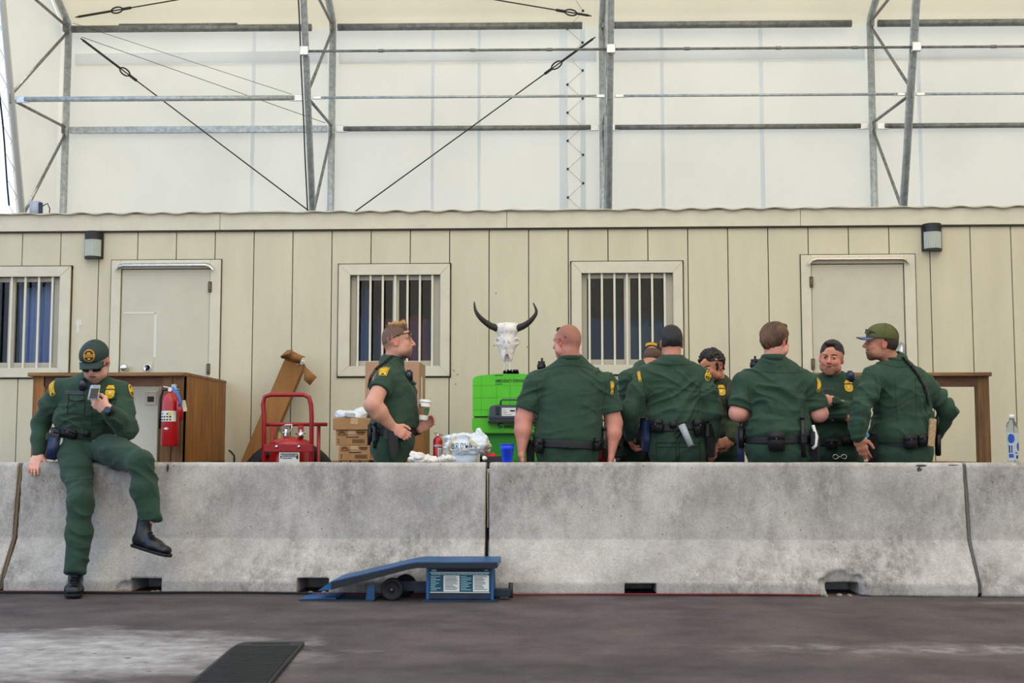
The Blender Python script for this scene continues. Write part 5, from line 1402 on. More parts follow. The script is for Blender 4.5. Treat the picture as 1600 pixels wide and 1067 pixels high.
pouch(C, at_ang(C, 845), .062, .105, .038, -.02); pouch(C, at_ang(C, 932), .05, .09, .035, -.01); belt_radio(C, at_ang(C, 934) , -.04) if False else None
baton(C, at_ang(C, 940), -.01, .2); coil(C, [at(848, 572, 9.12), at(842, 600, 9.2), at(838, 640, 9.22), at(836, 690, 9.2)], r=.009, turns=24)
holster(C, at_ang(C, 833) - 12, dz=-.08)
decal('sleeve_patch', C['bvh'], 957, 606, .03, .09, fn_patch, [M_YEL, M_NAVY, M_YELD], C['shirt'])

# D: back, dark hair, long sleeves
D = person(dict(dy=.08, label='person with short black hair seen from behind, rolled paper in the back pocket', group=GRP, seed=8,
    head=(1049, 537, 9.17), face=(186, 14, 0), hs=.98, neck=(1050, 563, 9.12), sh=[(1008, 585, 9.12), (1094, 587, 9.14)], el=[(984, 640, 9.06), (1114, 646, 9.08)], wr=[(984, 684, 9.25), (1114, 688, 9.12)],
    chest=(1052, 615, 9.14), waist=(1058, 664, 9.14), pelvis=(1059, 700, 9.14), az=180, cw=(.195, .135), ww=(.20, .15), pw=(.205, .165), ar=.066, long=True, blouse=.02, fold=.016, colr=.072,
    hand=[dict(f=(.2, .6, -.6), n=(-1, -.1, 0), s=1, c=.5, t=.3), dict(f=(.12, 0, -1), n=(.8, -.6, 0), s=-1, c=.5, t=.3)],
    skin=dict(rgb=(190, 128, 108), brow=(40, 28, 24), neckr=.062), hair=dict(t=.012, rgb=(12, 10, 14), rgb2=(26, 21, 26), line=(.022, .66), rough=.005, y=.078, nape=-.058)))
seamline(D, 1010, 566, 1092, 567, sag=4); seamline(D, 1004, 590, 1016, 650); seamline(D, 1096, 592, 1090, 650)
pouch(D, at_ang(D, 1029), .085, .095, .04, -.01); pouch(D, at_ang(D, 1050), .05, .05, .03, 0, flap=False); pouch(D, at_ang(D, 1090), .07, .12, .04, -.02); holster(D, at_ang(D, 1012) , dz=-.05, m=M_GEARB); holster(D, at_ang(D, 1104), dz=-.09)
decal('sleeve_patch', D['bvh'], 1107, 586, .05, .085, fn_round, [M_YEL, M_NAVY, M_YELD], D['shirt'], rot=-25)
decal('sleeve_patch', D['bvh'], 999, 588, .03, .085, fn_patch, [M_YEL, M_NAVY, M_YELD], D['shirt'], rot=20)
decal('pocket', D['tb'], 1078, 708, .16, .15, lambda x, y: 0 if (abs(x) > .93 or y > .93 or abs(y - .55) < .05) else None, [M_SEAM], D['trs'], n=34)
decal('pocket', D['tb'], 1040, 708, .15, .15, lambda x, y: 0 if (abs(x) > .93 or y > .93 or abs(y - .55) < .05) else None, [M_SEAM], D['trs'], n=34)
a_, b_ = at(1065, 664, 9.02), at(1080, 697, 8.985)
tag(MB().cyl(a_, b_, .026, .022, n=14).build('rolled_paper', mat('newsprint', (158, 166, 168), .85, var=.25, vscale=90)), 'rolled grey paper sticking out of a back trouser pocket', 'paper')
lp = MB().tube([on_belt(D, at_ang(D, 1058), -.02, .01)[0], on_belt(D, at_ang(D, 1050), -.07, .01)[0], on_belt(D, at_ang(D, 1054), -.10, .012)[0], on_belt(D, at_ang(D, 1064), -.05, .01)[0]], .005, 6).build('key_strap', M_BLACK, D['root'])

# E: brown hair, back, looking to the side
E = person(dict(label='person with swept-back brown hair and short sleeves seen from behind, facing the smiling officer', group=GRP, seed=14,
    head=(1212, 534, 8.98), face=(128, 3, 0), hs=1.0, neck=(1208, 562, 8.98), sh=[(1166, 594, 8.98), (1262, 596, 8.98)], el=[(1153, 645, 8.96), (1280, 646, 8.98)], wr=[(1172, 652, 9.18), (1262, 640, 9.20)],
    chest=(1213, 622, 9.0), waist=(1216, 683, 9.0), pelvis=(1214, 706, 9.0), az=178, cw=(.21, .14), ww=(.215, .16), pw=(.22, .16), ar=.070, long=False, hem=.86, belly=True, blouse=.012, fold=.017, colr=.074,
    hand=[dict(f=(.3, .9, .1), n=(-.2, 0, 1), s=1, c=.4), dict(f=(-.3, .9, .1), n=(0, 0, 1), s=-1, c=.4)],
    skin=dict(rgb=(218, 152, 138), brow=(120, 84, 56), red=(214, 120, 110), neckr=.064, fat=.006),
    hair=dict(t=.016, ts=.6, rgb=(44, 28, 20), rgb2=(112, 74, 42), line=(.026, .50), rough=.007, y=.080, nape=-.070, side=True, st=(46, 10, 16), front=((0, .062, .112), (.05, .035, .026)))))
seamline(E, 1166, 577, 1264, 580, sag=4); seamline(E, 1168, 602, 1176, 655); seamline(E, 1262, 602, 1256, 655)
shoulder_mic(E, 1179, 570, 9.02, tall=True)
pouch(E, at_ang(E, 1214), .112, .135, .042, -.03); belt_radio(E, at_ang(E, 1163), .0); baton(E, at_ang(E, 1252), -.01, .26)
holster(E, at_ang(E, 1268), dz=-.06); holster(E, at_ang(E, 1160) - 8, dz=-.05, m=M_GEARB, gun=False)
c_, o_ = on_belt(E, at_ang(E, 1266), .06, .03); kc = MB().tube([c_ + Vector((.0, 0, .02)), c_ + Vector((.02, -.02, -.06)), c_ + Vector((.01, -.03, -.12)), c_ + Vector((-.01, -.02, -.14))], .012, 8).build('zip_ties', M_WHITE, E['root'])
decal('sleeve_patch', E['bvh'], 1280, 601, .04, .10, fn_patch, [M_YEL, M_NAVY, M_YELD], E['shirt'], rot=-14)
coil(E, [at(1176, 575, 9.12), at(1166, 600, 9.18), at(1163, 640, 9.16), at(1162, 668, 9.1)], r=.009, turns=22)

# F: facing us with folded arms
Fp = person(dict(dy=.14, label='smiling person with short black hair and folded arms, facing the camera', group=GRP, seed=17,
    head=(1299, 560, 9.38), face=(-20, 5, 6), hs=1.04, neck=(1302, 590, 9.44), sh=[(1268, 600, 9.44), (1338, 600, 9.44)], el=[(1268, 648, 9.34), (1342, 650, 9.34)], wr=[(1318, 648, 9.20), (1300, 626, 9.19)],
    chest=(1304, 630, 9.44), waist=(1306, 688, 9.44), pelvis=(1306, 708, 9.44), az=2, cw=(.18, .13), ww=(.18, .15), pw=(.19, .15), ar=.060, long=True, blouse=.012, colr=.07,
    hand=[dict(f=(1, .1, .0), n=(0, -1, .2), s=1, c=.4), dict(f=(-1, .15, .1), n=(0, -1, .2), s=-1, c=.4)],
    skin=dict(rgb=(206, 142, 120), brow=(34, 22, 20), smile=1, neckr=.062, fat=.006, lip=(170, 92, 84), stubble=.15),
    hair=dict(t=.009, ts=.2, rgb=(16, 12, 12), rgb2=(34, 26, 24), line=(.022, .56), rough=.005, y=.090, nape=-.03,  st=(60, 30, 60), front=((0, .055, .104), (.058, .028, .016)))))
decal('badge', Fp['bvh'], 1326, 603, .072, .092, fn_badge, BM, Fp['shirt'], label='gold shield badge')
decal('name_tape', Fp['bvh'], 1291, 608, .10, .018, fn_name, [mat('name_tape_grey'), M_INK], Fp['shirt'])
decal('sleeve_patch', Fp['bvh'], 1266, 604, .03, .09, fn_patch, [M_YEL, M_NAVY, M_YELD], Fp['shirt'])
shoulder_mic(Fp, 1329, 588, 9.42, 'x')
pouch(Fp, -20, .08, .08, .04, -.03); pouch(Fp, 8, .06, .06, .03, 0, flap=False); pouch(Fp, 30, .08, .09, .04, 0)
hd_, _ = on_belt(Fp, -6, -.12, .03); hc_ = MB()
for s in (-1, 1): hc_.tube([hd_ + Vector((s * .03 + .02 * math.cos(a), -.0, .016 * math.sin(a))) for a in np.linspace(0, 6.28, 13)[:-1]], .0035, 6, closed=True)
hc_.cyl(hd_ + Vector((-.012, 0, 0)), hd_ + Vector((.012, 0, 0)), .003); hc_.build('handcuffs', M_CHROME, Fp['root'])

# G: cap, laughing, hand on hip
G = person(dict(label='laughing person in olive cap, coiled cord down the back, hand on the hip', group=GRP, seed=21,
    head=(1377, 537, 8.90), face=(266, -4, 5), hs=1.0, neck=(1397, 564, 8.93), sh=[(1364, 586, 8.86), (1446, 600, 8.98)], el=[(1345, 640, 8.78), (1479, 640, 9.03)], wr=[(1341, 684, 8.80), (1464, 682, 9.16)],
    chest=(1409, 625, 8.96), waist=(1412, 686, 9.0), pelvis=(1410, 708, 9.0), az=190, cw=(.190, .135), ww=(.192, .145), pw=(.205, .155), ar=.066, long=True, blouse=.020, fold=.017, colr=.072, tilt=.9,
    hand=[dict(f=(.32, .05, -.95), n=(-.5, -.85, 0), s=-1, c=.25, t=-.1), dict(f=(-.6, .3, -.3), n=(.2, 0, 1), s=1, c=.5)],
    skin=dict(rgb=(178, 122, 98), brow=(50, 34, 28), smile=2, neckr=.060, stubble=.35, stub=(86, 62, 52), red=(184, 104, 84)),
    cap=dict(m=M_CAPO, mu=M_CAPU, hair=(44, 30, 24), brim=.078, curve=.018), shades=dict(z=.058, y=.012, tilt=.22)))
seamline(G, 1366, 566, 1440, 572, sag=4); seamline(G, 1368, 590, 1378, 660); seamline(G, 1446, 606, 1448, 660); seamline(G, 1398, 590, 1402, 660); seamline(G, 1430, 590, 1432, 660)
decal('sleeve_patch', G['bvh'], 1353, 572, .078, .078, fn_round, [M_YELD, M_NAVY, M_YEL], G['shirt'], label='round dark patch with a yellow ring')
def on_shirt(P, pts, lift):
    out = []
    for (u, v) in pts:
        h = surf_point(P['bvh'], u, v)
        if h is not None: out.append(h - ray(u, v).normalized() * lift)
    return out
cp_ = on_shirt(G, [(1388, 552), (1400, 553), (1412, 560), (1424, 572), (1436, 588), (1444, 604), (1449, 620)], .012) + [at(1452, 634, 8.84)]
if len(cp_) > 3: coil(G, cp_, r=.0085, turns=40, wire=.0042)
pouch(G, at_ang(G, 1420), .085, .10, .042, -.02); pouch(G, at_ang(G, 1440), .065, .075, .04, -.01); holster(G, at_ang(G, 1368), dz=-.06, m=M_BLACKM)
c_ = at(1456, 676, 8.83); g1 = MB().box(c_, (.045, .03, .19), (0, R(6), 0), bev=.005).build('rope_handle', mat('tan_rope', (176, 146, 108), .9, var=.3, vscale=60), G['root'])
belt_radio(G, at_ang(G, 1464) + 6, -.04)
wt = MB().lathe(Vector(G['wr'][0]) + Vector((0, 0, .012)), [(.036, -.01), (.037, .01)], 20, (0.1, 0, 1), cap=False).build('watch_strap', M_BLACK, G['root'])
MB().lathe(Vector(G['wr'][0]) + Vector((0, -.034, .012)), [(.018, 0), (.018, .008)], 18, (0, -1, 0)).build('watch_face', M_GREY, wt)
MB().box(at(1354, 680, 8.82), (.030, .02, .03), None, bev=.004).build('blue_tag', mat('light_blue_tag', (70, 150, 200), .5), G['root'])

# H: mostly hidden behind D, head bowed
Hh = person(dict(label='person in black cap with yellow lettering, mostly hidden behind the black-haired officer', group=GRP, seed=25,
    head=(1022, 562, 9.86), face=(150, 34, 0), hs=.97, neck=(1008, 576, 9.82), sh=[(982, 590, 9.70), (1034, 590, 9.98)], el=[(978, 638, 9.72), (1040, 640, 9.95)], wr=[(985, 672, 9.95), (1030, 670, 10.1)],
    chest=(1004, 620, 9.82), waist=(1000, 680, 9.82), pelvis=(1000, 706, 9.82), az=150, cw=(.18, .13), ww=(.18, .14), pw=(.18, .145), ar=.060, long=True,
    hand=[dict(f=(.5, .6, 0), n=(0, 0, 1), s=1, c=.4), dict(f=(.5, .6, 0), n=(0, 0, 1), s=-1, c=.4)],
    skin=dict(rgb=(200, 140, 118), brow=(80, 54, 40)), cap=dict(m=M_BLACKM, hair=(84, 56, 40), brim=.07)))
b_ = MB()
for q in range(9):
    th = R(150 + q * 7.5); d = np.array([math.sin(th) * .0885, -.012 + math.cos(th) * .1085, .068]); b_.box(Vector(Hh['W'](d)), (.009, .003, .020), None)
b_.build('yellow_lettering', M_YEL, Hh['body'])
pouch(Hh, at_ang(Hh, 985), .08, .12, .04, -.03); holster(Hh, at_ang(Hh, 1008), dz=-.05)

# I: sunglasses, dark hair, head bowed, behind D
I = person(dict(label='person with tousled dark hair and sunglasses looking down, in an olive shirt', group=GRP, seed=29, shirt_m=M_UNIO,
    head=(1112, 573, 9.72), face=(-48, 22, 0), hs=1.0, neck=(1122, 596, 9.80), sh=[(1088, 612, 9.76), (1144, 608, 9.82)], el=[(1082, 660, 9.72), (1147, 655, 9.74)], wr=[(1100, 690, 9.56), (1142, 690, 9.52)],
    chest=(1117, 635, 9.80), waist=(1119, 688, 9.80), pelvis=(1119, 708, 9.80), az=-14, cw=(.165, .125), ww=(.165, .135), pw=(.17, .14), ar=.058, long=True,
    hand=[dict(f=(.7, -.2, -.2), n=(0, -.9, .3), s=1, c=.5), dict(f=(-.85, -.1, -.15), n=(.1, -1, .3), s=-1, c=.55)],
    skin=dict(rgb=(196, 134, 104), brow=(30, 22, 20), stubble=.5, stub=(90, 66, 56)),
    hair=dict(t=.014, rgb=(16, 13, 13), rgb2=(44, 34, 30), line=(.035, .50), rough=.020, y=.092, nape=-.055, side=True, st=(48, 48, 48)), shades=dict()))
decal('badge', I['bvh'], 1127, 610, .072, .088, fn_badge, BM, I['shirt'], label='gold shield badge')
MB().tube([at(1137, 598, 9.62), at(1136, 625, 9.62), at(1139, 650, 9.62)], .012, 8).build('mic_cord', M_BLACK, I['root'])
belt_radio(I, 50, .06)

# ------------------------------------------------------------------ things behind and on the barriers
# folding table
xa, xb = at(664, 720, 9).x, at(803, 720, 9).x
t = thing('folding_table', 'low table just behind the barrier holding the paper bag and small extinguisher', 'table', ((xa + xb) / 2, 9.0, 0))
MB().box2((xa, 8.70, .735), (xb, 9.28, .765), bev=.004).build('tabletop', mat('grey_laminate', (170, 168, 162), .5), t)
for x in (xa + .05, xb - .05):
    for y in (8.76, 9.22): MB().cyl((x, y, 0), (x, y, .735), .014, n=10).build('leg', M_GREY, t)
TT_ = .765
def extinguisher(c, r, h, label, group=None, label_w=True, hose=True, blue=False):
    c = Vector(c); t = thing('fire_extinguisher', label, 'fire extinguisher', c, group)
    MB().lathe(c, [(r * .92, 0), (r, .01), (r, h * .78), (r * .9, h * .84), (r * .62, h * .89), (r * .3, h * .92), (r * .28, h * .94)], 28).build('cylinder', M_RED, t)
    v = c + Vector((0, 0, h * .93)); MB().lathe(v, [(r * .25, 0), (r * .3, h * .02), (r * .3, h * .06), (r * .2, h * .07)], 14).build('valve', M_CHROME, t)
    MB().prism([v + Vector(q) for q in ((-r * .9, -.008, h * .10), (r * 1.0, -.008, h * .05), (r * 1.0, -.008, h * .035), (-r * .9, -.008, h * .085))], (0, .016, 0)).build('lever', M_ALU if blue else M_BLACK, t)
    MB().prism([v + Vector(q) for q in ((-r * .7, -.008, h * .045), (r * 1.0, -.008, h * .015), (r * 1.0, -.008, h * .0), (-r * .7, -.008, h * .03))], (0, .016, 0)).build('carry_handle', M_ALU if blue else M_BLACK, t)
    MB().lathe(v + Vector((0, -r * .3, h * .03)), [(r * .24, 0), (r * .24, .008), (r * .2, .01)], 14, (0, -1, 0)).build('gauge', M_WHITE, t)
    vs = []; fs = []; N = 12
    def band(z0, z1, a0, a1, m, name):
        vs = []; fs = []
        for i in range(N + 1):
            a = a0 + (a1 - a0) * i / N; p = c + Vector((math.sin(a) * (r + .001), -math.cos(a) * (r + .001), 0)); vs += [p + Vector((0, 0, z0)), p + Vector((0, 0, z1))]
        for i in range(N): fs.append([2 * i, 2 * i + 2, 2 * i + 3, 2 * i + 1])
        return MB().raw(vs, fs, True).build(name, m, t)
    if label_w:
        band(h * .42, h * .60, -1.25, 1.0, M_PAPER, 'label'); b = MB()
        for k in range(5):
            a = -1.1 + k * .35
            for q in range(2 + k % 2): 
                p = c + Vector((math.sin(a) * (r + .002), -math.cos(a) * (r + .002), h * (.45 + .05 * q))); b.box(p, (r * .22, .001, h * .025), (0, 0, a))
        b.build('label_print', M_INK, t); band(h * .47, h * .58, .1, .42, mat('yellow_print', (226, 206, 60), .6), 'yellow_square')
        d = c + Vector((-r * .15, -r - .002, h * .30)); MB().raw([d + Vector((-.026, .003, 0)), d + Vector((0, 0, -.012)), d + Vector((.026, .003, 0)), d + Vector((0, 0, .012))], [[0, 1, 2, 3]]).build('diamond_label', M_PAPER, t)
    else:
        band(h * .62, h * .68, -.9, 1.0, mat('grey_band', (170, 170, 172), .5), 'strap'); band(h * .12, h * .58, .1, .95, M_PAPER, 'label'); b = MB()
        for q in range(11): a = .5; p = c + Vector((math.sin(a) * (r + .002), -math.cos(a) * (r + .002), h * (.15 + .038 * q))); b.box(p, (r * .6, .001, h * .012), (0, 0, a))
        b.build('label_print', M_INK, t)
    if hose:
        MB().tube([v + Vector((-r * .2, 0, h * .04)), v + Vector((-r * .9, -.01, h * .03)), c + Vector((-r * 1.18, -.01, h * .82)), c + Vector((-r * 1.2, -.01, h * .6)), c + Vector((-r * 1.2, -.01, h * .3))], r * .14, 10).build('discharge_hose', M_BLACK, t)
    return t
pe_ = at(265, 697, 11.36); top_ = at(265, 603, 11.36).z
E1 = extinguisher((pe_.x, 11.36, pe_.z), .076, (top_ - pe_.z) * .97, 'large red fire extinguisher with a blue tag hung on the landing post', 'portable fire extinguishers', blue=True)
q_ = at(276, 626, 11.26); MB().tube([at(270, 606, 11.3), at(278, 615, 11.26), at(283, 628, 11.26), at(279, 634, 11.26)], .012, 8).build('tag_band', mat('blue_strap', (40, 110, 190), .5), E1)
MB().box(at(288, 634, 11.28), (.035, .004, .10), (0, R(-12), 0)).build('inspection_tag', mat('manila_tag', (206, 196, 170), .8), E1)
MB().tube([at(279, 625, 11.3), at(281, 640, 11.3), at(283, 657, 11.3)], [.02, .03, .012], 10).build('nozzle', M_RED, E1)
MB().box2(Vector((pe_.x - .02, 11.44, top_ - .14)), Vector((pe_.x + .02, 11.49, top_ + .02))).build('wall_hook', M_GALV, E1)
p = at(684, 720, 9.1); extinguisher((p.x, 9.1, TT_), .034, .245, 'small red fire extinguisher standing beside the marked paper bag', 'portable fire extinguishers', label_w=False, hose=False)

# wheeled extinguisher in a red tube frame
YC = 11.7; P_ = lambda u, v, dy=0: at(u, v, YC + dy)
t = thing('extinguisher_cart', 'red wheeled fire extinguisher cart with tube handle and black tyre', 'cart', (P_(450, 720).x, YC, 0))
def dn(p, z=0.0): return Vector((p.x, p.y, z))
hp = [dn(P_(413, 700))] + [P_(413, 650), P_(411, 632), P_(414, 620), P_(423, 616.5), P_(474, 616.5), P_(483, 621), P_(486, 632), P_(487, 650)] + [dn(P_(488, 700))]
MB().tube(hp, .021, 12).build('handle_frame', M_REDD, t)
MB().tube([P_(413, 663, .02), P_(511, 663, .3)], .018, 10).build('cross_bar', M_REDD, t)
for (u, dy) in ((426, .25), (470, .12), (498, .3)): MB().cyl(P_(u, 664, dy), dn(P_(u, 664, dy)), .018 if u != 470 else .026, n=10).build('upright', M_REDD, t)
pl = MB().box2(P_(412, 706, -.03), P_(489, 694, -.015), bev=.003).build('front_plate', M_REDD, t)
for u in (432, 467): MB().lathe(P_(u, 698, -.03), [(.016, 0), (.016, .006), (.009, .012), (.002, .014)], 14, (0, -1, 0)).build('bolt', M_CHROME, t)
tc_ = P_(455, 690, .2); MB().lathe((tc_.x, tc_.y, .2), [(.1, 0), (.19, .04), (.20, .6), (.195, at(455, 692, 11.9).z - .2), (.15, at(455, 686.5, 11.9).z - .2), (.06, at(455, 683, 11.9).z - .2), (.03, at(455, 682, 11.9).z - .2)], 32).build('tank', M_RED, t)
vb = P_(447, 684, .12); hv = MB().lathe(vb, [(.022, 0), (.03, .02), (.018, .05), (.026, .07), (.012, .09)], 14).build('valve', M_CHROME, t)
vt_ = P_(447, 666, .12)
MB().tube([vb + Vector((0, 0, .05)), P_(440, 676, .1), P_(438, 668, .1), P_(446, 664, .1), P_(456, 664, .1), P_(456, 671, .1), P_(449, 678, .1)], .009, 8, closed=True).build('valve_handle', M_ALU, hv)
MB().lathe(P_(470, 683, .1), [(.03, 0), (.03, .03), (.018, .04), (.012, .07)], 12).cyl(P_(462, 678, .1), P_(478, 676, .1), .009).build('regulator', M_CHROME, t)
MB().box2(P_(446, 688, .0), P_(466, 685, -.005)).build('tank_sticker', M_PAPER, t) if False else None
lb = MB().box2(P_(436, 722, -.035), P_(468, 707, -.03)).build('label', M_PAPER, t)
b = MB()
for (u0, v0, u1, v1) in ((438, 708.5, 466, 710), (441, 711, 462, 712), (441, 713, 464, 714), (441, 715.5, 456, 716.5), (438, 711.5, 440, 716), (463, 711, 466, 717)): b.box2(P_(u0, v1, -.037), P_(u1, v0, -.0355))
b.build('label_print', M_INK, t)
wc = at(452, 720, 12.15); wc.z = .5; TY = [(.40, 0), (.46, .0), (.49, .02), (.50, .05), (.49, .08), (.46, .10), (.40, .10)]
MB().lathe(wc + Vector((0, .05, 0)), TY, 48, (0, -1, 0), cap=False).build('tyre', M_RUBBER, t)
MB().lathe(wc + Vector((0, .03, 0)), [(.03, 0), (.08, .01), (.4, .01), (.4, .05), (.08, .05), (.03, .07)], 40, (0, -1, 0)).build('wheel_rim', M_REDD, t)
MB().cyl((wc.x, 11.9, .5), (wc.x, 12.2, .5), .02, n=10).build('axle', M_REDD, t)

# leaning long cardboard box
bt0 = at(380, 760, 12.52); tp0 = at(462, 566, 12.84); ax = (tp0 - bt0).normalized(); wv = Vector((0, -1, 0)).cross(ax).normalized(); dv = ax.cross(wv)
t = thing('cardboard_carton', 'long opened cardboard carton leaning against the siding', 'box', bt0)
if wv.x < 0: wv = -wv
hw, hd, Ln = .105, .05, (tp0 - bt0).length; nr_ = wv.cross(ax).normalized(); nr_ = -nr_ if nr_.y > 0 else nr_
c8 = lambda l, w, d: bt0 + ax * l + wv * w + nr_ * d
for (w0, w1, d0, d1, nm) in ((-hw, hw, hd - .006, hd, 'front_face'), (-hw, hw, -hd, -hd + .006, 'rear_face'), (-hw, -hw + .006, -hd, hd, 'side_face'), (hw - .006, hw, -hd, hd, 'side_face')):
    MB().prism([c8(-.35, w0, d0), c8(-.35, w1, d0), c8(Ln, w1, d0), c8(Ln, w0, d0)], nr_ * (d1 - d0)).build(nm, M_CARDD, t)
def flap(pts, name='flap'):
    vs = []; 
    for p in pts: vs += [p[0], p[1]]
    o = MB().raw(vs, [[2 * i, 2 * i + 1, 2 * i + 3, 2 * i + 2] for i in range(len(pts) - 1)], True).build(name, M_CARDD, t, normals=False); so = o.modifiers.new('s', 'SOLIDIFY'); so.thickness = .006
A8 = lambda u, v, Y=12.55: at(u, v, Y + .12)
flap([(A8(446, 563), A8(468, 569)), (A8(444, 556, 12.5), A8(470, 562, 12.45)), (A8(449, 549, 12.55), A8(474, 556, 12.45)), (A8(456, 548, 12.65), A8(477, 558, 12.55))])
flap([(A8(440, 560, 12.5), A8(452, 562, 12.5)), (A8(438, 557, 12.42), A8(450, 553, 12.4)), (A8(449, 547, 12.5), A8(458, 546, 12.5))])
flap([(A8(474, 570), A8(476, 588)), (A8(482, 578, 12.45), A8(475, 594, 12.45)), (A8(495, 589, 12.45), A8(484, 602, 12.45))])
pk = MB()
for (u, v) in ((464, 566), (468, 565), (471, 569), (466, 569), (473, 566)): pk.lathe(at(u, v + 2, 12.8), [(.005, 0), (.022, .012), (.02, .028), (.004, .035)], 8)
pk.build('foam_packing', M_WHITE, t)
a0, a1 = at(384, 760, 12.27), at(412, 660, 12.33)
t = tag(MB().prism([a0, a0 + Vector((.2, 0, 0)), a1 + Vector((.13, 0, 0)), a1 + Vector((-.04, 0, .0))], (0, .12, 0), bev=.004).build('cardboard_carton', M_CARDD), 'shorter brown carton leaning below the long one behind the red cart', 'box')
tag(MB().cyl(at(424, 760, 12.3), at(437, 676, 12.48), .016, n=8).build('wooden_stick', mat('pale_wood_stick', (196, 166, 112), .6)), 'pale wooden stick leaning behind the red cart', 'stick')
# hook on the wall side by the landing
tag(MB().tube([at(358, 704, 12.8), at(361, 706, 12.7), at(366, 712, 12.7), at(366, 722, 12.7), at(364, 735, 12.72)], .010, 6).cyl(at(364, 735, 12.72), Vector((at(364, 735, 12.72).x, 12.72, 0)), .01).build('steel_rod', M_CABLE), 'bent dark rod standing beside the plywood side', 'rod')

# stacked cartons
def carton(u0, u1, v0, v1, Y, D, label, m=M_CARD, print_=True, group='cartons stacked behind the side-on person', zmin=None, mark='2'):
    a, b_ = at(u0, v1, Y), at(u1, v0, Y); z0 = a.z if zmin is None else zmin
    t = thing('cardboard_box', label, 'box', ((a.x + b_.x) / 2, Y + D / 2, z0), group)
    MB().box2((a.x, Y, z0), (b_.x, Y + D, b_.z), bev=.003).build('carton', m, t)
    MB().box2(((a.x + b_.x) / 2 - .03, Y - .0012, b_.z - .05), ((a.x + b_.x) / 2 + .03, Y, b_.z + .0012)).box2(((a.x + b_.x) / 2 - .03, Y - .0012, b_.z), ((a.x + b_.x) / 2 + .03, Y + D, b_.z + .0014)).build('tape', mat('clear_brown_tape', (196, 158, 116), .35), t)
    if print_:
        H_ = b_.z - a.z; x0, x1 = a.x, b_.x; w = x1 - x0; pr = MB()
        def blk(fx0, fz0, fx1, fz1): pr.box2((x0 + w * fx0, Y - .0018, a.z + H_ * fz0), (x0 + w * fx1, Y - .0004, a.z + H_ * fz1))
        for k in range(4): blk(.30 + .0 * k, .74 - k * .0 + 0, .30 + .0, .75)
        blk(.66, .80, .93, .90); blk(.70, .70, .90, .76)
        for k in range(7): blk(.30 + k * .045, .66, .33 + k * .045, .72)
        for k in range(9): blk(.33 + k * .045, .50, .365 + k * .045, .58)
        # framed square
        blk(.52, .14, .92, .17); blk(.52, .36, .92, .39); blk(.52, .14, .535, .39); blk(.905, .14, .92, .39)
        for k in range(7): blk(.56 + k * .048, .19, .59 + k * .048, .34)
        # hill-shaped logo
        pr.build('box_print', M_INKB, t)
        lg = MB(); cx, cz = x0 + w * .19, a.z + H_ * .70
        for q in range(3): lg.tube([(cx + (.03 - q * .008) * math.cos(k), Y - .001, cz + (.026 - q * .007) * math.sin(k)) for k in np.linspace(.1, 3.04, 9)], .0024, 4)
        lg.box2((cx - .032, Y - .0018, cz - .008), (cx + .032, Y - .0004, cz - .003)); lg.build('hill_logo', M_INKB, t)
        text_part(mark, .045, (x0 + .012, Y - .001, a.z + .02), (1, 0, 0), (0, 0, 1), M_INK, t, 'number_mark')
        for k in range(3): pass
    return t
carton(529, 578, 696, 719.5, 10.5, .3, 'printed brown carton under the other printed one beside the red cart')
carton(524.5, 574, 672, 695.5, 10.5, .3, 'printed brown carton under the plain shallow one')
carton(520, 587, 653, 671.5, 10.48, .36, 'shallow plain carton holding the white sack', print_=False)
zl = at(550, 719.5, 10.5).z
t = thing('pallet_stand', 'low wooden stand under the stacked cartons', 'stand', (at(555, 720, 10.7).x, 10.7, 0), None)
xs0, xs1 = at(518, 720, 10.5).x, at(577, 720, 10.5).x
for k in range(4): MB().box2((xs0 + (xs1 - xs0) * k / 4 + .005, 10.5, zl - .025), (xs0 + (xs1 - xs0) * (k + 1) / 4 - .005, 10.86, zl - .001)).build('top_board', M_WOODH, t)
for x in (xs0 + .03, xs1 - .03):
    for y in (10.53, 10.83): MB().box2((x - .025, y - .025, 0), (x + .025, y + .025, zl - .025)).build('leg', M_WOODD, t)
carton(578, 600, 672, 719.5, 10.52, .28, 'plain carton wedged beside the printed ones', print_=False)
b1 = carton(640, 664, 640, 722, 11.3, .4, 'narrow brown carton under the tall pale one', m=M_CARDD, print_=False)
def tall():
    Y = 11.1; a, b_ = at(570, 648, Y), at(655, 565, Y); t = thing('cardboard_box', 'tall pale carton standing behind the side-on person', 'box', ((a.x + b_.x) / 2, Y + .25, a.z), 'cartons stacked behind the side-on person')
    MB().box2((a.x, Y, a.z), (b_.x, Y + .5, b_.z), bev=.003).build('carton', M_CARDP, t)
    for s in (.47, .53): MB().box2((a.x + .01, Y + .5 * s - .002, b_.z), (b_.x - .01, Y + .5 * s + .002, b_.z + .001)).build('lid_seam', M_CARDD, t)
    MB().box2((b_.x, Y + .16, a.z + .14), (b_.x + .0015, Y + .26, a.z + .34)).build('shipping_label', M_PAPER, t)
    z0 = a.z
    for k, (u0, u1, zz0, zz1) in enumerate(((572, 662, .55, z0 - .002), (570, 666, 0, .548))):
        p, q = at(u0, 700, Y), at(u1, 700, Y); tt = thing('cardboard_box', ('middle' if k == 0 else 'bottom') + ' carton of the tall stack behind the side-on person', 'box', ((p.x + q.x) / 2, Y + .25, zz0), 'cartons stacked behind the side-on person')
        MB().box2((p.x, Y, zz0), (q.x, Y + .5, zz1), bev=.003).build('carton', M_CARDD, tt)
        MB().box2(((p.x + q.x) / 2 - .03, Y - .0012, zz0 + .01), ((p.x + q.x) / 2 + .03, Y, zz1)).build('tape', mat('clear_brown_tape'), tt)
tall()
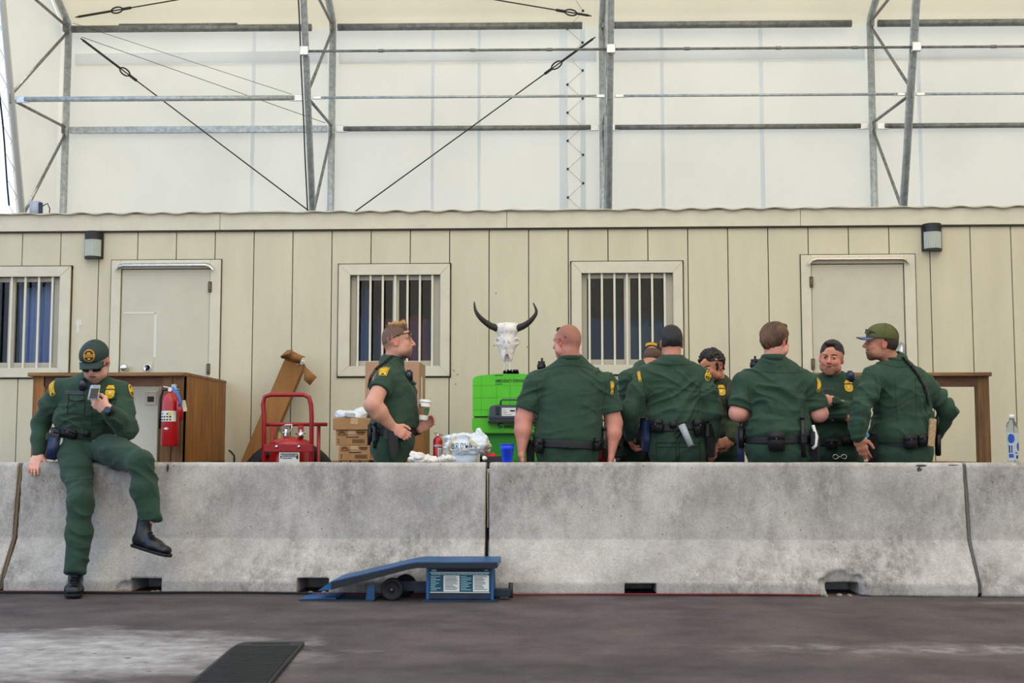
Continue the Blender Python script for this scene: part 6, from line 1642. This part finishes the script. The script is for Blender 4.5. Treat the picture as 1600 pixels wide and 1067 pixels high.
# rests for the plain and narrow cartons that have nothing under them
for (u0, u1, Y, D, lab) in ((578, 600, 10.52, .28, 'wooden crate block under the plain wedged carton'), (640, 664, 11.3, .4, None)):
    if lab: a, b_ = at(u0, 719.5, Y), at(u1, 719.5, Y); tag(MB().box2((a.x + .03, Y, 0), (b_.x, Y + D, a.z - .002), bev=.004).build('timber_block', M_WOODD), lab, 'block')
for o in list(b1.children_recursive) + [b1]: bpy.data.objects.remove(o)

def soft(name, label, cat, blobs, m, fold=.01, seed=1, cuts=[], h=.006, fz=14, cat_group=None, floor=None):
    P = np.array([b_[0] for b_ in blobs]); Rm = max(max(b_[1]) for b_ in blobs); F = Field(P.min(0) - Rm - .03, P.max(0) + Rm + .03, h)
    for (c, r, M_) in blobs: F.ell(c, r, M_, .03)
    V, Fc = F.mesh(); V = relax(V, Fc, 1, .4); V = crumple(V, Fc, fold, seed)
    if floor is not None: V[:, 2] = np.maximum(V[:, 2], floor)
    o = np_obj(name, [(V, Fc)], m); return tag(o, label, cat, cat_group), V, Fc
v3 = lambda u, v, Y: np.array(at(u, v, Y))
M_SACK = mat('white_poly_sack', (214, 218, 222), .42, var=.04)
o, V, Fc = soft('plastic_sack', 'crumpled white sack lying on the shallow carton', 'bag', [(v3(548, 651, 10.6), (.13, .12, .045), fr(0, 0, 14)), (v3(566, 646, 10.62), (.07, .1, .05), fr(0, 0, 20)), (v3(534, 653, 10.6), (.05, .08, .03), None)], M_SACK, .013, 4, floor=at(550, 653, 10.48).z + .001)
sb = surf_frame(V, Fc)
decal('print_mark', sb, 547, 649, .09, .05, lambda x, y: 0 if (math.sin(x * 19) * math.sin(y * 13 + x * 4) > .55) else None, [M_INK], o, n=24, up=(0, 0, 1)) 
o, V, Fc = soft('folded_jacket', 'dark green jacket draped on the shallow carton beside the white sack', 'jacket', [(v3(583, 648, 10.6), (.045, .1, .05), None), (v3(592, 655, 10.42), (.04, .04, .09), None)], mat('teal_cloth', (22, 84, 74), .8), .012, 6)
M_BAGP = mat('white_paper_bag', (214, 220, 228), .6, var=.03)
o, V, Fc = soft('paper_bag', 'crumpled white bag marked with black handwriting beside the blue cup', 'bag',
    [(v3(710, 698, 8.94), (.075, .07, .052), fr(0, 0, -4)), (v3(728, 699, 8.94), (.09, .08, .055), fr(0, 0, -4)), (v3(745, 697, 8.95), (.075, .08, .062), None), (v3(757, 698, 8.97), (.045, .06, .055), None), (v3(712, 683, 8.95), (.085, .05, .022), fr(0, 0, -4)), (v3(738, 681, 8.95), (.08, .045, .018), fr(0, 0, 12)), (v3(750, 675, 8.95), (.04, .03, .014), fr(0, 0, 30))], M_BAGP, .026, 9, h=.005)
bb_ = surf_frame(V, Fc)
M_BTAN = mat('bag_tan_fold', (196, 184, 156), .8)
decal('crease_band', bb_, 703, 697, .02, .15, fn_rect, [M_BTAN], o, rot=-24, n=10); decal('crease_band', bb_, 737, 690, .09, .022, fn_rect, [M_BTAN], o, rot=-36, n=10)
decal('shadow_fold', bb_, 763, 697, .05, .09, lambda x, y: 0 if x * x + y * y < 1 else None, [M_BTAN], o, n=14)
GL = {'B': [[(0, 0), (0, 1), (.6, .85), (.6, .6), (0, .5), (.7, .4), (.7, .1), (0, 0)]], 'R': [[(0, 0), (0, 1), (.6, .85), (.55, .55), (0, .5), (.7, 0)]], 'O': [[(.35, 0), (0, .3), (.05, .8), (.4, 1), (.7, .7), (.65, .2), (.35, 0)]], 'W': [[(0, 1), (.2, 0), (.4, .6), (.6, 0), (.85, 1)]], 'N': [[(0, 0), (.05, 1), (.6, 0), (.65, 1)]]}
for k, ch_ in enumerate('BROWN'):
    for st_ in GL[ch_]:
        dense = []
        for (x0, y0), (x1, y1) in zip(st_, st_[1:]):
            for q in range(6): dense.append((x0 + (x1 - x0) * q / 6, y0 + (y1 - y0) * q / 6))
        dense.append(st_[-1]); out = []
        for (x, y) in dense:
            u = 706 + k * 6.9 + x * 5.4; v = 701 - y * 8.5 - k * .2 + x * 0; h = bb_.ray_cast(Vector((0, 0, CAMZ)), ray(u, v).normalized())[0]
            if h is not None: out.append(h - ray(u, v).normalized() * .001)
        if len(out) > 2: MB().tube(out, .0022, 5).build('letter', M_INK, o)
cbx = MB().box2(at(701, 730, 8.9), at(744, 709, 8.9) + Vector((0, .16, 0)), bev=.01, seg=2)
o2 = cbx.build('foam_box', mat('pale_blue_box', (196, 208, 224), .5)); tag(o2, 'pale blue-white box under the marked paper bag', 'box')
zz = TT_ - min(v.co.z for v in o2.data.vertices) - o2.location.z
for v in o2.data.vertices:
    if v.co.z < .02: v.co.z += zz + .001
MB().box2(at(744.5, 726, 8.92), at(750, 708, 8.92) + Vector((0, .12, 0))).build('box_end', M_BTAN, o2)
M_CRUM = mat('crumpled_tissue', (226, 220, 214), .8)
soft('crumpled_paper', 'crumpled white paper lying beside the small extinguisher', 'paper', [(v3(650, 715, 8.72) , (.05, .05, .045), None), (v3(662, 718, 8.74), (.05, .05, .04), None), (v3(676, 719, 8.76), (.05, .05, .035), None)], M_CRUM, .03, 12, floor=TT_ + .001)
soft('crumpled_paper', 'small crumpled paper between the extinguisher and the marked bag', 'paper', [(v3(694, 717, 8.76), (.05, .04, .025), None), (v3(703, 718, 8.78), (.04, .04, .02), None)], M_CRUM, .025, 13, floor=TT_ + .001)
soft('crumpled_paper', 'scrap of white paper in front of the green eyewash station', 'paper', [(v3(757, 716, 8.8), (.025, .04, .02), None)], M_CRUM, .02, 14, floor=TT_ + .001)
# blue cup on the barrier, black tray with a red cap behind it
c = at(792.5, 722, 8.29); t = thing('plastic_cup', 'blue plastic party cup standing on the concrete barrier', 'cup', (c.x, 8.285, .813))
cz = Vector((c.x, 8.285, .813)); hC = at(792, 693.5, 8.29).z - .813
MB().lathe(cz, [(.031, 0), (.034, .01), (.036, hC * .35), (.038, hC * .36), (.040, hC * .62), (.042, hC * .63), (.044, hC * .95)], 28).build('cup_wall', M_BLUE, t)
MB().lathe(cz, [(.044, hC * .95), (.0465, hC * .96), (.0465, hC), (.043, hC), (.041, hC * .9)], 28, cap=False).build('rim', M_BLUE, t)
x0, x1 = at(752, 720, 8.9).x, at(800, 720, 8.9).x
t = thing('black_tote', 'shallow black tote behind the blue cup', 'tray', ((x0 + x1) / 2, 8.95, TT_))
zq = at(770, 713, 8.82).z
MB().box2((x0, 8.82, TT_), (x1, 9.1, TT_ + .01)).build('bottom', M_BLACK, t)
for q in (((x0, 8.82), (x1, 8.83)), ((x0, 9.09), (x1, 9.1)), ((x0, 8.82), (x0 + .01, 9.1)), ((x1 - .01, 8.82), (x1, 9.1))): MB().box2((*q[0], TT_), (*q[1], zq)).build('side', M_BLACK, t)
soft('red_glove', 'small red cloth lying in the black tote', 'cloth', [(v3(770, 713, 8.93), (.03, .03, .022), None), (v3(764, 715, 8.93), (.02, .03, .018), None)], mat('red_cloth', (190, 24, 30), .7), .006, 3)
# water bottle
c = at(1583, 719, 8.31); t = thing('water_bottle', 'clear plastic water bottle with blue label marks standing on the barrier', 'bottle', (c.x, 8.31, .813)); cz = Vector((c.x, 8.31, .813)); hB = at(1583, 648, 8.31).z - .813
M_PET = mat('clear_bottle_plastic', (214, 226, 234), .06, trans=.92); M_PET.node_tree.nodes['Principled BSDF'].inputs['IOR'].default_value = 1.15
MB().lathe(cz, [(.030, 0), (.036, .006), (.037, .02), (.035, hB * .3), (.037, hB * .55), (.037, hB * .72), (.030, hB * .82), (.016, hB * .88), (.014, hB * .93)], 28).build('bottle_body', M_PET, t)
MB().lathe(cz + Vector((0, 0, hB * .92)), [(.0165, 0), (.0165, hB * .08), (.013, hB * .085)], 20).build('bottle_cap', M_WHITE, t)
def wrap(name, m, r, z0, z1, a0, a1, N=10, par=None, ell_=False):
    vs = []; fs = []
    for i in range(N + 1):
        s = i / N * 2 - 1; a = (a0 + a1) / 2 + (a1 - a0) / 2 * s; e = math.sqrt(max(0, 1 - s * s)) if ell_ else 1; zm = (z0 + z1) / 2; hz = (z1 - z0) / 2 * e
        p = cz + Vector((math.sin(a) * r, -math.cos(a) * r, 0)); vs += [p + Vector((0, 0, zm - hz)), p + Vector((0, 0, zm + hz))]
    for i in range(N): fs.append([2 * i, 2 * i + 2, 2 * i + 3, 2 * i + 1])
    MB().raw(vs, fs, True).build(name, m, t)
MBL = mat('label_blue', (24, 70, 170), .5)
wrap('blue_drop', MBL, .0375, hB * .40, hB * .60, -1.15, .05, ell_=True); wrap('blue_drop', MBL, .0375, hB * .24, hB * .42, .35, 1.2, ell_=True)
for (z0, z1, a0, a1, m_) in ((.10, .18, -1.0, -.2, MBL), (.20, .36, -1.0, -.75, M_INK), (.20, .36, -.6, -.35, MBL), (.08, .15, .2, .6, M_INK), (.18, .22, .1, .4, MBL)): wrap('label_print', m_, .0376, hB * z0, hB * z1, a0, a1)
wrap('clear_label', mat('label_haze', (220, 228, 236), .4, alpha=.35), .0373, hB * .05, hB * .62, -1.3, 1.3)

# green eyewash station on a stand
YE = 11.5; Q = lambda u, v, dy=0: at(u, v, YE + dy)
t = thing('eyewash_station', 'lime green portable eyewash station below the horned skull', 'eyewash', (Q(797, 720).x, YE, 0))
poly = [Q(738.5, 650), Q(738.5, 596), Q(739.2, 592), Q(741, 589.6), Q(744, 588), Q(752, 586.3), Q(775, 584), Q(797, 583.2), Q(820, 584), Q(844, 586.3), Q(850, 588), Q(853.5, 589.8), Q(855.5, 592), Q(856, 596), Q(856, 650)]
MB().prism(poly, (0, .34, 0)).build('upper_tank', M_GREEN, t)
lip = [Q(737.5, 672, -.03), Q(737.5, 654, -.03), Q(741, 651, -.03), Q(853, 651, -.03), Q(857, 654, -.03), Q(857, 672, -.03), Q(852, 677, -.03), Q(743, 677, -.03)]
MB().prism(lip, (0, .38, 0), bev=.008).build('basin_lip', M_GREEN, t)
lo_ = [Q(744, 676.5, .04), Q(850, 676.5, .04), Q(846, 722, .04), Q(748, 722, .04)]; lo_ = [Vector((p.x, p.y, p.z)) for p in lo_]
MB().prism(lo_, (0, .26, 0), bev=.01).build('lower_tank', mat('green_tank', (30, 150, 34), .45), t)
gl_ = MB()
for v in (602, 621, 640): gl_.box2(Q(739, v + .35, -.0015), Q(855, v - .35, .002))
for u in (752, 776, 797, 818, 842): gl_.box2(Q(u - .35, 648, -.0015), Q(u + .35, 602 if u != 752 else 588, .002))
gl_.build('mould_lines', M_GREENL, t)
gl_ = MB()
for v in (690, 703): gl_.box2(Q(747, v + .5, .036), Q(847, v - .5, .042))
gl_.build('tank_ribs', M_GREENL, t)
pz = Q(774, 597.5, -.001); wtx = text_part('EMERGENCY EYEWASH', .040, pz, (1, 0, 0), (0, 0, 1), M_INK, t, 'lettering', bold=.0008)
xs_ = [v.co.x for v in wtx.data.vertices]; k_ = (Q(821, 597).x - pz.x) / (max(xs_) - min(xs_)); x00 = min(xs_)
for v in wtx.data.vertices: v.co.x = x00 + (v.co.x - x00) * k_
b = MB(); b.box2(Q(773, 587, -.0015), Q(786, 586, .001)); b.box2(Q(774, 600.5, -.0015), Q(785, 599.5, .001)); b.build('small_print', M_INK, t)
pz = Q(787, 669, -.032); text_part('SPERIAN', .036, pz, (1, 0, 0), (0, 0, 1), M_INK, t, 'brand_lettering', bold=.0012, shear=.2)
b = MB(); b.prism([Q(778, 669, -.032), Q(783.5, 669, -.032), Q(785, 666, -.032), Q(779.5, 665.4, -.032), Q(781, 662, -.032), Q(785.5, 662, -.032), Q(786, 661, -.032), Q(779, 661, -.032), Q(777.5, 666.3, -.032), Q(783, 667, -.032), Q(782.5, 668, -.032), Q(778.5, 668, -.032)], (0, .001, 0)); b.build('logo_mark', M_INK, t)
MB().box2(Q(741, 652.5, -.034), Q(762, 650.3, -.03)).build('lip_gap', M_DARKGAP, t)
for u in (752, 842):
    for dy in (.08, .26): p = Q(u, 720, dy); MB().cyl((p.x, p.y, 0), (p.x, p.y, Q(u, 722, .04).z + .01), .02, n=10).build('leg', M_GREY, t)
p, q = Q(745, 722, .02), Q(849, 722, .32); MB().box2((p.x, p.y, p.z - .03), (q.x, YE + .36, p.z)).build('stand_shelf', M_BLACK, t)
mb_ = MB()
for (u0, u1) in ((787, 790), (792, 800), (801, 810)): mb_.box2(Q(u0, 583.5, .0), Q(u1, 577.5, .02))
mb_.box2(Q(786, 584, -.0), Q(811, 581, .1)); mb_.build('bracket', M_BLACK, t)
# dark case standing on the basin lip
t = thing('equipment_case', 'slate grey equipment case with handle on the green basin', 'case', Q(800, 660, -.1))
yc = -.12
cs = [Q(763.5, 658, yc), Q(764, 653, yc), Q(765, 636, yc), Q(768, 634, yc), Q(775, 632.5, yc), Q(838, 632.5, yc), Q(840, 636, yc), Q(840, 658, yc)]
MB().prism(cs, (0, .085, 0), bev=.005).build('case_body', M_GREY, t)
MB().box2(Q(763, 654, yc - .012), Q(840.5, 650.5, yc)).build('case_ridge', mat('slate_dark', (48, 54, 66), .5), t)
MB().tube([Q(782, 633, yc + .04), Q(782.5, 626.5, yc + .04), Q(785, 624.5, yc + .04), Q(818, 624.5, yc + .04), Q(820, 626.5, yc + .04), Q(820.5, 633, yc + .04)], .009, 8).build('case_handle', M_GREY, t)
MB().box2(Q(774.5, 648, yc - .008), Q(780.5, 635, yc), bev=.003).build('latch', M_BLACK, t)
lb = MB().box2(Q(784, 650, yc - .002), Q(806, 637, yc)).build('case_label', M_PAPER, t)
b = MB(); b.box2(Q(797, 643, yc - .003), Q(804.5, 640.5, yc - .002)); b.box2(Q(786, 645, yc - .003), Q(792, 644.3, yc - .002)); b.box2(Q(786, 648, yc - .003), Q(800, 647.5, yc - .002))
b.tube([Q(788 + 1.8 * math.cos(a), 641 + 1.8 * math.sin(a), yc - .003) for a in np.linspace(0, 6.28, 11)[:-1]], .001, 4, closed=True); b.build('label_print', M_INK, t)
MB().box2(Q(763, 652, -.13), Q(841, 660, -.03)).bm.free()
MB().box2(Q(762, 660.5, -.125), Q(842, 658.2, -.03)).build('case_foot', M_BLACK, t)

# skull with horns
S0_ = np.array(at(792.5, 580, 11.42)); k = 1 / 1.0
F = Field(S0_ + np.array([-.2, -.12, -.03]), S0_ + np.array([.2, .14, .50]), .0045)
sp_ = lambda x, y, z: S0_ + np.array([x, y, z])
hS = at(792.5, 504, 11.42).z - S0_[2]; f_ = hS / .45
sp_ = lambda x, y, z: S0_ + np.array([x, y, z * f_])
F.ell(sp_(0, .01, .385), (.092, .065, .062), None, .03); F.ecap(sp_(-.06, .01, .405), sp_(.06, .01, .405), .038, .038, k=.03)
F.ecap(sp_(0, 0, .37), sp_(0, -.012, .25), (.082, .06), (.070, .055), (1, 0, 0), .03)
F.ecap(sp_(0, -.012, .26), sp_(0, -.03, .12), (.064, .05), (.040, .038), (1, 0, 0), .03)
for s in (-1, 1):
    F.ell(sp_(s * .088, 0, .275), (.026, .04, .032), None, .02); F.ell(sp_(s * .092, -.035, .272), (.022, .03, .024), None, .006, 'sub')
    F.ell(sp_(s * .058, 0, .36), (.014, .02, .02), None, .01, 'sub') if False else None
    F.ecap(sp_(s * .030, -.024, .14), sp_(s * .024, -.035, .01), (.013, .02), (.008, .012), (1, 0, 0), .015)
    F.ecap(sp_(s * .056, 0, .24), sp_(s * .038, .0, .12), (.02, .03), (.012, .02), (1, 0, 0), .03)
    F.ecap(sp_(s * .07, .01, .41), sp_(s * .115, .01, .41), .030, .027, k=.02)
    F.ell(sp_(s * .045, -.058, .34), (.010, .012, .018), None, .008, 'sub')
F.ell(sp_(0, -.055, .105), (.022, .045, .045), None, .01, 'sub'); F.ecap(sp_(0, -.06, .17), sp_(0, -.04, .30), .004, .002, k=.01, mode='sub')
V, Fc = F.mesh(); V = relax(V, Fc, 1, .3); N = normals(V, Fc); V = V + N * ((vnoise(V * 30, 2) - .5) * .004)[:, None]
L = V - S0_; base = np.array(lin((232, 226, 220))); n1 = vnoise(V * 22, 5)[:, None]; n2 = vnoise(V * 60, 7)[:, None]
col = base * (.78 + .3 * n1); w = np.clip((n2 - .72) * 6, 0, 1) * .6; col = col * (1 - w) + np.array(lin((150, 110, 96))) * w
w = np.clip(1 - np.abs(L[:, 2:3] - .155) / .03, 0, 1) * np.clip(1 - np.abs(L[:, :1]) / .03, 0, 1) * .6; col = col * (1 - w) + np.array(lin((190, 110, 92))) * w
t = thing('horned_skull', 'white cattle skull with dark curved horns above the green eyewash station', 'skull', tuple(S0_))
np_obj('skull_bone', [(V, Fc)], mat('weathered_bone', (230, 226, 220), .75, vcol='Col', bump=.3, bscale=90), t, np.clip(col, 0, 1))
M_HORN = mat('dark_horn', (52, 42, 36), .5, rgb2=(30, 24, 22), vscale=30, stretch=(1, 1, 4), bump=.5, bscale=70)
def horn(pts):
    P = [Vector(at(u, v, Y)) for u, v, Y in pts]; out = []; rr_ = []
    n = len(P); 
    for i in range(n - 1):
        p0, p1, p2, p3 = P[max(i - 1, 0)], P[i], P[i + 1], P[min(i + 2, n - 1)]
        for q in range(8):
            s = q / 8; out.append(.5 * ((2 * p1) + (p2 - p0) * s + (2 * p0 - 5 * p1 + 4 * p2 - p3) * s * s + (3 * p1 - p0 - 3 * p2 + p3) * s ** 3))
    out.append(P[-1]); m_ = len(out)
    for i in range(m_): f = i / (m_ - 1); rr_.append((.031 * (1 - f) ** .75 + .003) * (1 + .05 * math.sin(i * 2.4)))
    MB().tube(out, rr_, 14).build('horn', M_HORN, t)
horn([(777, 513, 11.42), (765, 508, 11.40), (751, 497, 11.37), (743, 485, 11.36), (741, 471, 11.38)])
horn([(808, 513, 11.42), (820, 508, 11.40), (831, 499, 11.37), (838, 487, 11.36), (833, 473, 11.38)])

# items glimpsed between the officers
xa, xb = at(915, 722, 9.7).x, at(975, 722, 9.7).x
t = thing('side_table', 'small dark table between the broad officer and the bowed one', 'table', ((xa + xb) / 2, 9.75, 0))
xb -= .06
MB().box2((xa, 9.55, .775), (xb, 9.95, .80), bev=.004).build('tabletop', M_WOODH, t)
for x in (xa + .03, xb - .03):
    for y in (9.58, 9.92): MB().box2((x - .018, y - .018, 0), (x + .018, y + .018, .775)).build('leg', M_WOODD, t)
c = at(943, 700, 9.72); t = thing('red_jug', 'red plastic jug standing behind the broad officer', 'jug', (c.x, 9.72, .80))
MB().box2((c.x - .09, 9.64, .80), (c.x + .09, 9.80, 1.06), bev=.03, seg=3).build('jug_body', M_RED, t)
MB().tube([(c.x - .05, 9.72, 1.05), (c.x - .05, 9.72, 1.12), (c.x + .04, 9.72, 1.12), (c.x + .06, 9.72, 1.05)], .014, 8).build('jug_handle', M_RED, t)
MB().lathe((c.x - .07, 9.72, 1.05), [(.02, 0), (.02, .03), (.016, .035)], 12).build('jug_cap', M_BLACK, t)
c = at(966, 700, 9.62); tag(MB().tube([(c.x + (.035 + .006 * math.sin(a * 3)) * math.cos(a), 9.62 + .01 * a / 6, .87 + .055 * math.sin(a) + .003 * a) for a in np.linspace(0, 6.28 * 4, 90)], .005, 6).tube([(c.x, 9.62, .80), (c.x, 9.63, .83)], .02, 8).build('coiled_cable', M_BLACK), 'black coiled cable standing on the small dark table', 'cable')

# ------------------------------------------------------------------ blue wheel scale in front of the barrier
t = thing('weigh_scale', 'blue portable wheel scale with sloped ramp in front of the barrier joint', 'scale', (at(620, 935, 7.8).x, 7.72, 0))
YF, YK = 7.58, 7.98
def G2(u, v, Y): return at(u, v, Y)
prof = [(500, 921), (508, 905), (520, 903), (645, 873.5), (655, 870), (778, 870)]
tops = [G2(508, 915, YF), G2(518, 908, YF), G2(640, 879.5, YF), G2(652, 877.8, YF), G2(777.5, 877.8, YF)]
zs = [p.z for p in tops]
ramp_poly = [tops[0] + Vector((-.045, 0, -.03))] + tops + [tops[-1] + Vector((0, 0, -.033)), tops[3] + Vector((0, 0, -.033)), tops[2] + Vector((0, 0, -.034)), tops[1] + Vector((0, 0, -.05))]
b = MB(); b.prism(ramp_poly, (0, YK - YF, 0)); r_ = b.build('ramp_deck', M_SBLUE, t)
fr2 = MB().prism([p + Vector((0, -.004, -.006)) for p in [tops[1], tops[2], tops[3], tops[4]]] + [tops[4] + Vector((0, -.004, -.036)), tops[3] + Vector((0, -.004, -.036)), tops[2] + Vector((0, -.004, -.037)), tops[1] + Vector((0, -.004, -.05))], (0, .004, 0)).build('deck_skirt', mat('dark_skirt', (18, 24, 34), .6), t)
x0, x1 = G2(467, 934, 7.62).x, G2(584, 934, 7.62).x
MB().box2((x0, 7.62, .0), (x1, 7.92, .010)).build('ramp_base_plate', M_SBLUED, t)
MB().prism([(x0, 7.63, .010), (x0 + .02, 7.63, .012), (G2(512, 920, YF).x + .04, 7.63, .012), (G2(512, 920, YF).x + .04, 7.63, .02)], (0, .30, 0)).build('toe_plate', M_SBLUE, t)
x0, x1 = G2(571, 920, 7.63).x, G2(585, 920, 7.63).x; MB().prism([(x0, 7.63, .008), (x1, 7.63, .008), (x1, 7.63, .105), (x0 + .015, 7.63, .09)], (0, .02, 0)).build('ramp_bracket', M_SBLUE, t)
x0, x1 = G2(667, 930, 7.64).x, G2(770, 930, 7.64).x; zb0 = .012; zb1 = zs[-1] - .036
MB().box2((x0, 7.64, zb0), (x1, 7.91, zb1), bev=.004).build('load_cell_box', M_SBLUED, t)
MB().box2((G2(659, 934, 7.6).x, 7.60, 0), (G2(778, 934, 7.6).x, 7.92, .012)).build('box_base_plate', M_SBLUED, t)
for (ua, ub) in ((666, 670.5), (767, 771.5)): MB().box2((G2(ua, 910, 7.636).x, 7.634, zb0), (G2(ub, 910, 7.636).x, 7.64, zb1)).build('corner_strip', M_SBLUE, t)
YL = 7.6385; LL = lambda u, v, d=0: at(u, v, YL - d)
pn = MB().box2(LL(671, 929), LL(766, 888) + Vector((0, .001, 0))).build('placard', mat('placard_teal', (24, 70, 92), .5), t)
pw_ = MB()
for (a, b_, c_, d) in ((693, 899, 718, 924), (739, 899, 764, 924)): pw_.box2(LL(a, d, .001), LL(c_, b_, .0005))
for v in (894.5, 925.5): pw_.box2(LL(672, v + .4, .001), LL(765, v - .4, .0005))
pw_.build('placard_panel', M_PAPER, t)
dk_ = MB(); dk_.box2(LL(672, 893, .001), LL(765, 889, .0005)); dk_.box2(LL(672, 928.5, .001), LL(765, 926.5, .0005)); dk_.build('placard_band', M_INK, t)
rs = random.Random(5); tx = MB(); lt = MB()
for (a, c_) in ((695, 716), (741, 762)):
    for q in range(10): v = 901 + q * 2.2; tx.box2(LL(a, v + .45, .0018), LL(a + (c_ - a) * rs.uniform(.6, 1), v - .35, .001))
for a, c_ in ((673, 690), (720, 737)):
    for q in range(9): v = 900.5 + q * 2.6; lt.box2(LL(a, v + .5, .0018), LL(a + (c_ - a) * rs.uniform(.4, 1), v - .4, .001))
u = 674
while u < 762: w = rs.uniform(1.5, 5); lt.box2(LL(u, 897.6, .0018), LL(u + w, 896, .001)); u += w + .8
lt.box2(LL(674, 892, .002), LL(682, 890, .0015)); lt.box2(LL(757, 891.6, .002), LL(763, 890.4, .0015))
tx.build('placard_print', M_INK, t); lt.build('placard_lettering', mat('pale_teal_print', (150, 200, 206), .5), t)
wc = G2(612, 913, 7.66); wc.z = .066
MB().lathe(wc + Vector((0, .05, 0)), [(.04, 0), (.062, 0), (.066, .006), (.066, .044), (.062, .05), (.048, .05), (.044, .042), (.014, .042), (.012, .052), (.002, .054)], 32, (0, -1, 0)).build('wheel', M_RUBBER, t)
MB().lathe(wc + Vector((0, -.001, 0)), [(.008, 0), (.008, .006), (.004, .008)], 12, (0, -1, 0)).build('axle_bolt', mat('rusty_bolt', (120, 92, 84), .6), t)
MB().lathe(wc + Vector((.05, .29, .0)), [(.04, 0), (.062, 0), (.066, .006), (.066, .044), (.062, .05), (.048, .05), (.002, .042)], 32, (0, -1, 0)).build('wheel', M_RUBBER, t)
x0, x1 = G2(628, 905, 7.8).x, G2(668, 905, 7.8).x
MB().box2((x0 - .06, 7.74, .05), (x1, 7.82, .10)).build('draw_bar', M_SBLUED, t)
x0, x1 = G2(770, 920, 7.75).x, G2(798, 920, 7.75).x
MB().box2((x0, 7.72, .02), (x1, 7.80, .065), bev=.004).build('tow_lug', M_SBLUED, t); MB().cyl((x1, 7.76, .01), (x1, 7.76, .10), .014, n=12).build('tow_pin', M_CABLE, t)

# ------------------------------------------------------------------ black rubber mat on the floor
def gp(u, v):
    d = ray(u, v); return Vector((0, 0, CAMZ)) + d * (-CAMZ / d.z)
a, b_, c_, d = gp(371, 1008), gp(477, 1007.5), gp(383, 1110), gp(252, 1110)
t = thing('rubber_mat', 'black ribbed rubber mat with a slotted handle lying on the floor', 'mat', (a + c_) / 2)
ex = (b_ - a); ey = (d - a); nn = 34
cut = lambda s, q: a + ex * s + ey * q
outl = [cut(.14, 0), cut(.98, 0), cut(1, .02), cut(1, 1), cut(0, 1), cut(0, .12), cut(.03, .05), cut(.08, .015)]
MB().prism(outl, (0, 0, .016), bev=.003).build('mat_sheet', M_RUBBER, t)
MB().prism([cut(.24, .03) + Vector((0, 0, .0162)), cut(.80, .03) + Vector((0, 0, .0162)), cut(.80, .055) + Vector((0, 0, .0162)), cut(.24, .055) + Vector((0, 0, .0162))], (0, 0, .0008)).build('handle_slot', mat('slot_black', (5, 5, 5), .95), t)
for k in range(nn):
    q = .10 + .88 * k / nn; MB().prism([cut(.06, q) + Vector((0, 0, .015)), cut(.95, q) + Vector((0, 0, .015)), cut(.95, q + .012) + Vector((0, 0, .015)), cut(.06, q + .012) + Vector((0, 0, .015))], (0, 0, .006)).build('rib', M_RUBBER, t)

# floodlight on the roof by the first truss
c = at(60, 326, 13.9); t = thing('floodlight', 'small grey floodlight on the building roof by the open gable', 'floodlight', (c.x, 13.9, zt + .02))
MB().box(c + Vector((-.03, 0, .0)), (.12, .09, .17), (R(10), 0, R(12)), bev=.01, seg=2).build('lamp_housing', mat('housing_grey', (170, 178, 190), .5), t)
MB().box(c + Vector((.035, -.02, .0)), (.04, .05, .13), (R(10), 0, R(12)), bev=.006).build('control_box', M_GEARB, t)
MB().cyl((c.x, 13.9, zt), (c.x, 13.9, c.z - .05), .012, n=8).build('bracket', M_GALVD, t)
MB().tube([c + Vector((.05, 0, .03)), c + Vector((.10, 0, .06)), c + Vector((.13, 0, .0)), c + Vector((.12, 0, -.1))], .006, 6).build('cable_loop', M_BLACKM, t)
